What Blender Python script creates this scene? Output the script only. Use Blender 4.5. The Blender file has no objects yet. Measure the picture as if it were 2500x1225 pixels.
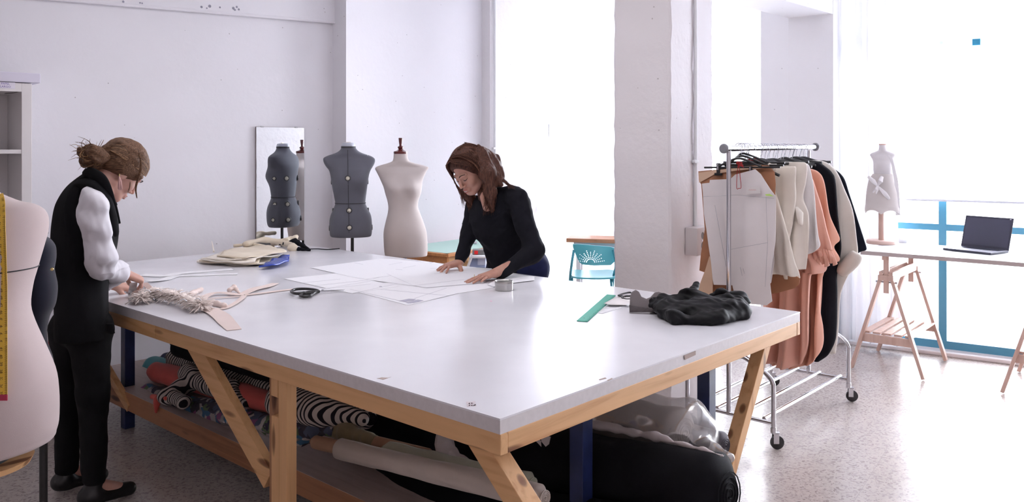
import bpy, bmesh, math, random
import numpy as np
from mathutils import Vector, Matrix
from mathutils.geometry import delaunay_2d_cdt, tessellate_polygon

# ------------------------------------------------------------------ camera, sky, light, exposure
SC = bpy.context.scene
COL = SC.collection
EYE = 1.55                     # camera height (m)
FPX, CX, HY = 2012.0, 1250.0, 365.0
cam_d = bpy.data.cameras.new('camera')
cam_d.sensor_fit = 'HORIZONTAL'; cam_d.sensor_width = 36.0
cam_d.lens = 36.0 * FPX / 2500.0
cam_d.shift_y = -(612.5 - HY) / 2500.0
cam_d.clip_start = 0.05; cam_d.clip_end = 200
cam = bpy.data.objects.new('camera', cam_d); COL.objects.link(cam)
cam.location = (0, 0, EYE); cam.rotation_euler = (math.pi / 2, 0, 0)
SC.camera = cam

world = bpy.data.worlds.new('overcast_sky'); SC.world = world
world.use_nodes = True
_bg = world.node_tree.nodes['Background']
_bg.inputs['Color'].default_value = (0.94, 0.955, 1.0, 1)
_bg.inputs['Strength'].default_value = 4.6
SC.view_settings.view_transform = 'Standard'
SC.view_settings.look = 'None'
SC.view_settings.exposure = 1.38
SC.view_settings.gamma = 1.0
SC.view_settings.use_curve_mapping = False
cy = SC.cycles
cy.use_denoising = True
cy.max_bounces = 7; cy.diffuse_bounces = 4; cy.glossy_bounces = 3
cy.transmission_bounces = 4; cy.transparent_max_bounces = 12
cy.caustics_reflective = False; cy.caustics_refractive = False
cy.use_adaptive_sampling = True; cy.adaptive_threshold = 0.03
cy.sample_clamp_indirect = 6.0

# room frame: window wall runs through WP along WD (t grows to the right/near)
def unit(v):
    v = Vector(v); return v / v.length
WP = Vector((3.023, 6.457, 0)); WD = unit((0.826, -0.563, 0)); WN = unit((0.563, 0.826, 0))   # WN points outdoors
def W(t, out=0.0, z=0.0):
    p = WP + WD * t + WN * out; return Vector((p.x, p.y, z))
CEIL = 3.25
WIN1 = (0.41 - 0.0, 5.6)        # t range of the big window on the right

def area_light(name, center, direction, sx, sy, power, color):
    l = bpy.data.lights.new(name, 'AREA'); l.shape = 'RECTANGLE'; l.size = sx; l.size_y = sy
    l.energy = power; l.color = color
    o = bpy.data.objects.new(name, l); COL.objects.link(o)
    o.location = center
    o.rotation_euler = Vector(direction).to_track_quat('-Z', 'Z').to_euler()
    return o
# daylight coming through the windows of the room (placed outside the panes)
area_light('daylight_large_window', W(1.5, 0.7, 1.7), -WN + Vector((0, 0, -0.12)), 3.8, 3.0, 300, (0.97, 0.97, 1.0))
area_light('daylight_back_window', W(-2.3, 0.55, 1.7), -WN, 2.4, 3.0, 125, (0.97, 0.97, 1.0))

# added fill lights, no real lamps, over the middle of the workshop (above the frame)
for _i, (_x, _y) in enumerate(((-1.2, 4.0), (0.5, 3.2))):
    area_light('fill_light_%d' % _i, (_x, _y, 3.12), (0, 0, -1), 2.4, 0.5, 5.5, (1.0, 0.97, 0.96))

# ------------------------------------------------------------------ small maths
def R(px, py, Y):
    """world point seen at photo pixel (px,py) at depth Y"""
    return Vector(((px - CX) / FPX * Y, Y, EYE - (py - HY) / FPX * Y))
def RZ(px, py, z):
    Y = (EYE - z) * FPX / (py - HY)
    return Vector(((px - CX) / FPX * Y, Y, z))
def Rplane(px, py, p0, n):
    d = Vector(((px - CX) / FPX, 1.0, -(py - HY) / FPX)); o = Vector((0, 0, EYE))
    k = (Vector(p0) - o).dot(n) / d.dot(n)
    return o + d * k
rnd = random.Random(7)

# ------------------------------------------------------------------ materials
MATS = {}
def nmat(name):
    m = bpy.data.materials.new(name); m.use_nodes = True
    return m, m.node_tree.nodes, m.node_tree.links, m.node_tree.nodes['Principled BSDF']
def N(nodes, t, **kw):
    n = nodes.new(t)
    for k, v in kw.items(): setattr(n, k, v)
    return n
def coords(nodes, links, scale=(1, 1, 1), rotz=0.0, rot=None, kind='Object'):
    tc = N(nodes, 'ShaderNodeTexCoord'); mp = N(nodes, 'ShaderNodeMapping')
    mp0 = N(nodes, 'ShaderNodeMapping'); mp0.vector_type = 'POINT'
    mp0.inputs['Rotation'].default_value = rot if rot else (0, 0, rotz)
    mp.inputs['Scale'].default_value = scale
    links.new(tc.outputs[kind], mp0.inputs[0]); links.new(mp0.outputs[0], mp.inputs[0])
    return mp.outputs[0]
def ramp(nodes, stops, interp='LINEAR'):
    r = N(nodes, 'ShaderNodeValToRGB'); r.color_ramp.interpolation = interp
    el = r.color_ramp.elements
    while len(el) < len(stops): el.new(0.5)
    for e, (p, c) in zip(el, stops): e.position = p; e.color = (*c, 1) if len(c) == 3 else c
    return r
def bump(nodes, links, height, strength, dist, bsdf):
    b = N(nodes, 'ShaderNodeBump'); b.inputs['Strength'].default_value = strength; b.inputs['Distance'].default_value = dist
    links.new(height, b.inputs['Height']); links.new(b.outputs[0], bsdf.inputs['Normal'])
def plain(name, col, rough=0.5, metal=0.0, spec=None, sheen=0.0, noise=0.0, nscale=40, bumps=0.0, bscale=200, bdist=0.002, trans=0.0, alpha=None, coat=0.0, sub=0.0):
    if name in MATS: return MATS[name]
    m, nd, lk, b = nmat(name)
    b.inputs['Base Color'].default_value = (*col, 1)
    b.inputs['Roughness'].default_value = rough; b.inputs['Metallic'].default_value = metal
    if spec is not None: b.inputs['Specular IOR Level'].default_value = spec
    if sheen: b.inputs['Sheen Weight'].default_value = sheen
    if trans: b.inputs['Transmission Weight'].default_value = trans
    if coat: b.inputs['Coat Weight'].default_value = coat
    if sub:
        b.inputs['Subsurface Weight'].default_value = sub; b.inputs['Subsurface Radius'].default_value = (0.02, 0.008, 0.004)
    if noise:
        v = coords(nd, lk); t = N(nd, 'ShaderNodeTexNoise'); t.inputs['Scale'].default_value = nscale; t.inputs['Detail'].default_value = 5
        lk.new(v, t.inputs['Vector'])
        r = ramp(nd, [(0.3, tuple(max(0, c * (1 - noise)) for c in col)), (0.7, tuple(min(1, c * (1 + noise)) for c in col))])
        lk.new(t.outputs['Fac'], r.inputs[0]); lk.new(r.outputs[0], b.inputs['Base Color'])
    if bumps:
        v = coords(nd, lk); t = N(nd, 'ShaderNodeTexNoise'); t.inputs['Scale'].default_value = bscale; t.inputs['Detail'].default_value = 4
        lk.new(v, t.inputs['Vector']); bump(nd, lk, t.outputs['Fac'], bumps, bdist, b)
    MATS[name] = m
    return m
def translucent(name, col, fac=0.5, glow=None):
    """thin cloth that lets daylight through"""
    if name in MATS: return MATS[name]
    m, nd, lk, b = nmat(name)
    nd.remove(b)
    out = nd['Material Output']
    d = N(nd, 'ShaderNodeBsdfDiffuse'); t = N(nd, 'ShaderNodeBsdfTranslucent'); mx = N(nd, 'ShaderNodeMixShader')
    d.inputs[0].default_value = (*col, 1); t.inputs[0].default_value = (*col, 1); mx.inputs[0].default_value = fac
    v = coords(nd, lk); nz = N(nd, 'ShaderNodeTexNoise'); nz.inputs['Scale'].default_value = 600; lk.new(v, nz.inputs['Vector'])
    bp = N(nd, 'ShaderNodeBump'); bp.inputs['Strength'].default_value = 0.15; bp.inputs['Distance'].default_value = 0.001
    lk.new(nz.outputs['Fac'], bp.inputs['Height']); lk.new(bp.outputs[0], d.inputs['Normal'])
    lk.new(d.outputs[0], mx.inputs[1]); lk.new(t.outputs[0], mx.inputs[2]); lk.new(mx.outputs[0], out.inputs[0])
    MATS[name] = m
    return m
def wood(name, c1, c2, axis, rotz=0.0, rough=0.5, knots=True):
    """axis: 0/1/2 = grain direction after turning by rotz"""
    if name in MATS: return MATS[name]
    m, nd, lk, b = nmat(name)
    s = [28, 28, 28]; s[axis] = 1.6
    v = coords(nd, lk, tuple(s), rotz)
    n1 = N(nd, 'ShaderNodeTexNoise'); n1.inputs['Scale'].default_value = 1.2; n1.inputs['Detail'].default_value = 6; n1.inputs['Distortion'].default_value = 0.6
    lk.new(v, n1.inputs['Vector'])
    r = ramp(nd, [(0.25, c2), (0.5, c1), (0.75, tuple(min(1, c * 1.08) for c in c1))])
    lk.new(n1.outputs['Fac'], r.inputs[0])
    last = r.outputs[0]
    if knots:
        s2 = [14, 14, 14]; s2[axis] = 3.2
        v2 = coords(nd, lk, tuple(s2), rotz)
        vo = N(nd, 'ShaderNodeTexVoronoi'); vo.inputs['Scale'].default_value = 1.0; lk.new(v2, vo.inputs['Vector'])
        r2 = ramp(nd, [(0.0, (1, 1, 1)), (0.15, (0.8, 0.8, 0.8)), (0.23, (0, 0, 0))])
        lk.new(vo.outputs['Distance'], r2.inputs[0])
        mx = N(nd, 'ShaderNodeMixRGB'); mx.inputs[2].default_value = (c2[0] * 0.3, c2[1] * 0.2, c2[2] * 0.15, 1)
        lk.new(r2.outputs[0], mx.inputs[0]); lk.new(last, mx.inputs[1]); last = mx.outputs[0]
    lk.new(last, b.inputs['Base Color'])
    b.inputs['Roughness'].default_value = rough
    bump(nd, lk, n1.outputs['Fac'], 0.12, 0.002, b)
    MATS[name] = m
    return m
def weave(name, col, rough=0.9, bscale=900, strength=0.3, noise=0.06, nscale=8, sheen=0.2):
    """woven cloth"""
    if name in MATS: return MATS[name]
    m, nd, lk, b = nmat(name)
    v = coords(nd, lk)
    t = N(nd, 'ShaderNodeTexNoise'); t.inputs['Scale'].default_value = nscale; t.inputs['Detail'].default_value = 4; lk.new(v, t.inputs['Vector'])
    r = ramp(nd, [(0.3, tuple(c * (1 - noise) for c in col)), (0.7, tuple(min(1, c * (1 + noise)) for c in col))])
    lk.new(t.outputs['Fac'], r.inputs[0]); lk.new(r.outputs[0], b.inputs['Base Color'])
    b.inputs['Roughness'].default_value = rough; b.inputs['Sheen Weight'].default_value = sheen
    b.inputs['Specular IOR Level'].default_value = 0.25
    t2 = N(nd, 'ShaderNodeTexNoise'); t2.inputs['Scale'].default_value = bscale; t2.inputs['Detail'].default_value = 2; lk.new(v, t2.inputs['Vector'])
    bump(nd, lk, t2.outputs['Fac'], strength, 0.0015, b)
    MATS[name] = m
    return m

# ------------------------------------------------------------------ mesh building
def frame_from(axis, up=(0, 0, 1)):
    a = unit(axis); u = Vector(up)
    if abs(a.dot(unit(u))) > 0.98: u = Vector((1, 0, 0)) if abs(a.x) < 0.9 else Vector((0, 1, 0))
    s = a.cross(u).normalized(); t = s.cross(a).normalized()
    return s, t
class MB:
    def __init__(self): self.v = []; self.f = []; self.mi = []
    def add(self, vs, fs, mi=0):
        o = len(self.v); self.v += [tuple(p) for p in vs]
        for f in fs: self.f.append(tuple(i + o for i in f)); self.mi.append(mi)
        return self
    def box(self, o, ax, ay, az, bev=0.0, mi=0):
        """o = centre, ax ay az = half axes"""
        o = Vector(o); ax = Vector(ax); ay = Vector(ay); az = Vector(az)
        if ax.cross(ay).dot(az) < 0: ax = -ax
        if bev <= 0:
            vs = [o + ax * i + ay * j + az * k for k in (-1, 1) for j in (-1, 1) for i in (-1, 1)]
            fs = [(0, 2, 3, 1), (4, 5, 7, 6), (0, 1, 5, 4), (2, 6, 7, 3), (0, 4, 6, 2), (1, 3, 7, 5)]
            return self.add(vs, fs, mi)
        bm = bmesh.new()
        vs = [bm.verts.new(o + ax * i + ay * j + az * k) for k in (-1, 1) for j in (-1, 1) for i in (-1, 1)]
        for f in [(0, 2, 3, 1), (4, 5, 7, 6), (0, 1, 5, 4), (2, 6, 7, 3), (0, 4, 6, 2), (1, 3, 7, 5)]:
            bm.faces.new([vs[i] for i in f])
        bmesh.ops.bevel(bm, geom=bm.edges[:], offset=bev, segments=2, affect='EDGES', profile=0.5)
        self.add_bm(bm, mi); bm.free(); return self
    def add_bm(self, bm, mi=0):
        bm.verts.index_update()
        return self.add([v.co.copy() for v in bm.verts], [[v.index for v in f.verts] for f in bm.faces], mi)
    def bar(self, a, b, w, h, up=(0, 0, 1), bev=0.0, mi=0, ext=0.0):
        """square bar from a to b; w across, h along up"""
        a = Vector(a); b = Vector(b); d = (b - a).normalized(); a = a - d * ext; b = b + d * ext
        s, t = frame_from(b - a, up)
        return self.box((a + b) / 2, (b - a) / 2, s * (w / 2), t * (h / 2), bev, mi)
    def tube(self, pts, r, n=10, mi=0, cap=True, flat=1.0, up=None, closed=False):
        pts = [Vector(p) for p in pts]; m = len(pts)
        rs = r if hasattr(r, '__len__') else [r] * m
        tang = []
        for i in range(m):
            if closed: t = pts[(i + 1) % m] - pts[i - 1]
            else: t = pts[min(i + 1, m - 1)] - pts[max(i - 1, 0)]
            tang.append(t.normalized() if t.length > 1e-9 else Vector((0, 0, 1)))
        s, t = frame_from(tang[0], up or (0, 0, 1))
        vs = []; fs = []
        for i in range(m):
            if up is not None: s, t = frame_from(tang[i], up)
            else:
                s = (s - tang[i] * s.dot(tang[i]));
                s = s.normalized() if s.length > 1e-6 else frame_from(tang[i])[0]
                t = tang[i].cross(s)
            for j in range(n):
                a = 2 * math.pi * j / n
                vs.append(pts[i] + s * (math.cos(a) * rs[i]) + t * (math.sin(a) * rs[i] * flat))
        rng = m if closed else m - 1
        for i in range(rng):
            for j in range(n):
                a = i * n + j; b = i * n + (j + 1) % n; i2 = (i + 1) % m
                fs.append((a, b, i2 * n + (j + 1) % n, i2 * n + j))
        if cap and not closed:
            fs.append(tuple(reversed(range(n)))); fs.append(tuple((m - 1) * n + j for j in range(n)))
        return self.add(vs, fs, mi)
    def rings(self, rings, mi=0, cap=True, closed_ring=True):
        n = len(rings[0]); vs = [p for r in rings for p in r]; fs = []
        for i in range(len(rings) - 1):
            for j in range(n if closed_ring else n - 1):
                k = (j + 1) % n
                fs.append((i * n + j, i * n + k, (i + 1) * n + k, (i + 1) * n + j))
        if cap and closed_ring:
            fs.append(tuple(reversed(range(n)))); fs.append(tuple((len(rings) - 1) * n + j for j in range(n)))
        return self.add(vs, fs, mi)
    def lathe(self, c, axis, prof, n=32, mi=0, cap=True):
        """prof = [(distance along axis, radius)]"""
        c = Vector(c); a = unit(axis); s, t = frame_from(a)
        rs = [[c + a * h + s * (math.cos(2 * math.pi * j / n) * r) + t * (math.sin(2 * math.pi * j / n) * r) for j in range(n)] for h, r in prof]
        return self.rings(rs, mi, cap)
    def prism(self, poly, vec, mi=0):
        poly = [Vector(p) for p in poly]; vec = Vector(vec); n = len(poly)
        vs = poly + [p + vec for p in poly]
        fs = [tuple(range(n)), tuple(reversed(range(n, 2 * n)))] + [(i, i + n, (i + 1) % n + n, (i + 1) % n) for i in range(n)]
        return self.add(vs, fs, mi)
    def strip(self, pts, width, thick, side, mi=0):
        """ribbon through pts; side(i) = unit vector across"""
        pts = [Vector(p) for p in pts]; m = len(pts); rs = []
        for i in range(m):
            t = (pts[min(i + 1, m - 1)] - pts[max(i - 1, 0)]).normalized()
            s = Vector(side(i)) if callable(side) else Vector(side)
            s = (s - t * s.dot(t)).normalized(); nn = t.cross(s)
            w = (width(i) if callable(width) else width) / 2; h = thick / 2
            rs.append([pts[i] + s * w + nn * h, pts[i] - s * w + nn * h, pts[i] - s * w - nn * h, pts[i] + s * w - nn * h])
        return self.rings(rs, mi)
    def build(self, name, mat, parent=None, smooth=True, angle=38, kind=None):
        me = bpy.data.meshes.new(name)
        off = parent_world(parent)
        me.from_pydata([tuple(Vector(p) - off) for p in self.v], [], self.f)
        me.validate(clean_customdata=False)
        mats = mat if isinstance(mat, (list, tuple)) else [mat]
        for m in mats: me.materials.append(m)
        if len(mats) > 1 and len(me.polygons) == len(self.mi):
            me.polygons.foreach_set('material_index', self.mi)
        bm = bmesh.new(); bm.from_mesh(me)
        bmesh.ops.recalc_face_normals(bm, faces=bm.faces[:]); bm.to_mesh(me); bm.free()
        if smooth:
            me.polygons.foreach_set('use_smooth', [True] * len(me.polygons))
            if angle < 179: me.set_sharp_from_angle(angle=math.radians(angle))
        me.update()
        o = bpy.data.objects.new(name, me); COL.objects.link(o)
        if parent is not None: o.parent = parent
        if kind: o['kind'] = kind
        return o
def parent_world(p):
    v = Vector((0, 0, 0))
    while p is not None: v += Vector(p.location); p = p.parent
    return v
def thing(name, label, cat, loc=(0, 0, 0), group=None):
    o = bpy.data.objects.new(name, None); COL.objects.link(o); o.location = loc
    o.empty_display_size = 0.1
    o['label'] = label; o['category'] = cat
    if group: o['group'] = group
    return o
def tag(o, label, cat, group=None, kind=None):
    o['label'] = label; o['category'] = cat
    if group: o['group'] = group
    if kind: o['kind'] = kind
    return o
def struct(name, mb, mat, parent=None, smooth=False):
    o = mb.build(name, mat, parent, smooth)
    if parent is None: o['kind'] = 'structure'
    return o
def base_of(mb):
    a = np.array(mb.v); c = (a.min(0) + a.max(0)) / 2
    return Vector((c[0], c[1], a[:, 2].min()))
def one(name, mb, mat, label, cat, group=None, smooth=True, kind=None, angle=38):
    """a thing that is one mesh, origin at its base"""
    b = base_of(mb); mb.v = [tuple(Vector(p) - b) for p in mb.v]
    o = mb.build(name, mat, None, smooth, angle); o.location = b
    return tag(o, label, cat, group, kind)
def dup_tree(o, delta=(0, 0, 0), rotz=0.0, label=None, pivot=None):
    def cp(src, par):
        c = src.copy(); COL.objects.link(c); c.parent = par
        for ch in [x for x in src.children]: cp(ch, c)
        return c
    c = cp(o, o.parent)
    c.location = Vector(o.location) + Vector(delta); c.rotation_euler.z = o.rotation_euler.z + rotz
    if label: c['label'] = label
    return c
def text_mesh(s, size, origin, right, up, mat, parent, name='lettering', extr=0.0004, align='CENTER'):
    cu = bpy.data.curves.new('t', 'FONT'); cu.body = s; cu.size = size; cu.align_x = align; cu.align_y = 'CENTER'; cu.extrude = extr; cu.resolution_u = 3
    o = bpy.data.objects.new('t', cu); COL.objects.link(o)
    bpy.context.view_layer.update()
    me = o.to_mesh(); mb = MB(); r = unit(right); u = unit(up); n = r.cross(u)
    mb.add([Vector(origin) + r * v.co.x + u * v.co.y + n * v.co.z for v in me.vertices], [tuple(p.vertices) for p in me.polygons])
    o.to_mesh_clear(); bpy.data.objects.remove(o); bpy.data.curves.remove(cu)
    return mb.build(name, mat, parent, False)

# ------------------------------------------------------------------ smooth implicit shapes (bodies, cloth)
def smin(a, b, k):
    if k <= 0: return np.minimum(a, b)
    h = np.clip(0.5 + 0.5 * (b - a) / k, 0, 1)
    return b * (1 - h) + a * h - k * h * (1 - h)
class Shape:
    """smooth union of ellipsoids ('E') and tapered capsules ('C'); negative entries carve"""
    def __init__(self): self.p = []; self.warp = None; self.clip = []; self.margin = 0.0
    def E(self, c, r, rot=None, k=0.02, sub=False):
        M = np.array(rot if rot is not None else Matrix.Identity(3)).reshape(3, 3)
        self.p.append(('E', np.array(c, float), np.array(r, float), M, k, sub)); return self
    def C(self, a, b, ra, rb, k=0.02, sub=False):
        self.p.append(('C', np.array(a, float), np.array(b, float), ra, rb, k, sub)); return self
    def chain(self, pts, rs, k=0.02):
        for i in range(len(pts) - 1): self.C(pts[i], pts[i + 1], rs[i], rs[i + 1], k)
        return self
    def one(self, q, P):
        if q[0] == 'E':
            _, c, r, M, k, s = q
            L = (P - c) @ M            # columns of M are the ellipsoid axes
            k0 = np.linalg.norm(L / r, axis=1); k1 = np.linalg.norm(L / (r * r), axis=1)
            return k0 * (k0 - 1) / np.maximum(k1, 1e-9)
        _, a, b, ra, rb, k, s = q
        ba = b - a; h = np.clip((P - a) @ ba / max(ba @ ba, 1e-12), 0, 1)
        return np.linalg.norm(P - a - h[:, None] * ba, axis=1) - (ra + (rb - ra) * h)
    def bounds(self):
        lo = []; hi = []
        for q in self.p:
            if q[-1]: continue
            if q[0] == 'E':
                m = max(q[2]) if not np.allclose(q[3], np.eye(3)) else q[2]
                lo.append(q[1] - m); hi.append(q[1] + m)
            else:
                lo.append(np.minimum(q[1] - q[3], q[2] - q[4])); hi.append(np.maximum(q[1] + q[3], q[2] + q[4]))
        return np.min(lo, 0), np.max(hi, 0)
    def field(self, P, near=None):
        d = None
        for i, q in enumerate(self.p):
            if near is not None and not near[i]: continue
            k = q[-2]; di = self.one(q, P)
            if q[-1]:
                if d is not None: d = -smin(-d, di, k)
            elif d is None: d = di
            else: d = smin(d, di, k)
        if d is None: d = np.full(len(P), 1.0)
        if self.warp is not None: d = d + self.warp(P)
        for c in self.clip: d = np.maximum(d, c(P))
        return d
    def mesh(self, h, mb=None, mi=0):
        B = 8
        lo, hi = self.bounds(); pad = 3 * h + self.margin
        lo = lo - pad; hi = hi + pad
        nb = np.ceil((hi - lo) / (h * B)).astype(int) + 1
        F = np.full(tuple(nb * B), 1.0, np.float32)
        ii = np.stack(np.meshgrid(*[np.arange(n) for n in nb], indexing='ij'), -1).reshape(-1, 3)
        cen = lo + (ii + 0.5) * B * h
        # distance of each block centre to each primitive
        ds = np.stack([self.one(q, cen) for q in self.p], 1)
        rad = B * h * 0.87
        pos = [i for i, q in enumerate(self.p) if not q[-1]]
        dmin = ds[:, pos].min(1)
        thr = rad * 1.5 + 0.05 + self.margin
        loc = np.stack(np.meshgrid(*[np.arange(B)] * 3, indexing='ij'), -1).reshape(-1, 3)
        for bi in range(len(ii)):
            base = ii[bi] * B
            if dmin[bi] > thr: continue
            P = lo + (base + loc) * h
            near = ds[bi] < max(dmin[bi], 0) + rad * 2.2 + 0.08
            val = self.field(P, near)
            F[base[0]:base[0] + B, base[1]:base[1] + B, base[2]:base[2] + B] = val.reshape(B, B, B)
        # surface nets
        S = F < 0
        c = np.zeros(tuple(n - 1 for n in F.shape), np.int8)
        for a in (0, 1):
            for b_ in (0, 1):
                for d_ in (0, 1):
                    c += S[a:a + c.shape[0], b_:b_ + c.shape[1], d_:d_ + c.shape[2]]
        mix = (c > 0) & (c < 8)
        idx = np.argwhere(mix)
        vid = np.full(c.shape, -1, np.int64); vid[tuple(idx.T)] = np.arange(len(idx))
        acc = np.zeros((len(idx), 3)); cnt = np.zeros(len(idx))
        cs = [(0, 0, 0), (1, 0, 0), (0, 1, 0), (1, 1, 0), (0, 0, 1), (1, 0, 1), (0, 1, 1), (1, 1, 1)]
        val = [F[tuple((idx + np.array(q)).T)] for q in cs]
        for i in range(8):
            for j in range(i + 1, 8):
                df = np.array(cs[j]) - np.array(cs[i])
                if abs(df).sum() != 1: continue
                a, b_ = val[i], val[j]; m = (a < 0) != (b_ < 0)
                t = np.where(m, a / np.where(m, a - b_, 1), 0)
                pt = np.array(cs[i])[None] + t[:, None] * df[None]
                acc += pt * m[:, None]; cnt += m
        V = lo + (idx + acc / cnt[:, None]) * h
        quads = []
        for ax in range(3):
            sl0 = [slice(None)] * 3; sl1 = [slice(None)] * 3
            sl0[ax] = slice(0, -1); sl1[ax] = slice(1, None)
            a = S[tuple(sl0)]; b_ = S[tuple(sl1)]
            e = np.argwhere(a != b_)
            u, w = [(1, 2), (2, 0), (0, 1)][ax]
            e = e[(e[:, u] > 0) & (e[:, w] > 0)]
            du = np.zeros(3, int); du[u] = 1; dw = np.zeros(3, int); dw[w] = 1
            ok = np.all(e < np.array(c.shape), axis=1); e = e[ok]
            q = np.stack([vid[tuple((e - du - dw).T)], vid[tuple((e - dw).T)], vid[tuple(e.T)], vid[tuple((e - du).T)]], 1)
            flip = ~a[tuple(e.T)]
            q[flip] = q[flip][:, ::-1]
            quads.append(q)
        Q = np.concatenate(quads)
        Q = Q[(Q >= 0).all(1)]
        mb = mb or MB()
        o = len(mb.v); mb.v += [tuple(p) for p in V.tolist()]; mb.f += [tuple(f) for f in (Q + o).tolist()]; mb.mi += [mi] * len(Q)
        return mb
def wrinkle(amp, freq, seed=0, stretch=(1, 1, 1), octaves=3):
    rs = np.random.RandomState(seed)
    ks = [rs.normal(size=3) for _ in range(octaves * 3)]; ph = rs.uniform(0, 6.28, octaves * 3)
    st = np.array(stretch)
    def f(P):
        out = 0.0
        for i, k in enumerate(ks):
            fr = freq * (1.6 ** (i // 3)); kk = k / np.linalg.norm(k) * fr * st
            out = out + np.sin(P @ kk + ph[i] + 1.3 * np.sin(P @ kk[[1, 2, 0]] * 0.7 + ph[-i - 1])) / (1.5 ** (i // 3))
        return out * amp / 3.0
    return f
def loft(mb, rows, n=32, e=2.0, shape=None, mi=0, rot=0.0, cap=True):
    """rows: (cx, cy, z, half-width, half-depth front, half-depth back)"""
    rings = []
    ca, sa = math.cos(rot), math.sin(rot)
    for row in rows:
        cx, cyy, z, hw, df, db = row[:6]
        if len(row) > 6: ca, sa = math.cos(row[6]), math.sin(row[6])
        ring = []
        for j in range(n):
            a = 2 * math.pi * j / n; c, s = math.cos(a), math.sin(a)
            x = hw * math.copysign(abs(c) ** (2 / e), c); y = (db if s > 0 else df) * math.copysign(abs(s) ** (2 / e), s)
            if shape: x, y = shape(x, y, z, a)
            ring.append(Vector((cx + x * ca - y * sa, cyy + x * sa + y * ca, z)))
        rings.append(ring)
    return mb.rings(rings, mi, cap)
def interp_rows(rows, m):
    """smooth (Catmull-Rom) resampling of tuples, first value being the parameter order"""
    A = np.array(rows, float); k = len(A)
    out = []
    for i in range(m):
        t = i / (m - 1) * (k - 1); j = min(int(t), k - 2); f = t - j
        p0, p1, p2, p3 = A[max(j - 1, 0)], A[j], A[j + 1], A[min(j + 2, k - 1)]
        out.append(tuple(0.5 * ((2 * p1) + (-p0 + p2) * f + (2 * p0 - 5 * p1 + 4 * p2 - p3) * f * f + (-p0 + 3 * p1 - 3 * p2 + p3) * f ** 3)))
    return out
def spline(pts, m):
    return [Vector(p) for p in interp_rows([tuple(p) for p in pts], m)]
def sil_rows(rows, Y, m=40):
    """rows (py, pxL, pxR, front depth, back depth[, Y]) -> loft rows at depth Y"""
    out = []
    for r in interp_rows([tuple(x) if len(x) > 5 else tuple(x) + (Y,) for x in rows], m):
        py, l, rr, df, db, yy = r
        al = math.atan((l - CX) / FPX); ar = math.atan((rr - CX) / FPX); am = (al + ar) / 2
        D = yy / math.cos(am)
        out.append((D * math.sin(am), yy, EYE - (py - HY) / FPX * yy, D * math.sin((ar - al) / 2), df, db, -am))
    return out
def patch(poly, fn, thick, spacing, mb=None, mi=0, disp=None):
    """2-D outline -> slightly curved sheet with real thickness. fn(u,v,h)->world; disp(u,v)->height"""
    mb = mb or MB()
    xs = [p[0] for p in poly]; ys = [p[1] for p in poly]
    dense = []
    for i in range(len(poly)):
        a = Vector(poly[i]); b = Vector(poly[(i + 1) % len(poly)]); k = max(1, int((b - a).length / spacing))
        dense += [a.lerp(b, j / k) for j in range(k)]
    inner = []
    def inside(x, y):
        c = False; n = len(dense)
        for i in range(n):
            x1, y1 = dense[i]; x2, y2 = dense[i - 1]
            if (y1 > y) != (y2 > y) and x < (x2 - x1) * (y - y1) / (y2 - y1) + x1: c = not c
        return c
    x = min(xs) + spacing / 2; row = 0
    while x < max(xs):
        y = min(ys) + spacing * (0.25 + 0.5 * (row % 2))
        while y < max(ys):
            if inside(x, y) and min((Vector((x, y)) - d).length for d in dense) > spacing * 0.45: inner.append(Vector((x, y)))
            y += spacing
        x += spacing * 0.87; row += 1
    nd = len(dense)
    vv, ee, ff, *_ = delaunay_2d_cdt(dense + inner, [(i, (i + 1) % nd) for i in range(nd)], [list(range(nd))], 1, 1e-7)
    nv = len(vv)
    hs = [disp(p.x, p.y) if disp else 0.0 for p in vv]
    top = [fn(p.x, p.y, h + thick) for p, h in zip(vv, hs)]; bot = [fn(p.x, p.y, h) for p, h in zip(vv, hs)]
    fs = [tuple(f) for f in ff] + [tuple(i + nv for i in reversed(f)) for f in ff]
    cnt = {}
    for f in ff:
        for i in range(len(f)):
            e = (f[i], f[(i + 1) % len(f)])
            cnt[e] = cnt.get(e, 0) + 1
    for (a, b) in list(cnt):
        if (b, a) not in cnt: fs.append((a, a + nv, b + nv, b))
    return mb.add(top + bot, fs, mi)
# ------------------------------------------------------------------ room materials
def wall_mat(name, col, bs=0.25):
    m, nd, lk, b = nmat(name)
    v = coords(nd, lk)
    n1 = N(nd, 'ShaderNodeTexNoise'); n1.inputs['Scale'].default_value = 1.6; n1.inputs['Detail'].default_value = 5; lk.new(v, n1.inputs['Vector'])
    r = ramp(nd, [(0.3, tuple(c * 0.965 for c in col)), (0.7, col)]); lk.new(n1.outputs['Fac'], r.inputs[0])
    vo = N(nd, 'ShaderNodeTexVoronoi'); vo.inputs['Scale'].default_value = 9; lk.new(v, vo.inputs['Vector'])
    r2 = ramp(nd, [(0.0, (1, 1, 1)), (0.035, (1, 1, 1)), (0.045, (0, 0, 0))]); lk.new(vo.outputs['Distance'], r2.inputs[0])
    mx = N(nd, 'ShaderNodeMixRGB'); mx.inputs[2].default_value = (col[0] * 0.62, col[1] * 0.6, col[2] * 0.6, 1)
    lk.new(r2.outputs[0], mx.inputs[0]); lk.new(r.outputs[0], mx.inputs[1]); lk.new(mx.outputs[0], b.inputs['Base Color'])
    b.inputs['Roughness'].default_value = 0.75; b.inputs['Specular IOR Level'].default_value = 0.3
    n2 = N(nd, 'ShaderNodeTexNoise'); n2.inputs['Scale'].default_value = 22; n2.inputs['Detail'].default_value = 8; lk.new(v, n2.inputs['Vector'])
    bump(nd, lk, n2.outputs['Fac'], bs, 0.012, b)
    return m
M_WALL = wall_mat('painted_plaster', (0.82, 0.80, 0.845), 0.10)
M_PILLAR = wall_mat('rough_painted_concrete', (0.86, 0.825, 0.85), 0.3)
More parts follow.
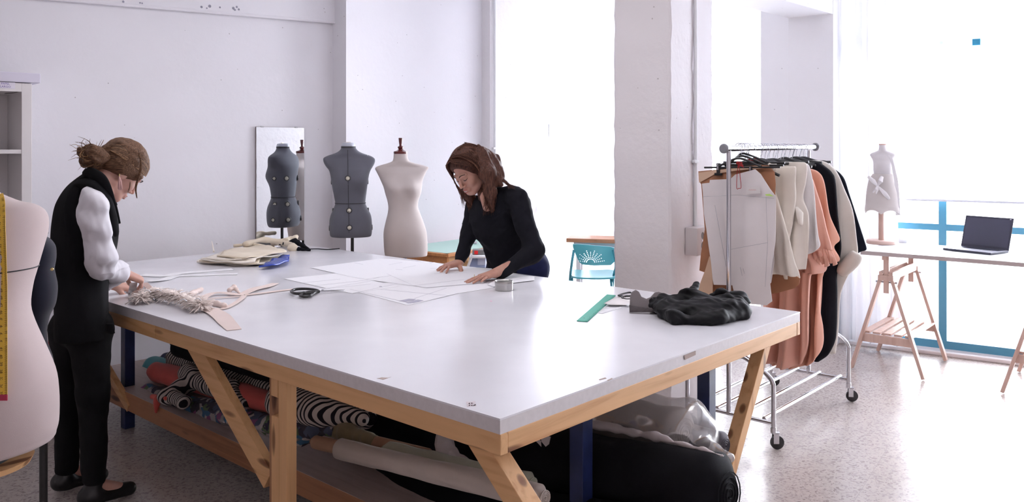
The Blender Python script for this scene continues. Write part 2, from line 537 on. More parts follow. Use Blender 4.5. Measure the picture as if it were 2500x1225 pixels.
M_WARM = wall_mat('warm_painted_wall', (0.74, 0.66, 0.64), 0.2)
M_CEIL = wall_mat('ceiling_paint', (0.90, 0.89, 0.92), 0.1)
M_WHITE = plain('white_paint', (0.85, 0.85, 0.88), 0.5)
M_BLUE = plain('blue_window_paint', (0.085, 0.31, 0.47), 0.4, bumps=0.1, bscale=60)

def floor_mat():
    m, nd, lk, b = nmat('terrazzo')
    rz = math.atan2(WD.y, WD.x)
    v = coords(nd, lk, rotz=-rz)
    vo = N(nd, 'ShaderNodeTexVoronoi', voronoi_dimensions='2D'); vo.inputs['Scale'].default_value = 90; lk.new(v, vo.inputs['Vector'])
    r = ramp(nd, [(0.0, (0.30, 0.26, 0.25)), (0.18, (0.42, 0.37, 0.35)), (0.34, (0.56, 0.50, 0.475)), (0.8, (0.61, 0.55, 0.52))])
    lk.new(vo.outputs['Color'], r.inputs[0])
    sn = N(nd, 'ShaderNodeTexNoise', noise_dimensions='2D'); sn.inputs['Scale'].default_value = 75; sn.inputs['Detail'].default_value = 2; lk.new(v, sn.inputs['Vector'])
    r3 = ramp(nd, [(0.0, (1, 1, 1)), (0.30, (1, 1, 1)), (0.36, (0, 0, 0))]); lk.new(sn.outputs['Fac'], r3.inputs[0])
    mx = N(nd, 'ShaderNodeMixRGB'); mx.inputs[2].default_value = (0.34, 0.29, 0.275, 1); lk.new(r3.outputs[0], mx.inputs[0]); lk.new(r.outputs[0], mx.inputs[1])
    n1 = N(nd, 'ShaderNodeTexNoise'); n1.inputs['Scale'].default_value = 1.1; n1.inputs['Detail'].default_value = 6; lk.new(v, n1.inputs['Vector'])
    rn = ramp(nd, [(0.2, (0.90, 0.88, 0.88)), (0.8, (1.0, 0.98, 0.98))]); lk.new(n1.outputs['Fac'], rn.inputs[0])
    ml = N(nd, 'ShaderNodeMixRGB', blend_type='MULTIPLY'); ml.inputs[0].default_value = 1; lk.new(mx.outputs[0], ml.inputs[1]); lk.new(rn.outputs[0], ml.inputs[2])
    sp = N(nd, 'ShaderNodeSeparateXYZ'); lk.new(v, sp.inputs[0]); ds = []
    for ax in ('X', 'Y'):
        pp_ = N(nd, 'ShaderNodeMath', operation='PINGPONG'); pp_.inputs[1].default_value = .2; lk.new(sp.outputs[ax], pp_.inputs[0]); ds.append(pp_)
    mn = N(nd, 'ShaderNodeMath', operation='MINIMUM'); lk.new(ds[0].outputs[0], mn.inputs[0]); lk.new(ds[1].outputs[0], mn.inputs[1])
    lt = N(nd, 'ShaderNodeMath', operation='LESS_THAN'); lt.inputs[1].default_value = .0012; lk.new(mn.outputs[0], lt.inputs[0])
    m2 = N(nd, 'ShaderNodeMixRGB'); m2.inputs[2].default_value = (0.42, 0.37, 0.35, 1); lk.new(lt.outputs[0], m2.inputs[0]); lk.new(ml.outputs[0], m2.inputs[1])
    lk.new(m2.outputs[0], b.inputs['Base Color'])
    b.inputs['Roughness'].default_value = 0.23
    b.inputs['Specular IOR Level'].default_value = 0.55
    return m
M_FLOOR = floor_mat()

# ------------------------------------------------------------------ shell
def wallbox(name, a, b, z0, z1, th, mat, side=1, za=None):
    """upright wall slab from a to b; thickness th goes to the side*normal; za = z1 at a when the top slopes"""
    a = Vector(a); b = Vector(b); a.z = b.z = 0
    d = (b - a).normalized(); n = Vector((-d.y, d.x, 0)) * side * th
    mb = MB(); mb.prism([Vector((a.x, a.y, z0)), Vector((b.x, b.y, z0)), Vector((b.x, b.y, z1)), Vector((a.x, a.y, za if za else z1))], n)
    return struct(name, mb, mat)
fb = MB(); fb.box((1.2, 3.2, -0.05), (7.5, 0, 0), (0, 7.6, 0), (0, 0, 0.05)); struct('floor', fb, M_FLOOR)
fb = MB(); fb.box((1.2, 3.2, CEIL + 0.05), (7.5, 0, 0), (0, 7.6, 0), (0, 0, 0.05)); struct('ceiling', fb, M_CEIL)

LD = unit((0.746, 0.666, 0)); LN = unit((0.666, -0.746, 0))            # left wall: direction, normal into the room
LP = Vector((-1.553, 6.4, 0))
def Lw(t, off=0.0, z=0.0):
    p = LP + LD * t + LN * off; return Vector((p.x, p.y, z))
wallbox('wall_left', Lw(-4.6), Lw(0.215), 0, CEIL, 0.2, M_WALL, 1)
# thicker upper course whose rough lower lip runs across the left wall
lip = MB(); 
for i in range(60):
    t0 = -4.6 + i * 4.8 / 60; t1 = t0 + 4.8 / 60
    z0 = 2.50 + 0.0285 * (t0 + 1.9); z1 = 2.50 + 0.0285 * (t1 + 1.9)
    j = rnd.uniform(-0.004, 0.004)
    lip.prism([Lw(t0, 0, z0 + j), Lw(t1, 0, z1 + j), Lw(t1, 0, CEIL), Lw(t0, 0, CEIL)], LN * 0.028)
lip.tube([Lw(-4.6, 0.02, 2.50 - 0.0285 * 2.7 - 0.004), Lw(0.2, 0.02, 2.50 + 0.0285 * 2.1 - 0.004)], 0.014, 8)
struct('trim_1', lip, M_WALL)
# short return and back wall
A0 = Lw(0.209); A1 = A0 + LN * 0.156; CR = W(-3.43)
rt = MB()
rt.prism([A0 - LN * .01, A1, A1 + unit(W(-3.43) - A1) * .3 + Vector((-.8, .6, 0)) * .04, A0 + LD * .3 - LN * .15], (0, 0, CEIL)); struct('wall_return', rt, M_PILLAR)
BD = (CR - A1).normalized(); BN = Vector((BD.y, -BD.x, 0))               # back wall direction / normal into room
wallbox('wall_back', A1, CR + BD * 0.2, 0, CEIL, 0.2, M_WALL, 1)
def Bw(px, off=0.0, z=0.0):
    p = Rplane(px, HY, A1, BN); p = p + BN * off; return Vector((p.x, p.y, z))
# pilaster in the corner
pl = MB(); p0 = Bw(1176); p1 = CR
pl.prism([p0, p0 + BN * 0.10, p1 + BN * 0.10 + BD * 0.02, p1 + BD * 0.02], (0, 0, CEIL)); struct('wall_pilaster', pl, M_PILLAR)
bb = MB(); bb.prism([Lw(-4.6, 0, 0), Lw(0.2, 0, 0), Lw(0.2, 0, 0.075), Lw(-4.6, 0, 0.075)], LN * 0.014); struct('baseboard_left', bb, M_WHITE)
bb = MB(); q0 = A1 + BN * 0.0; q1 = Bw(1176); bb.prism([q0, q1, q1 + Vector((0, 0, .075)), q0 + Vector((0, 0, .075))], BN * 0.014); struct('baseboard_back', bb, M_WHITE)
# enclosing walls that only the light sees
wallbox('wall_front', (-4.985, -1.6, 0), (8.0, -1.6, 0), 0, CEIL, 0.2, M_WARM, -1)
wallbox('wall_far_left', (-4.985, -1.6, 0), (-4.985, 3.34, 0), 0, CEIL, 0.2, M_WARM, 1)
wallbox('wall_far_right', W(5.75, 0.1), (7.3, -1.6, 0), 0, CEIL, 0.2, M_WARM, 1)

# ---- window wall
wallbox('wall_right', W(3.5, 0), W(6.0, 0), 0, CEIL, 0.25, M_WALL, 1)
wc = MB(); wc.prism([W(-1.0, -0.25), W(-0.76 + 0.0, -0.30), W(-0.415, -0.30), W(-0.41, 0.22), W(-1.0, 0.22)], (0, 0, CEIL)); struct('wall_column_window', wc, wall_mat('bright_plaster', (0.95, 0.94, 0.97), 0.1))
def window_unit(idx, t0, t1, z0, ztop, mull, trans, M_BLUE=M_BLUE):
    fr = MB(); w = 0.055
    fr.bar(W(t0, .05, z0 + .03), W(t1, .05, z0 + .03), .06, .06); fr.bar(W(t0, .05, ztop - .03), W(t1, .05, ztop - .03), .06, .06)
    for t in (t0 + .03, t1 - .03): fr.bar(W(t, .05, z0), W(t, .05, ztop), .06, .06, up=WN)
    o = struct('window_%d' % idx, fr, M_BLUE)
    mb = MB()
    for t in mull: mb.bar(W(t, .05, z0), W(t, .05, ztop), w, w, up=WN)
    for z in trans: mb.bar(W(t0, .05, z), W(t1, .05, z), w * .9, w * .9)
    mb.build('muntins', M_BLUE, o, False)
    g = MB(); g.box(W((t0 + t1) / 2, .05, (z0 + ztop) / 2), WD * ((t1 - t0) / 2), WN * .002, Vector((0, 0, (ztop - z0) / 2))); g.build('pane', M_GLASS, o, False)
    return o
def glass():
    m, nd, lk, b = nmat('window_glass'); nd.remove(b)
    t = N(nd, 'ShaderNodeBsdfTransparent'); g = N(nd, 'ShaderNodeBsdfGlossy'); g.inputs['Roughness'].default_value = 0.02
    t.inputs[0].default_value = (0.97, 0.985, 1, 1)
    f = N(nd, 'ShaderNodeFresnel'); mx = N(nd, 'ShaderNodeMixShader'); lk.new(f.outputs[0], mx.inputs[0]); lk.new(t.outputs[0], mx.inputs[1]); lk.new(g.outputs[0], mx.inputs[2])
    lk.new(mx.outputs[0], nd['Material Output'].inputs[0]); return m
M_GLASS = glass()
window_unit(1, -0.41, 3.5, 0.03, CEIL, (0.31, 1.75), (0.955, 2.36))
window_unit(2, -3.41, -1.0, 0.03, CEIL, (-2.2,), (0.955, 1.45, 2.36), M_WHITE)  # white frame: overexposure by daylight is put into the colour of the bars
kb = MB(); kb.box(W(0.0, -0.03, 0.015), WD * 3.4, WN * 0.08, (0, 0, 0.015), bev=0.006); struct('trim_2', kb, M_PILLAR)
tb = MB(); tb.box(W(1.1, 0.14, 0.015), WD * 4.9, WN * 0.10, (0, 0, 0.015)); struct('trim_3', tb, M_WHITE)
# pale terrace outside so the view through the glass stays bright
ob = MB(); ob.box(W(1.0, 8.3, -0.06), WD * 12, WN * 8.0, (0, 0, 0.03)); struct('ground', ob, plain('pale_terrace', (0.85, 0.86, 0.88), 0.8))

# ---- free pillar and beam
K = Vector((0.915, 4.76, 0)); PD = -WD; PE = unit((0.564, 0.826, 0))
pm = MB()
ring = [K, K + PE * 0.672, K + PE * 0.672 + PD * 0.368, K + PD * 0.368]
def jag(i, z):
    return Vector((rnd.uniform(-.004, .004), rnd.uniform(-.004, .004), 0))
rings = []
for k in range(70):
    z = k * CEIL / 69; rr = []
    for i in range(4):
        c = ring[i] + jag(i, z); a = ring[i - 1]; b_ = ring[(i + 1) % 4]; cc = ring[i]
        rr += [c + (a - cc).normalized() * 0.014 + Vector((0, 0, z)), c + (b_ - cc).normalized() * 0.014 + Vector((0, 0, z))]
    rings.append(rr)
pm.rings(rings); o = struct('wall_pillar', pm, M_PILLAR, smooth=True)
bm_ = MB(); bdir = unit((-0.70, -0.72, 0)); b1 = W(-0.76, -0.28); b2 = W(-0.415, -0.28)
bm_.prism([Vector((p.x, p.y, 2.61)) for p in (b1, b2, b2 + bdir * 2.6, b1 + bdir * 2.6)], (0, 0, CEIL - 2.61)); struct('trim_4', bm_, M_CEIL)

# roller blinds, sheer curtains
def blind(t0, t1, zlo, name, label):
    mb = MB(); pts = []
    mb.box(W((t0 + t1) / 2, -0.045, (zlo + 3.12) / 2), WD * ((t1 - t0) / 2), WN * 0.0006, (0, 0, (3.12 - zlo) / 2))
    th = thing(name, label, 'blind', W((t0 + t1) / 2, -0.045, zlo))
    mb.build('blind_cloth', M_BLIND, th, False)
    rb = MB(); rb.tube([W(t0, -0.045, zlo), W(t1, -0.045, zlo)], 0.009, 8); rb.build('bottom_bar', plain('blind_bar_grey', (0.62, 0.62, 0.68), 0.5), th)
    tb = MB(); tb.tube([W(t0, -0.045, 3.14), W(t1, -0.045, 3.14)], 0.03, 12); tb.build('roller', M_WHITE, th)
    return th
M_BLIND = translucent('blind_cloth_white', (0.93, 0.93, 0.95), 0.75)
blind(-0.28, 1.02, 1.165, 'roller_blind', 'white roller blind pulled half down behind the small dress form on the work table')
blind(1.06, 2.4, 1.155, 'roller_blind', 'white roller blind pulled half down above the open laptop')
blind(-3.33, -2.72, 0.25, 'roller_blind', 'white full-length blind in the back corner with sheets taped on')
M_SHEER = translucent('sheer_curtain', (0.86, 0.85, 0.89), 0.20)
def curtain(t0, t1, off, zb, folds, amp, label, seed, top=3.18, flare=0.0):
    r = random.Random(seed); n = folds * 10; mb = MB(); rr = []
    ph = [r.uniform(0, 6.28) for _ in range(4)]
    m = 26
    for k in range(m):
        f = k / (m - 1); z = top + (zb - top) * f; row = []
        for i in range(n + 1):
            u = i / n; a = 2 * math.pi * folds * u + 0.5 * math.sin(ph[0] + 3 * u * 6.28) + 0.35 * math.sin(f * 3 + ph[1])
            d = amp * (0.55 + 0.45 * f) * (math.sin(a) + 0.35 * math.sin(2.3 * a + ph[2] + f))
            t = t0 + (t1 - t0) * (u + 0.012 * math.sin(a * 2)) + flare * f * (u - 0.5) + 0.012 * math.sin(4 * f + ph[3])
            row.append(W(t, off + d, z))
        rr.append(row)
    mb.rings(rr, cap=False, closed_ring=False)
    th = thing('curtain', label, 'curtain', W((t0 + t1) / 2, off, zb))
    c = mb.build('curtain_cloth', M_SHEER, th, True, 180)
    rod = MB(); rod.tube([W(t0 - .1, off, 3.19), W(t1 + .1, off, 3.19)], 0.012, 8); rod.build('curtain_rod', M_WHITE, th)
    return th
curtain(-0.40, -0.02, -0.13, 0.04, 5, 0.028, 'white sheer curtain gathered between the window column and the small dress form', 3, flare=0.1)
curtain(-1.42, -1.12, -0.16, 0.04, 4, 0.026, 'white sheer curtain left of the window column, above the clothes rail', 5)
curtain(-2.68, -2.25, -0.16, 0.04, 4, 0.026, 'white sheer curtain just left of the grey pillar, behind the turquoise chair', 8)
# papers taped on the far blind
pp = [(1306, 1346, 405, 495), (1352, 1392, 410, 497), (1309, 1346, 502, 560), (1348, 1372, 560, 582), (1350, 1388, 504, 548)]
for i, (x0, x1, y0, y1) in enumerate(pp):
    mb = MB(); o_ = W(0, -0.055); c = [Rplane(x, y, o_, WN) for x, y in ((x0, y0), (x1, y0), (x1, y1), (x0, y1))]
    mb.prism(c, WN * 0.002)
    lab = ['white paper sheet taped high on the far blind, left one of the top pair', 'white paper sheet taped high on the far blind, right one of the top pair',
           'white paper sheet taped low on the far blind, below the left top sheet', 'narrow white paper strip taped low on the far blind, lowest of all',
           'white paper sheet taped low on the far blind, below the right top sheet'][i]
    one('paper_sheet', mb, translucent('taped_paper', (0.90, 0.90, 0.93), 0.7), lab, 'paper', 'sheets taped to the far blind', smooth=False)
hk = MB(); a = Rplane(1340, 303, W(0, -0.06), WN); b_ = Rplane(1340, 334, W(0, -0.06), WN); hk.tube([a, b_], 0.006, 8)
hk.tube([a + WD * -.0, a - WN * .03, a - WN * .035 - Vector((0, 0, .03))], 0.004, 6)
one('wall_hook', hk, plain('grey_metal_dull', (0.45, 0.45, 0.5), 0.5, 0.4), 'small grey metal hook high on the white panel right of the woman in black', 'hook')
# conduit pipe on the corner pilaster
cp = MB(); cpx = Rplane(1208, HY, A1 + BN * 0.12, BN)
cp.tube([Vector((cpx.x, cpx.y, 0.9)), Vector((cpx.x, cpx.y, CEIL))], 0.014, 10)
th = thing('conduit_pipe', 'thin white vertical pipe on the back wall behind the woman in black', 'pipe', (cpx.x, cpx.y, 0.9)); cp.build('pipe', M_WHITE, th)
cl = MB(); cl.box((cpx.x, cpx.y, R(1208, 362, cpx.y).z), BD * .03, BN * .012, (0, 0, .01), .002); cl.build('clip', M_WHITE, th)
# conduit and socket box on the pillar's right face
PF = unit((0.826, -0.564, 0))   # pillar right face normal
q = Rplane(1698, 450, K + PF * 0.014, PF)
cp = MB(); cp.tube([Vector((q.x, q.y, R(1698, 552, q.y).z)), Vector((q.x, q.y, CEIL))], 0.012, 10)
th = thing('conduit_pipe', 'thin white vertical pipe on the pillar, running down to the socket box', 'pipe', (q.x, q.y, 1.1)); cp.build('pipe', M_WHITE, th)
zc = R(1692, 394, q.y).z
cl = MB(); cl.box((q.x, q.y, zc), PE * .025, PF * .014, (0, 0, .009), .002); cl.tube([Vector((q.x, q.y, zc)) - PE * .03 + PF * .0, Vector((q.x, q.y, zc)) - PE * .03 + PF * .014], 0.012, 12); cl.build('clip', M_WHITE, th)
s0 = Rplane(1668, 585, K + PF * 0.0, PF)
s0 = Rplane(1671, 590, K, PF); s0z = R(1690, 588, s0.y + .03).z
c = Vector((s0.x, s0.y, s0z)) + PE * 0.12 + PF * 0.04
M_SOCK = plain('socket_plastic', (0.74, 0.70, 0.72), 0.45)
th = thing('socket_box', 'white double socket box on the pillar beside the hanging clothes', 'socket', (c.x, c.y, c.z - .09))
mb = MB(); mb.box(c, PE * 0.115, PF * 0.04, (0, 0, 0.083), 0.006); mb.build('housing', M_SOCK, th)
for du in (-0.035, 0.025):
    for dz in (0.033, -0.027):
        mb = MB(); cc = c + PE * du + PF * 0.0405 + Vector((0, 0, dz)); mb.lathe(cc, PF, [(0, .021), (.0015, .021), (.0015, .017), (-.012, .016)], 20)
        so = mb.build('socket_outlet', plain('socket_hole', (0.22, 0.20, 0.2), 0.5), th)
    mb = MB(); mb.box(c + PE * du + PF * 0.041 + Vector((0, 0, .003)), PE * .012, PF * .002, (0, 0, .004)); mb.build('indicator_light', plain('pale_lilac', (0.9, 0.88, 1.0), 0.2), th)

# blue bracket on the top transom, bottle on the middle transom of the left window, dark specks on the upper wall lip
q = MB(); c = Rplane(2384, 103, W(0, -0.07), WN); q.box(c, WD * .026, WN * .02, Vector((0, 0, .024)), .002)
one('window_bracket', q, plain('bright_blue', (.05, .38, .62), .4), 'small bright blue bracket on the top bar of the big window', 'bracket', smooth=False)
c = Rplane(1771, 397, W(0, .03), WN); c.z = 1.45 + .0248
q = MB(); q.lathe(c, (0, 0, 1), [(0, .015), (.002, .018), (.034, .018), (.040, .010), (.044, .009)], 18); th = thing('small_bottle', 'tiny bottle with dark cap on the window bar behind the clothes rail', 'bottle', c); q.build('glass_body', plain('pale_bottle', (.55, .58, .62), .2), th)
q = MB(); q.lathe(c + Vector((0, 0, .043)), (0, 0, 1), [(0, .013), (.016, .013), (.017, .001)], 16); q.build('cap', plain('dark_cap', (.03, .03, .05), .4), th)
lipo = bpy.data.objects['trim_1']; q = MB()
for (px, py, s_) in ((492, 17, .009), (512, 15, .011), (505, 20, .006), (537, 18, .007), (570, 20, .010), (578, 17, .008), (583, 23, .008), (574, 24, .007), (301, 4, .008), (342, 7, .006), (347, 8, .006)):
    p = Rplane(px, py, Lw(0, .029), LN); q.lathe(p, LN, [(0, s_), (.0008, s_ * .9)], 7)
q.build('flaked_specks', plain('flaked_paint', (.30, .29, .36), .8), lipo, False)
# ------------------------------------------------------------------ cutting table
TN = Vector((-0.031, 2.144, 0)); TS = unit((-0.743, 0.67, 0)); TD = unit((0.67, 0.743, 0))
TL, TW, TZ = 3.765, 1.905, 0.85
def T(s, d, z=TZ):
    p = TN + TS * s + TD * d; return Vector((p.x, p.y, z))
def Tpx(px, py, z=TZ):
    """photo pixel -> (s,d) on the table plane"""
    p = RZ(px, py, z) - Vector((TN.x, TN.y, z)); M = Matrix(((TS.x, TD.x), (TS.y, TD.y))).inverted(); r = M @ Vector((p.x, p.y)); return r.x, r.y
def Tw(px, py, d):
    """photo pixel -> point on the vertical plane at inset d"""
    return Rplane(px, py, T(0, d), TD)
def s_of(p): return (Vector((p.x, p.y, 0)) - TN).dot(TS)
UZ = Vector((0, 0, 1))
rzt = math.atan2(TS.y, TS.x)
PINE = ((0.72, 0.42, 0.20), (0.55, 0.27, 0.11))
P_S = wood('pine_along', *PINE, 0, -rzt); P_D = wood('pine_across', *PINE, 1, -rzt); P_Z = wood('pine_upright', *PINE, 2, -rzt)
P_DK = wood('brown_plank', (0.42, 0.20, 0.10), (0.26, 0.11, 0.05), 0, -rzt); P_DKZ = wood('brown_post', (0.42, 0.20, 0.10), (0.26, 0.11, 0.05), 2, -rzt)
def laminate():
    m, nd, lk, b = nmat('white_laminate'); v = coords(nd, lk)
    n1 = N(nd, 'ShaderNodeTexNoise'); n1.inputs['Scale'].default_value = 3; n1.inputs['Detail'].default_value = 6; lk.new(v, n1.inputs['Vector'])
    r = ramp(nd, [(0.35, (0.80, 0.79, 0.84)), (0.65, (0.84, 0.83, 0.875))]); lk.new(n1.outputs['Fac'], r.inputs[0]); lk.new(r.outputs[0], b.inputs['Base Color'])
    rr = ramp(nd, [(0.3, (0.17, 0.17, 0.17)), (0.7, (0.24, 0.24, 0.24))]); lk.new(n1.outputs['Fac'], rr.inputs[0]); lk.new(rr.outputs[0], b.inputs['Roughness'])
    b.inputs['Specular IOR Level'].default_value = 0.32
    return m
M_LAM = laminate()
M_EDGE = plain('worn_board_edge', (0.68, 0.64, 0.655), 0.6, noise=0.04, nscale=60)
M_LEG = plain('dark_blue_paint', (0.018, 0.028, 0.10), 0.35, noise=0.3, nscale=12)
tt = thing('cutting_table', 'huge white-topped cutting table with pine frame and dark blue legs', 'table', T(TL / 2, TW / 2, 0))
mb = MB(); mb.box(T(TL / 2, TW / 2, TZ - 0.0025), TS * (TL / 2), TD * (TW / 2), UZ * 0.0025); mb.build('table_top', M_LAM, tt, False)
mb = MB(); mb.box(T(TL / 2, TW / 2, TZ - 0.0235), TS * (TL / 2 - .001), TD * (TW / 2 - .001), UZ * 0.0185); mb.build('board_core', M_EDGE, tt, False)
ZA = TZ - 0.042 - 0.028
def apron(a, b, m): q = MB(); q.bar(a, b, 0.03, 0.056, bev=0.002); return q.build('apron', m, tt, False)
apron(T(0.0, 0.016, ZA), T(1.98, 0.016, ZA), P_S); apron(T(1.982, 0.016, ZA), T(TL, 0.016, ZA), P_S)
apron(T(0, TW - .016, ZA), T(TL, TW - .016, ZA), P_S)
apron(T(0.016, 0.032, ZA), T(0.016, TW - .032, ZA), P_D); apron(T(TL - .016, 0.032, ZA), T(TL - .016, TW - .032, ZA), P_D)
mb = MB()
for s in (0.7, 1.45, 2.5, 3.1): mb.bar(T(s, 0.035, ZA), T(s, TW - .035, ZA), 0.03, 0.05)
mb.build('cross_rail', P_D, tt, False)
def leg(s, d, w=0.055):
    q = MB(); q.box(T(s, d, (TZ - .07) / 2), TS * w / 2, TD * w / 2, UZ * ((TZ - .07) / 2), 0.002); return q.build('leg', M_LEG, tt, False)
leg(0.20, 0.61); leg(0.20, 1.45); leg(3.217, 0.41); leg(3.217, 1.50)
# upright double posts in the middle of the long side
zp = TZ - 0.098
q = MB(); a = Tw(702, 900, 0.03); sp = s_of(a)
q.box(T(sp - 0.0, 0.03, zp / 2), TS * 0.026, TD * 0.02, UZ * zp / 2, .002); q.build('post', P_Z, tt, False)
q = MB(); q.box(T(sp + 0.10, 0.075, zp / 2), TS * 0.016, TD * 0.045, UZ * zp / 2, .002); q.build('post', P_DKZ, tt, False)
q = MB(); zz = Tw(672, 1010, .03).z; q.box(T(sp + 0.05, 0.03, zz / 2), TS * 0.024, TD * 0.018, UZ * zz / 2, .002); q.build('post', P_Z, tt, False)
q = MB(); q.box(T(sp + 0.055, 0.03, TZ - .13), TS * 0.022, TD * 0.018, UZ * 0.034, .002); q.build('packing_block', P_Z, tt, False)
def brace(pa, pb, w, th, m=P_S):
    q = MB(); q.bar(pa, pb, th, w, up=TS, bev=.002); return q.build('brace', m, tt, False)
# diagonal braces
a = Tw(474, 832, 0.05); b_ = Tw(640, 1128, 0.05); a = a + (a - b_) * .03; b_ = b_ + (b_ - a) * .12
brace(a, b_, 0.085, 0.035)
ex = T(TL - .25, .05, .30); brace(Tw(232, 850, .30), Tw(318, 995, .36), 0.06, 0.03)
a = Tw(1160, 1040, 0.06); d_ = Tw(1222, 1140, 0.06); brace(a, a + (d_ - a) * 4.0, 0.062, 0.06)
a = T(0.05, 0, 0);
def Tend(px, py, s): return Rplane(px, py, T(s, 0), TS)
a = Tend(1868, 815, 0.05); b_ = Tend(1786, 1112, 0.05); brace(a, a + (b_ - a) * 1.18, 0.052, 0.05, P_Z)
a = Tend(1408, 985, 0.12); q = MB(); q.prism([T(.17, .55, ZA - .03), T(.17, .63, ZA - .03), T(.17, .63, ZA - .12), T(.17, .60, ZA - .12)], TS * .035); q.build('corner_block', P_D, tt, False)
# lower shelf
ZS = 0.235
q = MB(); q.box(T(2.0, 0.95, ZS - .011), TS * 1.72, TD * 0.60, UZ * 0.011); q.build('shelf', wood('grey_ply', (0.52, 0.42, 0.40), (0.42, 0.33, 0.30), 0, -rzt, knots=False), tt, False)
q = MB(); q.bar(T(0.2, 0.36, ZS - .05), T(3.66, 0.36, ZS - .05), 0.022, 0.098, bev=.002); q.build('shelf_rail', P_DK, tt, False)
q = MB(); q.bar(T(0.2, 1.53, ZS - .05), T(3.66, 1.53, ZS - .05), 0.022, 0.098, bev=.002); q.build('shelf_rail', P_DK, tt, False)
# worn marks on the top
M_MARK = plain('bare_wood_chip', (0.42, 0.33, 0.30), 0.8)
def mark(poly, m=M_MARK, name='scuff'):
    q = MB(); pts = [Vector(T(*Tpx(x, y), TZ + .0002)) for x, y in poly]; q.prism(pts, (0, 0, .0003)); return q.build(name, m, tt, False)
mark([(920, 924), (932, 921), (948, 922), (955, 920), (935, 927), (928, 925)]); mark([(1462, 926), (1478, 921), (1481, 924), (1464, 928)])
mark([(1482, 928), (1494, 922), (1496, 925), (1484, 930)])
mark([(1196, 733), (1202, 734), (1201, 737), (1196, 736)], plain('pinkish_mark', (.6, .4, .5), .7))
q = MB(); a = Tend(1670, 868, -.001); b_ = Tend(1698, 856, -.001); c = Tend(1698, 866, -.001); d_ = Tend(1672, 878, -.001); q.prism([a, b_, c, d_], TS * -.001); q.build('chipped_edge', M_MARK, tt, False)
st = mark([(1138, 981), (1160, 979), (1163, 991), (1140, 993)], plain('old_sticker', (0.62, 0.55, 0.58), 0.6, noise=.2, nscale=300), 'sticker')
for i, (x, y) in enumerate([(1144, 984), (1150, 983.5), (1144, 989), (1150, 988.5)]):
    mark([(x, y), (x + 3.5, y - .4), (x + 3.5, y + 2), (x, y + 2.4)], plain('faded_red_print', (.62, .22, .25), .6), 'printed_mark')
mark([(1154, 990), (1161, 986.5), (1161.5, 989.5), (1156, 991)], plain('faded_grey_print', (.3, .3, .35), .6), 'printed_mark')
# ------------------------------------------------------------------ mirror and shelf unit on the left wall
def Lpx(px, py, off=0.02): return Rplane(px, py, Lw(0, off), LN)
a = Lpx(624, 309, .012); b_ = Lpx(742, 310, .012); ztop = a.z; zlo = 0.38
mc = (a + b_) / 2; mw = (b_ - a).length / 2
th = thing('wall_mirror', 'tall narrow frameless mirror on the left wall behind the grey dress form', 'mirror', (mc.x, mc.y, zlo))
q = MB(); q.box((mc.x, mc.y, (ztop + zlo) / 2), LD * mw, LN * 0.004, (0, 0, (ztop - zlo) / 2)); q.build('backing', plain('mirror_backing', (0.25, 0.2, 0.2), 0.6), th, False)
q = MB(); q.box((mc.x + LN.x * .0055, mc.y + LN.y * .0055, (ztop + zlo) / 2), LD * (mw - .002), LN * 0.0015, (0, 0, (ztop - zlo) / 2 - .002)); q.build('mirror_glass', plain('silvered_glass', (0.90, 0.93, 0.94), 0.01, 1.0), th, False)
for f in (-.75, .65):
    q = MB(); q.box((mc.x + LD.x * mw * f + LN.x * .006, mc.y + LD.y * mw * f + LN.y * .006, ztop), LD * .012, LN * .005, (0, 0, .005), .001); q.build('mirror_clip', plain('clip_grey', (.5, .5, .52), .4), th)

M_UNIT = plain('white_melamine', (0.80, 0.765, 0.775), 0.5)
r0 = Lpx(78, 300, 0.42); rr = r0; wU = 0.92; zt = R(60, 204, r0.y).z
th = thing('shelf_unit', 'tall white shelf unit against the left wall, cut off by the left edge', 'shelf unit', (rr - LD * wU / 2 - LN * .2) * 1.0)
th.location.z = 0
def ub(name, u0, u1, n0, n1, z0, z1, m=M_UNIT, bev=.002):
    q = MB(); c = rr - LD * ((u0 + u1) / 2) - LN * ((n0 + n1) / 2); q.box((c.x, c.y, (z0 + z1) / 2), LD * ((u1 - u0) / 2), LN * ((n1 - n0) / 2), (0, 0, (z1 - z0) / 2), bev); return q.build(name, m, th, False)
sw = 0.052; zt2 = R(60, 222, r0.y).z
ub('side_panel', 0, sw, 0, .39, 0, zt); ub('side_panel', wU - sw, wU, 0, .39, 0, zt); ub('top_board', sw, wU - sw, 0, .39, zt - .05, zt)
ub('back_panel', sw, wU - sw, .375, .39, .05, zt - .05); ub('divider', .44, .48, 0.005, .375, .05, zt - .05)
zsh = R(40, 370, r0.y).z
for z in (0.03, .36, .70, 1.04, zsh): ub('shelf_board', sw, wU - sw, 0.005, .375, z - .012, z + .012)
q = MB(); c = rr - LD * .3 - LN * .15; q.box((c.x + LD.x * .34, c.y + LD.y * .34, zt + .028), LD * .02, LN * .16, (0, 0, .026), .004)
q = MB(); c = rr - LD * (wU / 2 - .03) - LN * .19; q.box((c.x, c.y, zt + .032), LD * (wU / 2 + .012), LN * .2, (0, 0, .028), .004); tb_ = one('storage_lid', q, plain('lilac_board', (0.74, 0.71, 0.84), 0.6), 'pale lilac flat board lying on top of the white shelf unit', 'board', smooth=False)
q = MB(); cc = rr - LD * .155 + LN * .0012; cz = R(50, 211, r0.y).z; q.box((cc.x, cc.y, cz), LD * .07, LN * .0008, (0, 0, .018)); lb = q.build('paper_label', plain('label_paper', (0.82, 0.78, 0.88), 0.7), th, False); lb['label'] = 'small handwritten paper label'
M_INK = plain('purple_ink', (0.20, 0.14, 0.42), 0.6)
text_mesh('PAPEL', 0.016, (cc.x + LD.x * .022 + LN.x * .001, cc.y + LD.y * .022 + LN.y * .001, cz + .0085), LD, (0, 0, 1), M_INK, lb)
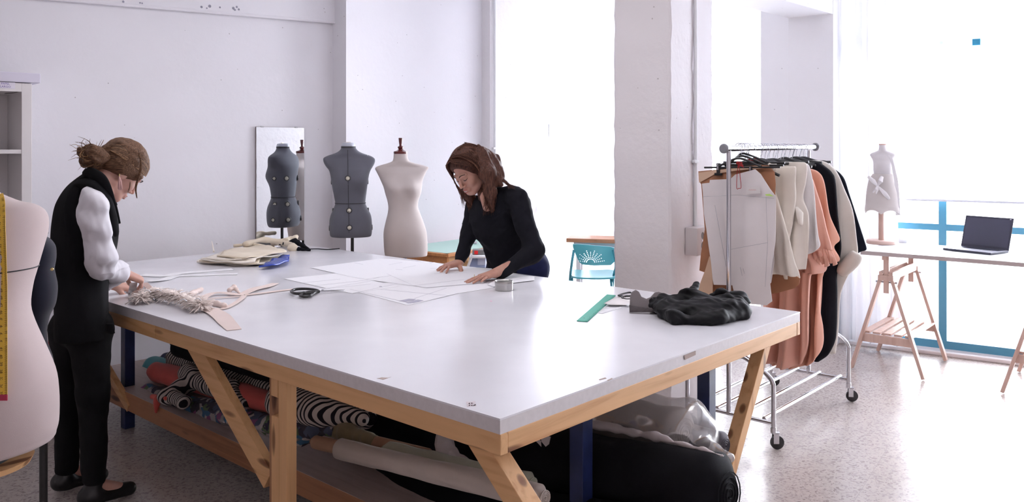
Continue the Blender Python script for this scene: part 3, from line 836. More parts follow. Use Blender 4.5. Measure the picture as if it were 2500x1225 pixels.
text_mesh('LARGO', 0.016, (cc.x + LD.x * .022 + LN.x * .001, cc.y + LD.y * .022 + LN.y * .001, cz - .008), LD, (0, 0, 1), M_INK, lb)
q = MB(); ac = Vector((cc.x, cc.y, cz)) - LD * .035 + LN * .001
q.prism([ac + LD * x + UZ * z for x, z in ((-.004, -.013), (.004, -.013), (.004, 0), (.009, 0), (0, .013), (-.009, 0), (-.004, 0))], LN * .0004); q.build('arrow_mark', M_INK, lb, False)
# sagging dark foil hanging in the top compartment
q = MB(); p0 = Lpx(12, 228, .38); p1 = Lpx(52, 223, .38); p2 = Lpx(70, 222, .38)
q.strip([p0, (p0 + p1) / 2 - UZ * .003, p1, p2], .03, .004, LN); q.build('loose_edging', plain('dark_edging', (.12, .1, .1), .5), th)

# ------------------------------------------------------------------ dress forms
def body_form(name, label, rows, Y, mat, e=2.1, bust=None, m=60, cat='dress form', group=None, parent=None, post=None, seat=None):
    lr = sil_rows(rows, Y, m)
    c = lr[len(lr) // 2]
    def shp(x, y, z, a):
        if bust:
            for (bx, bz, s, amp, cx0) in bust:
                for sg in (-1, 1):
                    if math.sin(a) < 0: y -= amp * math.exp(-(((x - cx0) - sg * bx) ** 2 + (z - bz) ** 2) / (2 * s * s))
        if seat and math.sin(a) > 0:
            y += seat[1] * math.exp(-(x ** 2 / .02 + (z - seat[0]) ** 2 / .01))
        return x, y
    mb = MB(); loft(mb, lr, 56, e, shp); return mb, lr
M_GREYF = weave('grey_jersey', (0.135, 0.137, 0.165), 0.95, 1400, 0.2, 0.05, 6)
M_SEAM = plain('dark_seam', (0.05, 0.05, 0.055), 0.8)
M_POLE = plain('black_pole', (0.02, 0.02, 0.022), 0.35)
M_CREAMF = weave('natural_linen', (0.60, 0.535, 0.515), 0.95, 900, 0.3, 0.05, 5)
def g(x, y): return (600 + x / 3.0625, 280 + y / 3.0625)
def grow(rows): return [(280 + y / 3.0625, 600 + a / 3.0625, 600 + b / 3.0625, df, db) for (y, a, b, df, db) in rows]
Yg = 6.0
rowsG = grow([(912, 655, 925, .085, .085), (905, 634, 938, .10, .10), (870, 627, 944, .115, .115), (800, 625, 943, .12, .12), (750, 634, 935, .115, .11), (715, 650, 918, .105, .10), (690, 660, 905, .095, .09), (660, 669, 895, .088, .08), (620, 662, 898, .09, .085), (560, 650, 906, .095, .09), (500, 640, 914, .105, .095), (450, 632, 922, .10, .10),
               (415, 622, 934, .095, .10), (390, 603, 949, .085, .095), (365, 587, 962, .075, .085), (340, 579, 967, .065, .075), (322, 583, 958, .058, .068), (306, 612, 930, .055, .065), (292, 655, 886, .055, .062), (276, 690, 850, .053, .058), (258, 709, 830, .05, .052), (240, 715, 820, .047, .048), (228, 717, 818, .046, .046)])
cxg = R(600 + 772 / 3.0625, 400, Yg).x
zb = R(700, 280 + 470 / 3.06, Yg).z
thg = thing('dress_form', 'grey adjustable dress form with round dials, standing behind the table by the mirror', 'dress form', (cxg, Yg, 0))
mbg, lrg = body_form('x', '', rowsG, Yg, M_GREYF, 2.3, [(0.075, zb - .01, .045, .028, 0)], 70)
mbg.build('torso', M_GREYF, thg, True, 60)
q = MB()
def on_row(r, x, y):
    c, s = math.cos(r[6]), math.sin(r[6]); return Vector((r[0] + x * c - y * s, r[1] + x * s + y * c, r[2]))
def front_pt(lr, px, py, Y, e=2.3, lift=0.001, bust=None):
    """point on the front surface of a lofted form seen at photo pixel (px,py)"""
    z = EYE - (py - HY) / FPX * Y
    r = min(lr, key=lambda r: abs(r[2] - z)); D = math.hypot(r[0], r[1])
    u = D * math.tan(math.atan((px - CX) / FPX) + r[6])
    for _ in range(3):
        f = min(abs(u / r[3]), .999); y = -r[4] * (1 - f ** e) ** (1 / e)
        u = (D + y) * math.tan(math.atan((px - CX) / FPX) + r[6])
    if bust:
        for (bx, bz, s, amp, _0) in bust:
            for sg in (-1, 1): y -= amp * math.exp(-((u - sg * bx) ** 2 + (z - bz) ** 2) / (2 * s * s))
    p = on_row(r, u, y - lift); p.z = EYE - (py - HY) / FPX * p.y
    return p
BUSTG = [(0.075, zb - .01, .045, .028, 0)]
# centre seam, waist seam
pts = [front_pt(lrg, 600 + (762 + (905 - yy) * 0 + (yy - 240) * .016) / 3.0625, 280 + yy / 3.0625, Yg, bust=BUSTG) for yy in range(262, 905, 8)]
q = MB(); q.tube(pts, .0022, 5)
q.build('centre_seam', M_SEAM, thg)
wr = min(lrg, key=lambda r: abs(r[2] - R(0, 280 + 660 / 3.0625, Yg).z))
q = MB(); q.tube([on_row(wr, (wr[3] + .001) * math.copysign(abs(math.cos(a)) ** (2 / 2.3), math.cos(a)), (wr[4] + .001) * math.copysign(abs(math.sin(a)) ** (2 / 2.3), math.sin(a))) for a in [2 * math.pi * i / 48 for i in range(48)]], .003, 6, closed=True)
q.build('waist_seam', M_SEAM, thg)
nk = lrg[-1]
q = MB(); q.lathe((nk[0], nk[1], nk[2] - .012), (0, 0, 1), [(0, nk[3] + .003), (.012, nk[3] + .003), (.014, nk[3] + .001), (.026, nk[3] - .002), (.032, nk[3] - .018), (.033, .001)], 32); q.build('neck_cap', plain('grey_neck_cap', (0.50, 0.52, 0.60), 0.35), thg)
q = MB(); q.lathe((nk[0], nk[1], nk[2] - .02), (0, 0, 1), [(0, nk[3] + .0045), (.012, nk[3] + .0045)], 32); q.build('neck_band', M_SEAM, thg)
q = MB(); q.box((nk[0], nk[1] - .005, nk[2] + .0225), (.018, 0, 0), (0, .006, 0), (0, 0, .001)); q.build('brass_plate', plain('brass', (.7, .55, .25), .3, .9), thg)
M_DIAL = plain('dial_cream', (0.62, 0.58, 0.48), 0.35, noise=.15, nscale=60); M_RIM = plain('dial_rim', (0.03, 0.03, 0.035), 0.3)
def dial(cx, cyy, cz, nrm, parent, r=.021):
    nrm = unit(nrm); s, t = frame_from(nrm); c = Vector((cx, cyy, cz))
    q = MB(); q.lathe(c - nrm * .006, nrm, [(0, r), (.009, r), (.011, r - .002), (.010, r - .006), (.007, r - .0065), (0, r - .0065)], 28, cap=False); d = q.build('adjust_dial', M_RIM, parent)
    q = MB(); q.lathe(c - nrm * .006, nrm, [(0, r - .006), (.008, r - .007), (.010, r - .010), (.010, .0001)], 24, cap=False); q.build('dial_knob', M_DIAL, d)
    q = MB(); q.box(c + nrm * .006, s * (r - .008), t * .002, nrm * .0025, .0005); q.build('dial_grip', plain('dial_grip', (.8, .77, .68), .4), d)
for (x, y) in ((763, 475), (773, 716), (775, 844)):
    p = front_pt(lrg, *g(x, y), Yg, bust=BUSTG); dial(p.x, p.y, p.z, (.2, -1, .05), thg)
for (sx, yy) in ((-1, 500), (1, 500), (-1, 716), (1, 716), (-1, 844), (1, 844)):       # side and rear dials, seen in the mirror
    z = R(0, 280 + yy / 3.0625, Yg).z; r = min(lrg, key=lambda r: abs(r[2] - z))
    aa = math.radians(38); ee = 2 / 2.3
    p = on_row(r, sx * r[3] * .62, r[5] * .88); dial(p.x, p.y, z, on_row(r, sx * .55, .85) - on_row(r, 0, 0), thg, .023)
    p = on_row(r, sx * r[3] * .99, 0); dial(p.x, p.y, z, on_row(r, sx, 0) - on_row(r, 0, 0), thg, .02)
zb_ = lrg[0][2]
q = MB(); pb = R(797 / 3.0625 + 600, 600, Yg - .02)
q.tube([(pb.x, Yg - .02, .05), (pb.x, Yg - .02, zb_ + .05)], .012, 12)
q.lathe((pb.x, Yg - .02, .0), (0, 0, 1), [(0, .02), (.08, .02), (.10, .013)], 16); q.build('pole', M_POLE, thg)
for k in range(3):
    a = math.radians(30 + 120 * k); q = MB(); q.tube([(pb.x, Yg - .02, .09), (pb.x + .12 * math.cos(a), Yg - .02 + .10 * math.sin(a), .06), (pb.x + .20 * math.cos(a), Yg - .02 + .155 * math.sin(a), .012)], .010, 8); q.build('foot', M_POLE, thg)
for i in range(3):      # chalk ticks near the shoulder
    p = front_pt(lrg, *g(880 + i * 15, 290 + i * 6), Yg); q = MB(); y0 = p.y; q.bar((p.x - .002, y0, p.z + .006), (p.x + .002, y0 - .002, p.z - .006), .002, .001, up=(0, 1, 0)); q.build('chalk_tick', M_WHITE, thg)
# cream form
Yc = 6.02
rowsC = grow([(1056, 1050, 1350, .09, .09), (1050, 1041, 1357, .11, .11), (1000, 1034, 1360, .12, .12), (930, 1030, 1357, .13, .125), (870, 1031, 1350, .13, .125), (800, 1045, 1328, .118, .112), (740, 1060, 1305, .098, .095), (690, 1066, 1288, .09, .082), (640, 1058, 1292, .09, .085), (590, 1043, 1310, .095, .09), (540, 1030, 1318, .10, .095), (500, 1013, 1322, .095, .095),
               (460, 995, 1336, .085, .09), (425, 977, 1352, .072, .085), (404, 967, 1364, .055, .07), (390, 975, 1362, .042, .062), (376, 1010, 1320, .042, .058), (362, 1060, 1265, .045, .055), (348, 1094, 1226, .048, .054), (330, 1103, 1214, .048, .05), (310, 1105, 1210, .047, .048), (290, 1107, 1208, .046, .046)])
cxc = R(600 + 1160 / 3.0625, 400, Yc).x
zbc = R(0, 280 + 545 / 3.06, Yc).z
thc = thing('dress_form', 'cream linen dress form with dark turned wood neck knob', 'dress form', (R(990, 0, Yc).x, Yc, 0))
mbc, lrc = body_form('x', '', rowsC, Yc, M_CREAMF, 2.15, [(0.072, zbc, .038, .042, R(600 + 1172 / 3.0625, 400, Yc).x - R(600 + 1172 / 3.0625, 400, Yc).x)], 70)
mbc.build('torso', M_CREAMF, thc, True, 60)
M_MAHO = plain('dark_red_lacquer', (0.11, 0.015, 0.015), 0.2, coat=.6)
nk = lrc[-1]; kx, kz = nk[0], nk[2]
sc_ = Yc / FPX / 3.0625
q = MB(); q.lathe((kx, Yc, kz - .002), (0, 0, 1), [(0, .050), (.010, .052), (.018, .050), (.022, .036), (.030, .020), (.036, .016), (.044, .022), (.052, .021), (.058, .012), (.062, .009), (.090, .013), (.112, .0155), (.116, .014), (.117, .001)], 28); q.build('neck_knob', M_MAHO, thc)
pb = R(600 + 1190 / 3.0625, 600, Yc)
q = MB(); q.tube([(pb.x, Yc, .04), (pb.x, Yc, lrc[0][2] + .05)], .014, 12); q.build('pole', M_POLE, thc)
for k in range(4):
    a = math.radians(45 + 90 * k); q = MB(); q.tube([(pb.x, Yc, .10), (pb.x + .10 * math.cos(a), Yc + .08 * math.sin(a), .08), (pb.x + .20 * math.cos(a), Yc + .15 * math.sin(a), .012)], .011, 8); q.build('foot', M_POLE, thc)

# ---- big cream form in the left foreground with tape and waist string
Yf = 2.05
rowsF = [(1108, -215, 10, .10, .10), (1104, -228, 60, .125, .12), (1086, -240, 128, .15, .14), (1070, -245, 139, .155, .145), (1040, -249, 145, .16, .15), (974, -248, 145, .165, .155), (919, -240, 137, .16, .155), (854, -215, 112, .15, .145), (792, -195, 86, .135, .13), (751, -186, 76, .125, .12), (700, -188, 82, .12, .11), (664, -196, 92, .12, .11), (605, -214, 109, .13, .12),
         (572, -225, 118, .125, .12), (540, -232, 120, .115, .115), (517, -225, 110, .10, .105), (502, -195, 86, .09, .095), (494, -165, 52, .08, .085), (481, -130, 20, .075, .075), (472, -118, 2, .065, .065), (455, -112, -8, .06, .06), (425, -108, -14, .058, .058), (395, -107, -15, .057, .057)]
thf = thing('dress_form', 'large cream dress form in the near left corner with yellow tape hung over it', 'dress form', (R(-50, 0, Yf).x, Yf, 0))
mbf, lrf = body_form('x', '', rowsF, Yf, M_CREAMF, 2.1, None, 70)
mbf.build('torso', weave('shaded_linen', (0.54, 0.44, 0.435), 0.95, 900, 0.3, 0.05, 5), thf, True, 60)  # linen darkened and warmed: the foreground shade is put into its colour
M_BLKB = plain('black_band', (0.012, 0.012, 0.018), 0.5)
def ring_at(lr, z, grow_=.001, e=2.1, n=64):
    lr = sorted(lr, key=lambda r: r[2])
    for i in range(len(lr) - 1):
        if lr[i][2] <= z <= lr[i + 1][2]: break
    f = (z - lr[i][2]) / (lr[i + 1][2] - lr[i][2]); r = [lr[i][k] * (1 - f) + lr[i + 1][k] * f for k in range(7)]; r[2] = z
    out = []
    for j in range(n):
        a = 2 * math.pi * j / n; c, s = math.cos(a), math.sin(a)
        out.append(on_row(r, (r[3] + grow_) * math.copysign(abs(c) ** (2 / e), c), ((r[5] if s > 0 else r[4]) + grow_) * math.copysign(abs(s) ** (2 / e), s)))
    return out
zs = R(60, 672, Yf - .1).z
q = MB(); rg = ring_at(lrf, zs, .0015); q.tube([p + Vector((0, 0, .010 * (p.x - rg[32].x) / .3 - .005)) for p in rg], .0016, 6, closed=True); q.build('waist_string', M_BLKB, thf)
q = MB()
lowz = lrf[0][2]
rr1 = ring_at(lrf, lowz + .001, .002); rr2 = [p + Vector((0, 0, -.016)) for p in rr1]; 
q.rings([rr1, rr2]); q.build('hem_band', M_BLKB, thf)
q = MB(); q.lathe((R(-60, 0, Yf).x, Yf, lowz - .032), (0, 0, 1), [(0, .12), (.016, .128)], 40); q.build('wooden_base_plate', P_D, thf)
q = MB(); cxf = R(-50, 0, Yf).x; q.tube([(cxf, Yf, .03), (cxf, Yf, lowz + .02)], .018, 14); q.build('pole', M_MAHO, thf)
for k in range(3):
    a = math.radians(100 + 120 * k); q = MB(); q.tube([(cxf, Yf, .16), (cxf + .12 * math.cos(a), Yf + .12 * math.sin(a), .12), (cxf + .24 * math.cos(a), Yf + .24 * math.sin(a), .015)], .014, 8); q.build('foot', M_MAHO, thf)
# measuring tape hanging over the shoulder and down the front
def tape_mat():
    m, nd, lk, b = nmat('yellow_tape'); 
    b.inputs['Base Color'].default_value = (0.80, 0.50, 0.05, 1); b.inputs['Roughness'].default_value = 0.45; return m
M_TAPE = tape_mat()
pts = []
for py in range(474, 976, 9):
    px = -1 - 6 * max(0, (500 - py) / 26); px = px if py < 500 else -2 + 6 * min(1, (py - 500) / 200)
    p = front_pt(lrf, px + 3, py, Yf, 2.1, .003); 
    if pts and p.y > pts[-1].y + .004 and py > 700: p.y = pts[-1].y + .001
    pts.append(p)
tht = thing('measuring_tape', 'yellow measuring tape hanging down the front of the large cream form', 'measuring tape', pts[-1])
q = MB(); q.strip(pts, .021, .0010, (1, 0, 0)); q.build('tape_band', M_TAPE, tht, True)
q = MB(); q.box(pts[-1] + Vector((0, -.0002, -.001)), (.0107, 0, 0), (0, .0012, 0), (0, 0, .007)); q.build('tape_end', plain('red_tape_end', (.45, .03, .08), .4), tht, False)
q = MB(); M_TK = plain('tape_print', (0.10, 0.05, 0.01), .6)
i = 0
for k in range(len(pts) - 1):
    for j in range(4):
        p = pts[k].lerp(pts[k + 1], j / 4) + Vector((0, -.0009, 0)); L = .006 if i % 2 else .0035
        q.box(p + Vector((.0105 - L / 2, 0, 0)), (L / 2, 0, 0), (0, .0002, 0), (0, 0, .0004)); i += 1
q.build('tape_ticks', M_TK, tht, False)['kind'] = 'stuff'
for i, k in enumerate(range(4, len(pts) - 1, 2)):
    text_mesh(str(60 - i), .010, pts[k] + Vector((-.004, -.0012, 0)), (0, 0, -1), (1, 0, 0), M_TK, tht, 'tape_number', .0001)

# ---- navy half form behind it
Yn = 3.0
rowsN = [(905, 96, 128, .05, .05), (878, 88, 131, .065, .06), (837, 70, 117, .07, .07), (813, 62, 115, .075, .075), (790, 55, 118, .085, .085), (768, 48, 124, .095, .095), (745, 42, 136, .105, .105), (717, 38, 141, .11, .11), (695, 38, 141, .11, .11), (675, 42, 137, .105, .105), (656, 46, 134, .10, .10), (631, 48, 138, .10, .10), (605, 52, 137, .095, .095), (590, 60, 129, .08, .08), (581, 72, 119, .05, .05), (577, 84, 110, .03, .03)]
thn = thing('half_form', 'small navy half form between the large cream form and the woman in the vest', 'dress form', (R(98, 0, Yn).x, Yn, 0))
mbn, lrn = body_form('x', '', rowsN, Yn, None, 2.0, None, 50)
mbn.build('torso', weave('navy_jersey', (0.010, 0.011, 0.024), 0.9, 900, .2), thn, True, 70)
p = R(127, 657, Yn - .07); q = MB(); q.lathe((p.x, p.y, p.z), (.3, -1, 0), [(0, .006), (.004, .005), (.005, .001)], 12); q.build('brass_pin', MATS['brass'], thn)
cn = R(106, 0, Yn).x; q = MB(); q.tube([(cn, Yn, .03), (cn, Yn, lrn[0][2] + .04)], .014, 10); q.build('pole', M_POLE, thn)
q = MB(); q.lathe((cn, Yn, 0), (0, 0, 1), [(0, .15), (.012, .15), (.02, .13), (.026, .02)], 32); q.build('base', M_POLE, thn)

# ---- red and white bag leaning by the table end (glimpsed between the forms)
def bagpt(px, py): return R(px, py, 4.42)
a = bagpt(113, 812); b_ = bagpt(136, 812)
zt_, zb2 = bagpt(0, 812).z, .0
thb = thing('shopping_bag', 'red and white bag on the floor glimpsed left of the woman in the vest', 'bag', (a.x + .12, 4.47, 0))
q = MB(); q.box((a.x + .12, 4.47, zt_ / 2), (.13, 0, 0), (0, .05, 0), (0, 0, zt_ / 2), .02); q.build('bag_body', plain('bag_white', (.75, .72, .75), .6), thb)
q = MB(); rx = bagpt(122, 0).x; q.box((rx + .07, 4.415, (bagpt(0, 820).z + bagpt(0, 872).z) / 2), (.075, 0, 0), (0, .006, 0), (0, 0, (bagpt(0, 820).z - bagpt(0, 872).z) / 2), .004); q.build('red_panel', plain('bag_red', (.55, .03, .03), .5), thb)
q = MB(); q.tube(spline([(a.x + .03, 4.45, zt_ - .01), (a.x + .05, 4.44, zt_ + .05), (a.x + .14, 4.44, zt_ + .09), (a.x + .2, 4.45, zt_ - .01)], 16), .008, 8); q.build('handle', M_BLKB, thb)

# ------------------------------------------------------------------ green-topped desk behind the woman in black
M_DESK = wood('orange_pine', (0.60, 0.27, 0.10), (0.42, 0.15, 0.05), 0, -math.atan2(BD.y, BD.x), knots=False)
M_DESKL = wood('pale_pine', (0.70, 0.42, 0.20), (0.6, 0.32, 0.14), 0, -math.atan2(BD.y, BD.x), knots=False)
zd = 0.765
def Dk(px, py): return RZ(px, py, zd)
fc = Dk(1092, 620); BDn = BD
kk = Dk(1043, 588)
# front-left corner fc; long side runs along BD, depth along -BN
DDp = -BN
dl, dw = 1.05, 0.62
dx0 = fc
def DP(u, v, z=0): p = dx0 + BD * u + DDp * v; return Vector((p.x, p.y, z))
# keep the back edge on the wall
depth = min(dw, (dx0 - A1).dot(BN) - .02)
thd = thing('work_desk', 'wooden desk with pale green top against the back wall behind the cream form', 'desk', DP(.6, depth / 2, 0))
q = MB(); q.box(DP(dl / 2, depth / 2, zd - .002), BD * (dl / 2 - .03), DDp * (depth / 2 - .03), UZ * .004); q.build('green_top', plain('pale_green_linoleum', (0.42, 0.66, 0.58), 0.35), thd, False)
q = MB(); q.bar(DP(0, .015, zd - .012), DP(dl, .015, zd - .012), .05, .024, bev=.003); q.bar(DP(.015, 0, zd - .012), DP(.015, depth, zd - .012), .05, .024, bev=.003); q.bar(DP(dl - .015, 0, zd - .012), DP(dl - .015, depth, zd - .012), .05, .024, bev=.003); q.build('top_rim', M_DESK, thd, False)
q = MB(); q.box(DP(.02, depth / 2, zd - .095), BD * .012, DDp * (depth / 2 - .01), UZ * .07); q.build('side_panel', M_DESK, thd, False)
q = MB(); q.box(DP(.24, .02, zd - .095), BD * .21, DDp * .012, UZ * .07); dr = q.build('drawer', M_DESKL, thd, False)
q = MB(); q.lathe(DP(.26, .005, zd - .09), -DDp, [(0, .008), (.012, .007), (.02, .013), (.026, .008)], 14); q.build('knob', M_POLE, dr)
q = MB(); q.box(DP(dl - .02, depth / 2, zd - .095), BD * .012, DDp * (depth / 2 - .01), UZ * .07); q.build('side_panel', M_DESK, thd, False)
for (u, v) in ((.03, .03), (dl - .03, .03), (.03, depth - .03), (dl - .03, depth - .03)):
    q = MB(); q.box(DP(u, v, (zd - .16) / 2), BD * .022, DDp * .022, UZ * ((zd - .16) / 2), .002); q.build('leg', M_DESK, thd, False)
# small industrial-looking machine beside the desk (blue-white box with a red switch)
Ym = 6.25
m0 = R(1160, 640, Ym)
thm = thing('sewing_motor_unit', 'blue-white machine control box with red switch, seen under the arm of the woman in black', 'machine', (m0.x, Ym, 0))
x0 = R(1146, 0, Ym).x; x1 = R(1186, 0, Ym).x; z1 = R(0, 628, Ym).z; z0 = R(0, 655, Ym).z
q = MB(); q.box(((x0 + x1) / 2, Ym + .08, (z0 + z1) / 2), ((x1 - x0) / 2, 0, 0), (0, .08, 0), (0, 0, (z1 - z0) / 2), .012); q.build('housing', plain('machine_blue', (.32, .40, .62), .35), thm)
q = MB(); q.box(((x0 + x1) / 2 + .03, Ym - .002, (z0 + z1) / 2 + .01), (.03, 0, 0), (0, .003, 0), (0, 0, .026)); q.build('label_plate', plain('plate_pale', (.55, .6, .75), .4), thm, False)
q = MB(); q.box(((x0 + x1) / 2 + .01, Ym + .06, z1 + .006), ((x1 - x0) / 2 + .01, 0, 0), (0, .1, 0), (0, 0, .008), .003); q.build('shelf_plate', M_WHITE, thm)
q = MB(); q.box(((x0 + x1) / 2 + .01, Ym + .09, z1 + .032), ((x1 - x0) / 2 - .01, 0, 0), (0, .05, 0), (0, 0, .018), .003); q.build('switch_box', plain('switch_grey', (.2, .2, .2), .5), thm)
p = R(1162, 621, Ym); q = MB(); q.box((p.x, Ym + .036, z1 + .032), (.014, 0, 0), (0, .006, 0), (0, 0, .013), .002); q.build('red_switch', plain('switch_red', (.8, .02, .02), .4), thm)
q = MB(); q.tube([(x0 + .04, Ym + .08, 0), (x0 + .04, Ym + .08, z0 + .01)], .018, 10); q.build('stand_leg', M_WHITE, thm)
q = MB(); q.tube([(x1 - .04, Ym + .08, 0), (x1 - .04, Ym + .08, z0 + .01)], .018, 10); q.build('stand_leg', M_WHITE, thm)
q = MB(); q.tube([R(1153, 622, Ym - .03), R(1141, 655, Ym - .03)], .010, 8); q.build('side_arm', M_WHITE, thm)
# grey metal brackets of a machine head by her elbow, standing on the desk
Yb = R(0, 0, 1).y
pbk = DP(.52, depth - .16, zd)
thk = thing('machine_head', 'small grey metal machine arm on the green desk, partly hidden by the woman in black', 'machine', pbk)
xx = pbk.y
a = R(1141, 515, xx); b_ = R(1141, 560, xx)
q = MB(); q.box(((a.x + .01), xx, (a.z + zd) / 2), (.012, 0, 0), (0, .03, 0), (0, 0, (a.z - zd) / 2), .003); q.build('column', plain('machine_grey', (.42, .42, .46), .4, .5), thk)
for py in (545, 554):
    p = R(1133, py, xx); q = MB(); q.box((p.x + .008, xx, p.z), (.026, 0, 0), (0, .03, 0), (0, 0, .005), .002); q.build('bracket', MATS['machine_grey'], thk)
q = MB(); q.box((a.x + .02, xx, zd + .008), (.06, 0, 0), (0, .05, 0), (0, 0, .005), .002); q.build('base_plate', MATS['machine_grey'], thk)

# ------------------------------------------------------------------ brown-topped table and turquoise chair left of the pillar
Yt = 7.4; zt_ = EYE - (582 - HY) / FPX * Yt
M_BRN = wood('brown_table', (0.52, 0.24, 0.13), (0.38, 0.15, 0.07), 0, 0, knots=False)
a = R(1382, 582, Yt); b_ = R(1500, 590, Yt - .1); tdv = unit((b_.x - a.x, b_.y - a.y, 0)); tnv = Vector((-tdv.y, tdv.x, 0))
if tnv.y < 0: tnv = -tnv
L_ = .85; D_ = .30
def BT(u, v, z): p = Vector((a.x, a.y, 0)) + tdv * u + tnv * v; return Vector((p.x, p.y, z))
tht2 = thing('side_table', 'brown wooden table behind the turquoise chair, left of the grey pillar', 'table', BT(L_ / 2, D_ / 2, 0))
q = MB(); q.box(BT(L_ / 2, D_ / 2, zt_ - .016), tdv * L_ / 2, tnv * D_ / 2, UZ * .018, .004); q.build('table_top', M_BRN, tht2, False)
q = MB(); q.box(BT(L_ / 2, D_ / 2, zt_ - .055), tdv * (L_ / 2 - .06), tnv * (D_ / 2 - .05), UZ * .02); q.build('apron', plain('pale_blue_grey', (.55, .66, .74), .5), tht2, False)
for u in (.1, L_ - .1):
    for v in (.08, D_ - .08):
        q = MB(); q.box(BT(u, v, (zt_ - .04) / 2), tdv * .018, tnv * .018, UZ * ((zt_ - .04) / 2)); q.build('leg', M_WHITE, tht2, False)
M_TURQ = plain('turquoise_plastic', (0.10, 0.45, 0.52), 0.3); M_TURM = plain('turquoise_metal', (0.06, 0.33, 0.42), 0.35)
Yh = 6.85
thh = thing('folding_chair', 'turquoise folding chair with sunburst of small holes in its backrest', 'chair', (R(1452, 0, Yh).x, Yh + .05, 0))
# backrest: curved panel, perforated sunburst
def CB(px, py, dy=0.0): return R(px, py, Yh + dy)
c0 = CB(1450, 622)
out = []
for (x, y) in [(1399, 597), (1412, 596), (1450, 599), (1490, 603), (1503, 607), (1505, 620), (1502, 640), (1492, 648), (1450, 648), (1422, 646), (1414, 640), (1406, 622), (1400, 606)]:
    p = CB(x, y); out.append((p.x - c0.x, p.z - c0.z))
holes = []
hc = CB(1442, 641)
for k in range(11):
    an = math.radians(8 + k * 16.4)
    for j in range(6):
        rr_ = .030 + j * .014
        if j >= 5 and k % 2: continue
        px_ = hc.x - c0.x + rr_ * math.cos(an) * 1.15; pz_ = hc.z - c0.z + rr_ * math.sin(an)
        if pz_ < .052: holes.append((px_, pz_))
for k in range(9):
    an = math.radians(10 + k * 20); 
def panel_with_holes(outline, holes, hr):
    mb = MB(); ring = outline; pts = [Vector(p) for p in ring]; edges = [(i, (i + 1) % len(ring)) for i in range(len(ring))]
    faces = [list(range(len(ring)))]
    for (x, y) in holes:
        s = len(pts); k = 6
        pts += [Vector((x + hr * math.cos(t * 6.2832 / k), y + hr * math.sin(t * 6.2832 / k))) for t in range(k)]
        edges += [(s + i, s + (i + 1) % k) for i in range(k)]
    vv, ee, ff, ov, oe, of = delaunay_2d_cdt(pts, edges, faces, 1, 1e-7)
    keep = []
    for f in ff:
        cx_ = sum(vv[i].x for i in f) / len(f); cy_ = sum(vv[i].y for i in f) / len(f)
        if any((cx_ - x) ** 2 + (cy_ - y) ** 2 < (hr * .9) ** 2 for x, y in holes): continue
        keep.append(f)
    return vv, keep
vv, ff = panel_with_holes(out, holes, .0042)
def cb3(x, z, o): return Vector((c0.x + x, Yh + o + 2.2 * x * x * .6, c0.z + z))
q = MB(); nv = len(vv); fs = [tuple(f) for f in ff] + [tuple(i + nv for i in reversed(f)) for f in ff]; cnt = set()
for f in ff:
    for i in range(len(f)): cnt.add((f[i], f[(i + 1) % len(f)]))
for (i, j) in cnt:
    if (j, i) not in cnt: fs.append((i, i + nv, j + nv, j))
q.add([cb3(v.x, v.y, 0) for v in vv] + [cb3(v.x, v.y, .012) for v in vv], fs); q.build('backrest', M_TURQ, thh, True, 30)
def seatp(px, py): return RZ(px, py, .47)
sy = Yh - .1
sl = R(1404, 690, Yh - .2)
zs_ = 0.50
sc = [RZ(1408, 692, zs_), RZ(1440, 678, zs_), RZ(1475, 676, zs_), RZ(1520, 682, zs_)]
sx0 = c0.x; 
def SP(x, y, z): return Vector((c0.x + x, y, z))
q = MB(); rows = []
sec = []
outl = [(-.19, .40), (-.205, .28), (-.19, .08), (-.16, .03), (.16, .03), (.19, .08), (.205, .28), (.19, .40), (.15, .44), (-.15, .44)]
zs_ = .47
patch([(x, y) for x, y in outl], lambda u, v, h: Vector((c0.x + .02 + u, Yh + v, zs_ + h + .25 * u * u - .012 * math.cos((v - .2) * 7))), .014, .04, q); q.build('seat', M_TURQ, thh, True, 40)
for sg in (-1, 1):
    bx = c0.x + sg * .185
    q = MB(); q.tube(spline([(c0.x + sg * .165, Yh + .02, c0.z + .04), (bx, Yh + .02, c0.z - .09), (bx, Yh + .20, .44), (bx, Yh + .44, .012)], 20), .011, 8); q.build('front_leg', M_TURM, thh)
    q = MB(); q.tube(spline([(bx - sg * .018, Yh + .22, zs_ - .02), (bx - sg * .018, Yh + .05, .25), (bx - sg * .018, Yh - .06, .012)], 12), .011, 8); q.build('rear_leg', M_TURM, thh)
q = MB(); q.tube([(c0.x - .185, Yh + .37, .12), (c0.x + .185, Yh + .37, .12)], .007, 8); q.build('stretcher', M_TURM, thh)
# ------------------------------------------------------------------ work table by the window
ZW = 0.845
WA = Vector((2.437, 5.76, 0)); WU = unit((0.77, -0.638, 0)); WV = unit((0.638, 0.77, 0))
def WT(u, v, z=ZW): p = WA + WU * u + WV * v; return Vector((p.x, p.y, z))
M_BIRCH = wood('birch', (0.66, 0.46, 0.39), (0.58, 0.37, 0.30), 2, 0, knots=False)
thw = thing('window_table_top', 'long white table top on trestles in front of the big window', 'table', WT(1.1, .36, ZW - .03))
q = MB(); q.box(WT(1.1, .36, ZW - .014), WU * 1.1, WV * .36, UZ * .0135, .001); q.build('board', plain('white_tabletop', (.83, .82, .84), .3), thw, False)
q = MB()
for (u0, u1, v0, v1) in ((0, 2.2, -.0008, 0), (0, 0, 0, 0)):
    if u1: q.box(WT(1.1, -.0012, ZW - .014), WU * 1.1, WV * .0012, UZ * .0135)
q.build('edge_strip', plain('greige_edge', (.52, .44, .43), .6), thw, False)
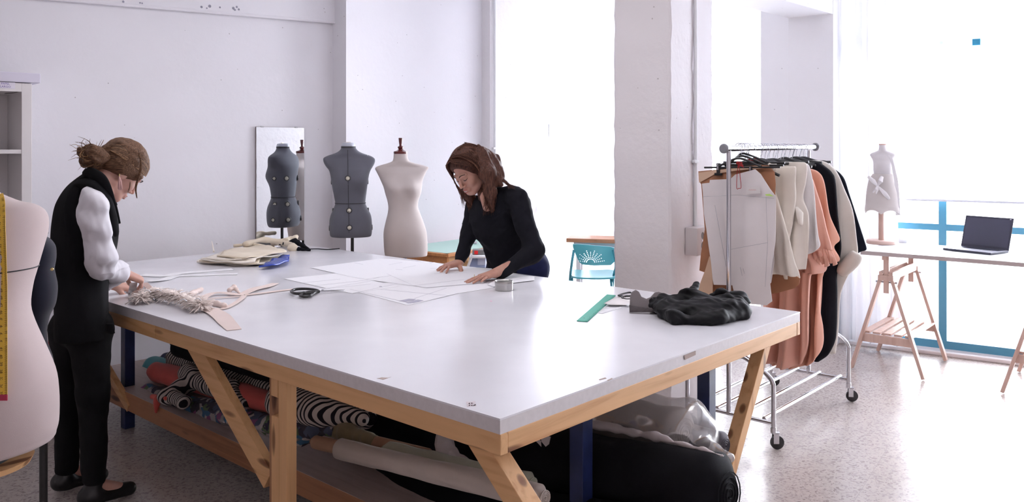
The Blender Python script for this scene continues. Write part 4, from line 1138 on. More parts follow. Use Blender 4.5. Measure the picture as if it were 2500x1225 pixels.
def trestle(u, label):
    w = 0.70; zt = ZW - .029
    th = thing('trestle', label, 'trestle', WT(u, .36, 0), 'wooden trestles under the window table')
    def TP3(a, v, z): return WT(u + a, v, z)
    v0, v1 = 0.02, 0.70
    for v in (v0 + .02, v1 - .02):
        for sg in (-1, 1):
            q = MB(); q.bar(TP3(sg * .235, v, .008), TP3(sg * .025, v, .70), .022, .045, up=WV, bev=.002)
            q.build('leg', M_BIRCH, th, False)
        q = MB(); q.bar(TP3(0, v, .56), TP3(0, v, zt - .02), .028, .035, up=WU, bev=.002); q.build('height_post', M_BIRCH, th, False)
        q = MB(); q.bar(TP3(-.05, v - .0, .665), TP3(.05, v - .0, .665), .055, .035, bev=.002); q.build('clamp_block', M_BIRCH, th, False)
        q = MB(); q.tube([TP3(-.07, v, .635), TP3(.07, v, .635)], .006, 8); q.build('peg', plain('steel_peg', (.5, .5, .55), .3, .8), th)
        q = MB(); q.bar(TP3(-.165, v, .235), TP3(.165, v, .235), .02, .055, bev=.002); q.build('lower_rail', M_BIRCH, th, False)
    for sg in (-1, 1):
        q = MB(); q.bar(TP3(sg * .035, v0, .68), TP3(sg * .035, v1, .68), .02, .055, bev=.002); q.build('top_rail', M_BIRCH, th, False)
    q = MB(); q.bar(TP3(0, v0 - .01, zt - .014), TP3(0, v1 + .01, zt - .014), .045, .026, bev=.002); q.build('bearer', M_BIRCH, th, False)
    for k in range(5):
        q = MB(); a = -.14 + k * .07; q.bar(TP3(a, v0 + .03, .272), TP3(a, v1 - .03, .272), .05, .014, bev=.001); q.build('shelf_slat', M_BIRCH, th, False)
    return th
trestle(.16, 'birch trestle under the left end of the window table, beside the clothes rail')
trestle(1.09, 'birch trestle under the right end of the window table, cut off by the right edge')
# small dress form on the table
Ys = 6.17
ms = WT(.28, .52)
px0 = R(2152, 0, 1).x
cx_ = R(2152, 0, Ys).x
ths = thing('small_dress_form', 'small half-scale dress form in a draped cream skirt on the window table', 'dress form', (cx_, Ys, ZW))
def S3(x, y): return (2000 + x / 3.0625, 300 + y / 3.0625)
def srow(rows): return [(300 + y / 3.0625, 2000 + a / 3.0625, 2000 + b / 3.0625, d1, d2) for (y, a, b, d1, d2) in rows]
M_PALE = weave('pale_linen', (0.70, 0.66, 0.67), .95, 900, .2)
mbs, lrs = body_form('x', '', srow([(470, 415, 535, .05, .05), (420, 405, 545, .05, .05), (385, 408, 540, .045, .045), (350, 404, 542, .045, .045), (310, 404, 545, .055, .05), (280, 400, 552, .05, .05), (255, 388, 566, .045, .045), (238, 380, 573, .035, .04), (225, 392, 560, .03, .035), (214, 420, 530, .028, .032), (205, 440, 510, .028, .03), (190, 446, 503, .027, .028), (165, 448, 500, .026, .027)]), Ys, M_PALE, 2.1, None, 40)
mbs.build('torso', M_PALE, ths, True, 60)
q = MB(); q.lathe((lrs[-1][0], Ys, lrs[-1][2]), (0, 0, 1), [(0, .026), (.008, .026), (.009, .001)], 24); q.build('neck_cap', plain('pink_wood', (.55, .36, .30), .5), ths)
# skirt
def sk(x, y, z, a):
    f = max(0, min(1, (1.13 - z) / .2)); w = 1 + .10 * f * math.sin(a * 5 + 1) ; return x * w, y * w
lr2 = sil_rows(srow([(668, 345, 600, .075, .075), (640, 338, 600, .085, .08), (600, 345, 592, .085, .08), (520, 352, 582, .08, .075), (460, 362, 568, .072, .07), (420, 375, 556, .064, .06), (380, 400, 550, .056, .052)]), Ys, 36)
q = MB(); loft(q, lr2, 60, 2.0, sk, cap=False)
# uneven hem
zmin = lr2[0][2]
nv = []
for p in q.v:
    v = Vector(p); f = max(0, 1 - (v.z - zmin) / .12); ang = math.atan2(v.y - Ys, v.x - cx_)
    nv.append((v.x, v.y, v.z + f * (-.014 + .032 * abs(math.sin(ang * 2.0 + .9)))))
q.v = nv; 
M_MUS = translucent('cream_muslin_thin', (0.78, 0.72, 0.70), 0.3)
s_o = q.build('draped_skirt', M_MUS, ths, True, 180)
mod = s_o.modifiers.new('thickness', 'SOLIDIFY'); mod.thickness = .002
q = MB()
kn = R(*S3(435, 470), Ys - .085)
for (tx, ty, w) in ((365, 400, .03), (470, 400, .035), (540, 590, .03), (400, 520, .016), (425, 530, .014)):
    e = R(*S3(tx, ty), Ys - .080); q.tube([kn, kn.lerp(e, .5) + Vector((0, -.012, 0)), e], [.006, w * .55, w * .35], 10, flat=.3, up=(0, 1, 0))
q.build('skirt_bow', M_PALE, ths)
q = MB(); pts = [R(*S3(x, y), Ys - .055) for x, y in ((515, 240), (535, 262), (548, 300), (560, 360), (575, 430), (585, 560), (590, 690))]
q.strip(spline(pts, 24), lambda i: .012 + .001 * i, .002, (1, 0, 0)); q.build('hanging_sash', M_PALE, ths)
q = MB(); c = R(*S3(463, 740), Ys); zb3 = ZW + .03; q.tube([(c.x, Ys, zb3 - .005), (c.x, Ys, 1.2)], .019, 16); q.build('post', plain('pink_wood', (.55, .36, .30), .5), ths)
q = MB(); q.lathe((c.x, Ys, ZW + .0005), (0, 0, 1), [(0, .098), (.004, .103), (.022, .103), (.028, .098), (.0285, .001)], 48); q.build('base', plain('pink_wood_pale', (.66, .47, .40), .5), ths)
# laptop
M_LAPD = plain('laptop_dark', (0.035, 0.035, 0.06), 0.35, .2); M_LAPS = plain('laptop_silver', (0.55, 0.54, 0.60), 0.35, .6)
f0 = RZ(2293, 614, ZW + .004); f1 = RZ(2394, 625, ZW + .004); h0 = RZ(2346, 604, ZW + .004); h1 = RZ(2447, 614, ZW + .004)
lu = unit(f1 - f0); lv = (h0 - f0); lv = (lv - lu * lv.dot(lu)); ld = lv.length; lv.normalize(); lw = .33; ld = .225
def LPt(u, v, z): p = h0 + lu * u - lv * v; return Vector((p.x, p.y, z))
thl = thing('laptop', 'open dark laptop standing on the window table', 'laptop', LPt(lw / 2, ld / 2, ZW))
q = MB(); q.box(LPt(lw / 2, ld / 2, ZW + .008), lu * lw / 2, lv * ld / 2, UZ * .007, .003); base = q.build('base', M_LAPD, thl, False)
q = MB(); q.box(LPt(lw / 2, ld / 2, ZW + .0158), lu * (lw / 2 - .003), lv * (ld / 2 - .003), UZ * .0010, .0005); q.build('keyboard_deck', M_LAPS, base, False)
q = MB()
for r in range(5):
    for c_ in range(14):
        q.box(LPt(.028 + c_ * .0212, .022 + r * .0185, ZW + .0175), lu * .0092, lv * .0078, UZ * .0010)
k_ = q.build('keys', M_LAPD, base, False); k_['kind'] = 'stuff'
q = MB(); q.box(LPt(lw / 2, .165, ZW + .0170), lu * .05, lv * .03, UZ * .0004); q.build('touchpad', plain('touchpad', (.45, .45, .5), .4), base, False)
tilt = math.radians(17); sd = lv * math.sin(tilt) + UZ * math.cos(tilt); sn = lv * math.cos(tilt) - UZ * math.sin(tilt)
cs = LPt(lw / 2, 0, ZW + .012) + sd * .115
q = MB(); q.box(cs, lu * lw / 2, sn * .004, sd * .115, .002); lid = q.build('lid', M_LAPD, thl, False)
q = MB(); q.box(cs - sn * .0045 + sd * .004, lu * (lw / 2 - .012), sn * .0006, sd * .097); q.build('screen', plain('dark_screen', (0.05, 0.05, 0.085), 0.45), lid, False)
q = MB(); q.box(cs - sn * .0047 + sd * .106 + lu * .147, lu * .005, sn * .0004, sd * .004); q.build('sticker', M_LAPS, lid, False)
q = MB(); q.tube([LPt(.03, 0, ZW + .014), LPt(lw - .03, 0, ZW + .014)], .005, 10); q.build('hinge', M_LAPD, thl)
# pale cup beside the small form
pc = RZ(2204, 592, ZW); q = MB(); q.lathe(pc, (0, 0, 1), [(0, .026), (.002, .028), (.05, .030), (.052, .029), (.05, .027), (.004, .025)], 24); one('drinking_glass', q, translucent('frosted_white', (.9, .9, .93), .5), 'small pale cup on the window table just right of the small dress form', 'cup')
# ------------------------------------------------------------------ clothes rail
RC = Vector((1.165, 4.43, 0)); RU = unit((0.664, 0.748, 0)); RP = unit((0.748, -0.664, 0))
def RK(a, w, z): p = RC + RU * a + RP * w; return Vector((p.x, p.y, z))
M_CHR = plain('chrome_tube', (0.62, 0.62, 0.66), 0.16, 1.0); M_WHL = plain('caster_rubber', (0.03, 0.03, 0.035), 0.45); M_GREYP = plain('grey_plastic', (0.25, 0.25, 0.28), 0.4)
thr = thing('clothes_rail', 'chrome clothes rail on casters packed with garments, right of the pillar', 'clothes rail', RK(.55, 0, 0))
LR = 1.085; ZT = 1.555
q = MB(); q.tube([RK(-.04, 0, ZT), RK(LR + .10, 0, ZT + .012)], .0155, 16); q.build('top_bar', M_CHR, thr)
for a in (-.055, LR + .115):
    q = MB(); q.lathe(RK(a, 0, ZT + (.012 if a > 0 else 0)), RU, [(-.012, .002), (-.011, .020), (-.004, .026), (.004, .026), (.011, .020), (.012, .002)], 24); q.build('end_cap', M_GREYP, thr)
for a in (0, LR):
    q = MB(); q.tube([RK(a, 0, .126), RK(a, 0, ZT - .01)], .0125, 14); q.build('post', M_CHR, thr)
    q = MB(); q.tube(spline([RK(a, -.25, .10), RK(a, -.25, .30), RK(a, -.245, .345), RK(a, -.21, .385), RK(a, -.11, .44), RK(a, -.06, .452), RK(a, .06, .452), RK(a, .11, .44), RK(a, .21, .385), RK(a, .245, .345), RK(a, .25, .30), RK(a, .25, .10)], 70), .0125, 12); q.build('end_frame', M_CHR, thr)
    q = MB(); q.tube([RK(a, -.25, .135), RK(a, .25, .135)], .0115, 12); q.build('cross_bar', M_CHR, thr)
    for w in (-.25, .25):
        cc = RK(a, w, 0); th_ = rnd.uniform(-.5, .5)
        off = Vector((math.cos(th_), math.sin(th_), 0)); 
        q = MB(); q.tube([RK(a, w, .085), RK(a, w, .115)], .015, 12)
        pc_ = cc + off * .012; sd_ = Vector((-off.y, off.x, 0))
        for sg in (-1, 1): q.box(pc_ + sd_ * .013 * sg + UZ * .06, off * .014, sd_ * .0015, UZ * .028)
        q.box(pc_ + UZ * .086, off * .018, sd_ * .0145, UZ * .003); fk = q.build('caster', M_CHR, thr)
        q = MB(); q.lathe(pc_ + off * .008 + UZ * .036 - sd_ * .010, sd_, [(0, .004), (0, .030), (.003, .035), (.017, .035), (.020, .030), (.020, .004)], 24); q.build('wheel', M_WHL, fk)
for w in (-.20, -.07, .07, .20):
    q = MB(); q.tube([RK(0, w, .148), RK(LR, w, .148)], .011, 12); q.build('base_rod', M_CHR, thr)

# ---- garments: every one hangs in a plane across the rail
def Gpt(px, py, a): return Rplane(px, py, RK(a, 0, 0), RU)
def Gw(px, py, a):
    p = Gpt(px, py, a); return (p - RC).dot(RP), p.z
def garment(name, label, a, rows, mat, thick=.035, rip=(.010, 9), seed=0, hanger=True, group='garments on the clothes rail', extra=None, lean=0.0, hang_w=.20, hook=True, cat=None, part='cloth'):
    """rows: (py, pxL, pxR, thickness factor)"""
    rr = []
    for (py, l, r_, tf) in interp_rows(rows, max(30, len(rows) * 6)):
        wl, z = Gw(l, py, a); wr, _ = Gw(r_, py, a); rr.append((z, wl, wr, tf))
    rs = random.Random(seed); ph = [rs.uniform(0, 6.28) for _ in range(5)]
    ztop = rr[0][0]; zl = rr[-1][0]
    rings = []
    n = 96
    for (z, wl, wr, tf) in rr:
        f = min(1, max(0, (ztop - z) / .45)); c = (wl + wr) / 2; h = (wr - wl) / 2; ring = []
        for j in range(n):
            t = 2 * math.pi * j / n; cc, ss = math.cos(t), math.sin(t)
            x = h * math.copysign(abs(cc) ** .8, cc)
            rp = (1.3 + 1.6 * min(1, max(0, (ztop - z) / .9))) * rip[0] * f * (math.sin(x * rip[1] * 6.28 + ph[0] + .8 * math.sin(z * 3 + ph[1])) + .5 * math.sin(x * rip[1] * 13 + ph[2] + z * 4))
            y = thick * tf * math.copysign(abs(ss) ** .9, ss) + rp + lean * (ztop - z)
            ring.append(RK(a + y, c + x, z))
        rings.append(ring)
    q = MB(); q.rings(rings)
    if extra: extra(q)
    top = RK(a, (rr[0][1] + rr[0][2]) / 2, rr[0][0])
    th = thing(name, label, cat or name.replace('_', ' '), RK(a, 0, rr[0][0]), group)
    q.build(part, mat, th, True, 180)
    if hanger: make_hanger(th, a, rr[0][0], hang_w)
    return th
M_HNG = plain('black_hanger', (0.015, 0.015, 0.018), 0.35); M_WIRE = plain('steel_wire', (0.55, 0.55, 0.6), 0.25, 1.0)
def make_hanger(th, a, z, w, col=None, droop=.05, zarm=None, low=.085):
    q = MB(); zn = ZT - low
    za = z + .0 if zarm is None else zarm
    q.tube(spline([RK(a, -w, zn - droop - .01), RK(a, -w * .5, zn - .022), RK(a, 0, zn), RK(a, w * .5, zn - .022), RK(a, w, zn - droop - .01)], 22), [.008] * 3 + [.011] * 16 + [.008] * 3, 8, flat=1.0); h = q.build('hanger', col or M_HNG, th)
    q = MB(); zc = ZT + .006
    pts = [RK(a, 0, zn), RK(a + .002, .002, zn + .035), RK(a + .004, .010, zn + .06)]
    for k in range(9):
        an = math.radians(-20 + k * 25); pts.append(RK(a, .021 * math.cos(an), zc + .003 + .021 * math.sin(an)))
    q.tube(pts, .0017, 6); q.build('hook', M_WIRE, h)
    return h
M_PAPC = weave('cream_muslin', (0.80, 0.73, 0.65), .9, 700, .25, .05, 7)
M_MUSL = weave('white_muslin', (0.84, 0.80, 0.80), .9, 700, .3, .05, 7)
M_MUSY = weave('ecru_muslin', (0.82, 0.75, 0.68), .9, 700, .3, .05, 7)
M_PEACH = weave('peach_crepe', (0.74, 0.34, 0.23), .75, 900, .15, .06, 5); M_PEACHL = weave('light_peach_crepe', (0.80, 0.42, 0.32), .75, 900, .15, .06, 5)
M_BLKC = weave('black_wool', (0.006, 0.006, 0.011), .9, 700, .3, .2, 5, 0); M_NAVC = weave('blue_black_wool', (0.006, 0.008, 0.018), .9, 700, .3, .2, 5, 0)
M_COAT = weave('ivory_wool', (0.74, 0.69, 0.63), .9, 500, .35, .04, 5)
M_KRAFT = plain('brown_card', (0.42, 0.19, 0.10), 0.7, noise=.08, nscale=12); M_KRAFTL = plain('pale_card', (0.70, 0.48, 0.34), 0.7, noise=.05, nscale=12)
M_PATP = plain('pattern_paper', (0.80, 0.75, 0.76), 0.75, noise=.03, nscale=8)
G = 'garments on the clothes rail'
garment('jacket', 'black jacket with a pointed sleeve, last garment at the far end of the rail', 1.03, [(404, 2000, 2022, .5), (410, 1970, 2035, .7), (422, 1935, 2052, .9), (437, 1915, 2063, 1), (470, 1895, 2074, 1), (536, 1885, 2098, 1), (570, 1885, 2111, 1), (590, 1885, 2117, .9), (597, 1890, 2103, .8), (604, 1895, 2090, .7)], M_NAVC, .045, (.006, 5), 1, hang_w=.19)
garment('coat', 'ivory wool coat with a rolled-up cuff, between the two black garments', .93, [(391, 1975, 2000, .6), (396, 1950, 2018, .8), (408, 1925, 2035, 1), (425, 1905, 2048, 1), (455, 1893, 2061, 1), (503, 1885, 2080, 1.1), (565, 1880, 2089, 1.1), (605, 1880, 2092, 1.1), (640, 1880, 2075, 1), (700, 1890, 2052, .9), (780, 1900, 2046, .8), (840, 1910, 2042, .7)], M_COAT, .045, (.006, 5), 2, hang_w=.19,
        extra=lambda q: q.tube(spline([Gpt(2094, 618, .90), Gpt(2082, 634, .89), Gpt(2062, 655, .88), Gpt(2052, 668, .88)], 12), [.034, .045, .052, .055, .056, .056, .055, .053, .050, .046, .04, .03], 20, flat=.8))
garment('dress', 'long black dress hanging to shin height beside the ivory coat', .83, [(398, 1990, 2003, .5), (408, 1955, 2018, .8), (420, 1925, 2031, 1), (440, 1900, 2039, 1), (514, 1885, 2046, 1), (580, 1880, 2056, 1), (612, 1880, 2052, 1), (628, 1890, 2043, 1), (661, 1895, 2039, 1), (700, 1895, 2040, 1), (780, 1890, 2039, 1), (815, 1890, 2035, .9), (845, 1900, 2022, .8), (866, 1920, 2004, .6)], M_BLKC, .05, (.008, 6), 3)
garment('dress', 'deeper peach dress with ruffled short sleeve, nearest the long black dress', .70, [(412, 1965, 1980, .5), (417, 1935, 1995, .8), (430, 1905, 2007, 1), (455, 1880, 2015, 1), (514, 1870, 2028, 1), (555, 1865, 2040, 1), (574, 1865, 2044, 1), (590, 1868, 2036, 1), (622, 1870, 2045, 1), (634, 1875, 2020, 1), (700, 1880, 2010, 1), (780, 1870, 2012, 1.1), (830, 1868, 2009, 1.1), (858, 1872, 1992, 1), (880, 1880, 1965, .9), (888, 1895, 1935, .7)], M_PEACH, .05, (.016, 9), 4)
garment('dress', 'light peach dress with short sleeve ending in ruffles, beside the gauze piece', .58, [(428, 1940, 1955, .5), (433, 1915, 1978, .8), (445, 1885, 1988, 1), (495, 1862, 2003, 1), (550, 1855, 2017, 1), (588, 1850, 2029, 1), (598, 1855, 2026, 1), (606, 1860, 1990, 1), (630, 1865, 2010, 1), (652, 1870, 2008, 1), (662, 1875, 1985, 1), (740, 1870, 1978, 1), (820, 1866, 1975, 1), (872, 1870, 1955, .9), (890, 1885, 1925, .7)], M_PEACHL, .05, (.016, 8), 5)
garment('gauze_top', 'thin white gauze piece with dangling threads, just left of the peach dresses', .47, [(398, 1925, 1960, .5), (403, 1900, 1975, .8), (440, 1870, 1984, 1), (506, 1855, 1992, 1), (560, 1850, 2000, 1), (588, 1850, 2005, 1), (602, 1855, 1990, .9), (612, 1860, 1970, .7)], M_MUSL, .03, (.008, 10), 6, cat='top')
garment('skirt', 'cream muslin skirt with a tucked pocket flap, left of the gauze piece', .385, [(396, 1935, 1945, .5), (399, 1890, 1969, .7), (440, 1875, 1967, .9), (480, 1870, 1960, .9), (520, 1865, 1972, 1), (580, 1860, 1971, 1), (620, 1858, 1966, 1), (648, 1856, 1962, .8)], M_MUSY, .04, (.009, 8), 7,
        extra=lambda q: q.tube([Gpt(1944, 505, .34), Gpt(1952, 520, .335), Gpt(1954, 545, .33), Gpt(1958, 550, .33)], [.012, .03, .022, .008], 10, flat=.4))
garment('bodice', 'short ecru muslin bodice with squared top, hung between the skirt and the cream tunic', .29, [(405, 1870, 1940, .5), (410, 1865, 1943, .8), (440, 1860, 1942, 1), (480, 1855, 1943, 1), (540, 1850, 1935, 1), (600, 1850, 1925, 1), (660, 1850, 1950, .9), (672, 1855, 1948, .8)], M_PAPC, .035, (.006, 8), 8, cat='top')
garment('tunic', 'flared cream tunic with raw hem and turned collar, nearest cloth piece behind the paper patterns', .19, [(398, 1872, 1893, .5), (402, 1860, 1896, .8), (412, 1820, 1895, 1), (430, 1790, 1889, 1), (460, 1775, 1892, 1), (495, 1765, 1904, 1), (565, 1755, 1929, 1), (620, 1750, 1941, 1), (648, 1750, 1950, .9), (655, 1760, 1946, .7)], M_PAPC, .035, (.008, 7), 9, cat='top',
        extra=lambda q: q.tube([Gpt(1868, 408, .17), Gpt(1880, 402, .165), Gpt(1892, 405, .17), Gpt(1886, 418, .17)], [.008, .022, .018, .006], 10, flat=.5))
M_RUF = M_PEACHL
for nm, a_, pts, lab in (('peach', .60, [(1985, 628), (2000, 640), (2016, 636), (2030, 648), (2040, 634), (2046, 624)], 0),):
    q = MB()
    for k in range(9):
        x = 1984 + k * 6.5; q.tube(spline([Gpt(x - 6, 600 + k * 1.5, a_ - .03), Gpt(x, 622 + (k % 3) * 5, a_ - .045 - .012 * (k % 2)), Gpt(x + 3, 640 + (k % 3) * 7 - k, a_ - .03 + .01 * (k % 2))], 10), [.006 + .010 * i / 9 for i in range(10)], 10, flat=.35)
    q.build('sleeve_ruffle', M_RUF, [o for o in COL.objects if o.name.startswith('dress') and 'light peach' in o.get('label', '')][0], True, 180)
# brown card piece showing below the muslins
q = MB(); pl_ = [Gw(x, y, .24) for x, y in ((1790, 640), (1905, 650), (1952, 680), (1950, 694), (1938, 704), (1895, 716), (1840, 722), (1790, 720))]
patch(pl_, lambda u, v, h: RK(.24 + h, u, v), .003, .06, q, disp=lambda u, v: .01 * math.sin(u * 9)); 
th = thing('card_pattern', 'brown card pattern piece whose rounded lower edge shows below the muslins', 'pattern', Gpt(1880, 722, .24), 'card and paper patterns on the rail'); q.build('card', M_KRAFT, th, True, 60)
q = MB(); q.tube([Gpt(1870, 645, .24), RK(.24, .05, ZT - .11)], .0012, 5); q.tube([RK(.24, .05, ZT - .112), RK(.24, .0, ZT - .06), RK(.24, 0, ZT - .0)], .0012, 5); q.build('hanging_string', M_WIRE, th)
# ---- card and paper patterns clipped on the first hangers
def panel(name, label, a, poly, mat, th=.0025, sp=.06, wav=.006, seed=0, parent=None, cat='pattern'):
    pl = [Gw(x, y, a) for x, y in poly]; rs = random.Random(seed); p1, p2 = rs.uniform(0, 6), rs.uniform(0, 6)
    q = MB(); patch(pl, lambda u, v, h: RK(a + h, u, v), th, sp, q, disp=lambda u, v: wav * (math.sin(u * 9 + p1) + .6 * math.sin(v * 5 + u * 4 + p2)))
    zt = max(v for _, v in pl)
    if parent is None:
        parent = thing(name, label, cat, RK(a, sum(u for u, _ in pl) / len(pl), min(v for _, v in pl)), 'card and paper patterns on the rail')
    o = q.build('sheet', mat, parent, True, 60); return parent
t1 = panel('card_pattern', 'large brown card pattern with pale top edge, clipped to the nearest black hanger', .125, [(1707, 418), (1760, 413), (1850, 402), (1876, 404), (1890, 420), (1893, 450), (1880, 700), (1870, 738), (1735, 735), (1725, 666), (1708, 660), (1712, 620), (1722, 560), (1714, 450), (1708, 440)], M_KRAFT, seed=1)
q = MB(); patch([Gw(x, y, .118) for x, y in ((1706, 421), (1760, 414), (1852, 404), (1870, 410), (1800, 416), (1748, 424), (1708, 446))], lambda u, v, h: RK(.112 + h, u, v), .002, .05, q); lt = q.build('folded_edge', M_KRAFTL, t1, True, 60)
panel('card_pattern', 'pale tan card strip flaring down to the left beneath the hanging patterns', .105, [(1733, 625), (1742, 640), (1740, 738), (1692, 728), (1700, 715), (1722, 660)], M_KRAFTL, seed=2)
panel('paper_pattern', 'off-white paper pattern with stepped left edge, behind the frontmost sheet', .085, [(1714, 448), (1732, 446), (1733, 439), (1780, 437), (1860, 430), (1880, 470), (1888, 580), (1890, 640), (1882, 690), (1870, 700), (1742, 695), (1739, 680), (1735, 640), (1729, 600), (1724, 560), (1718, 520), (1716, 470)], M_PATP, seed=3)
pa = panel('paper_pattern', 'frontmost white paper pattern with pencil marks, crossed by the chrome post of the rail', .060, [(1793, 426), (1832, 416), (1842, 413), (1856, 425), (1880, 462), (1894, 480), (1893, 590), (1884, 650), (1880, 690), (1886, 735), (1872, 745), (1808, 740), (1797, 735), (1788, 700), (1776, 610), (1766, 520), (1762, 480), (1778, 440)], M_PATP, seed=4)
def on_panel(px, py, a=.0545): return Gpt(px, py, a)
M_PENC = plain('pencil_line', (.45, .43, .47), .8)
q = MB()
for l in ([(1716, 480), (1800, 476), (1890, 484)], [(1776, 610), (1830, 600), (1874, 592)], [(1870, 480), (1874, 592), (1868, 700)], [(1807, 652), (1812, 673)], [(1814, 655), (1818, 668)], [(1745, 500), (1790, 740)]):
    q.tube([on_panel(x, y, .0500) for x, y in l], .0009 if len(l) == 3 else .0013, 4)
q.build('pencil_marks', M_PENC, pa)
q = MB(); q.prism([on_panel(x, y, .051) for x, y in ((1824, 458), (1855, 456), (1857, 472), (1825, 474))], RU * -.0008); fl = q.build('paper_label', plain('label_offwhite', (.74, .70, .70), .7), pa, False)
q = MB(); q.tube([on_panel(1828 + i * 2.2, 464 + (-1.6 if i % 2 else .6), .0497) for i in range(9)], .0007, 4); q.build('red_writing', plain('red_ink', (.6, .1, .1), .6), fl)
q = MB(); q.prism([on_panel(x, y, .0505) for x, y in ((1868, 474), (1879, 473), (1889, 479), (1870, 477.5))], RU * -.0006); q.build('green_highlight', plain('lime_marker', (.55, .80, .20), .6), pa, False)
# hangers for the patterns: black bar hangers with clips
def bar_hanger(a, label, w0, w1, z, clips, grp='clip hangers at the near end of the rail', tiltz=.0):
    th = thing('clip_hanger', label, 'hanger', RK(a, 0, z), grp)
    q = MB(); q.tube([RK(a, w0, z - tiltz), RK(a, w1, z + tiltz)], .0055, 10); q.build('bar', M_HNG, th)
    q = MB(); q.tube(spline([RK(a, w0 * .55, z + .006), RK(a, w0 * .3, z + .03), RK(a, 0, z + .05), RK(a, w1 * .3, z + .03), RK(a, w1 * .55, z + .006)], 14), .006, 8); q.build('arm', M_HNG, th)
    q = MB(); pts = [RK(a, 0, z + .05), RK(a, .003, z + .08), RK(a, .012, ZT - .02)]
    for k in range(9):
        an = math.radians(-25 + k * 25); pts.append(RK(a, .021 * math.cos(an), ZT + .009 + .021 * math.sin(an)))
    q.tube(pts, .0017, 6); q.build('hook', M_WIRE, th)
    for c_ in clips:
        q = MB(); q.box(RK(a - .004, c_, z - .014), RP * .009, RU * .009, UZ * .022, .003); q.box(RK(a - .006, c_, z - .040), RP * .022, RU * .006, UZ * .007, .002); cl = q.build('clip', M_HNG, th, False)
        q = MB(); q.box(RK(a - .0145, c_, z - .006), RP * .004, RU * .001, UZ * .010, .001); q.build('clip_spring', M_WIRE, cl, False)
    return th
wl, zb1 = Gw(1720, 417, .115); wr_, _ = Gw(1905, 404, .115); zb1 = Gw(1800, 411, .115)[1]
c1 = Gw(1755, 414, .115)[0]; c2 = Gw(1834, 408, .115)[0]
bar_hanger(.115, 'nearest black clip hanger, two clips gripping the brown card', wl, wr_, zb1 + .006, (c1, c2), tiltz=.004)
bar_hanger(.150, 'second black clip hanger, its bar end poking out above the first', Gw(1750, 402, .15)[0], .24, Gw(1780, 402, .15)[1], (Gw(1755, 404, .15)[0],))
bar_hanger(.165, 'third black clip hanger, highest bar end left of the chrome post', Gw(1767, 397, .165)[0], .24, Gw(1780, 396, .165)[1], ())
# hangers without a visible garment of their own: tightly packed black ones
k = 0
for i in range(15):
    a = .22 + i * .0557
    th = thing('clothes_hanger', 'black clothes hanger packed among the others on the rail', 'hanger', RK(a, 0, ZT - .11), 'packed black hangers on the rail')
    make_hanger(th, a, 0, .15 + rnd.uniform(-.02, .05), droop=.008 + rnd.uniform(0, .018), low=.056 + rnd.uniform(0, .016))
# red strings hanging from the near hangers
M_REDS = plain('red_string', (0.42, 0.015, 0.02), 0.6)
th = thing('red_string_loop', 'red cord knotted on the nearest hanger, its long loop hanging over the paper', 'cord', Gpt(1803, 400, .045), None)
q = MB(); q.tube(spline([Gpt(x, y, .045) for x, y in ((1803, 396), (1800, 420), (1798.5, 458), (1804, 459.5), (1809, 457), (1807, 430), (1804, 400))], 40), .0016, 6); q.build('loop', M_REDS, th)
q = MB(); rs = random.Random(4)
for i in range(5): q.tube(spline([Gpt(1803, 396, .05), Gpt(1803 + rs.uniform(-6, 12), 398 + rs.uniform(-4, 8), .05), Gpt(1805 + rs.uniform(-4, 12), 404 + rs.uniform(-4, 6), .05)], 10), .003, 6)
q.build('knot', M_REDS, th)
th = thing('red_ribbon', 'tangled red ribbon tied among the hanger hooks near the middle of the rail', 'ribbon', Gpt(1850, 390, .3))
q = MB()
for i in range(12):
    x = 1826 + rs.uniform(0, 40); y = 390 + rs.uniform(-4, 5); a_ = .2 + (x - 1826) / 40 * .12
    q.tube(spline([Gpt(x, y, a_), Gpt(x + rs.uniform(-6, 6), y - rs.uniform(0, 5), a_), Gpt(x + rs.uniform(-8, 8), y + rs.uniform(-2, 5), a_ + .01)], 8), .0045, 6, flat=.4)
q.build('ribbon_loops', M_REDS, th)
# bottle on the sill behind
# ------------------------------------------------------------------ fabric stored on the shelf under the table
def stripe_mat(name, ca, cb, period, warp, nsc, ang=0.0, duty=.1):
    m, nd, lk, b = nmat(name)
    v = coords(nd, lk, rotz=-rzt + ang)
    sep = N(nd, 'ShaderNodeSeparateXYZ'); lk.new(v, sep.inputs[0])
    nz = N(nd, 'ShaderNodeTexNoise'); nz.inputs['Scale'].default_value = nsc; nz.inputs['Detail'].default_value = 2; lk.new(v, nz.inputs['Vector'])
    m1 = N(nd, 'ShaderNodeMath', operation='MULTIPLY_ADD'); lk.new(nz.outputs['Fac'], m1.inputs[0]); m1.inputs[1].default_value = warp; lk.new(sep.outputs['X'], m1.inputs[2])
    m2 = N(nd, 'ShaderNodeMath', operation='MULTIPLY'); lk.new(m1.outputs[0], m2.inputs[0]); m2.inputs[1].default_value = 6.2832 / period
    m3 = N(nd, 'ShaderNodeMath', operation='SINE'); lk.new(m2.outputs[0], m3.inputs[0])
    r = ramp(nd, [(0.0, cb), (duty + .5, cb), (duty + .58, ca)]); 
    m4 = N(nd, 'ShaderNodeMath', operation='MULTIPLY_ADD'); lk.new(m3.outputs[0], m4.inputs[0]); m4.inputs[1].default_value = -.5; m4.inputs[2].default_value = .5
    lk.new(m4.outputs[0], r.inputs[0]); lk.new(r.outputs[0], b.inputs['Base Color'])
    b.inputs['Roughness'].default_value = .9; b.inputs['Specular IOR Level'].default_value = .2
    return m
M_STR = stripe_mat('striped_jersey', (0.02, 0.018, 0.025), (0.60, 0.53, 0.50), .026, .022, 7)
M_STR2 = stripe_mat('striped_jersey_draped', (0.02, 0.018, 0.025), (0.62, 0.55, 0.52), .021, .045, 5, .5)
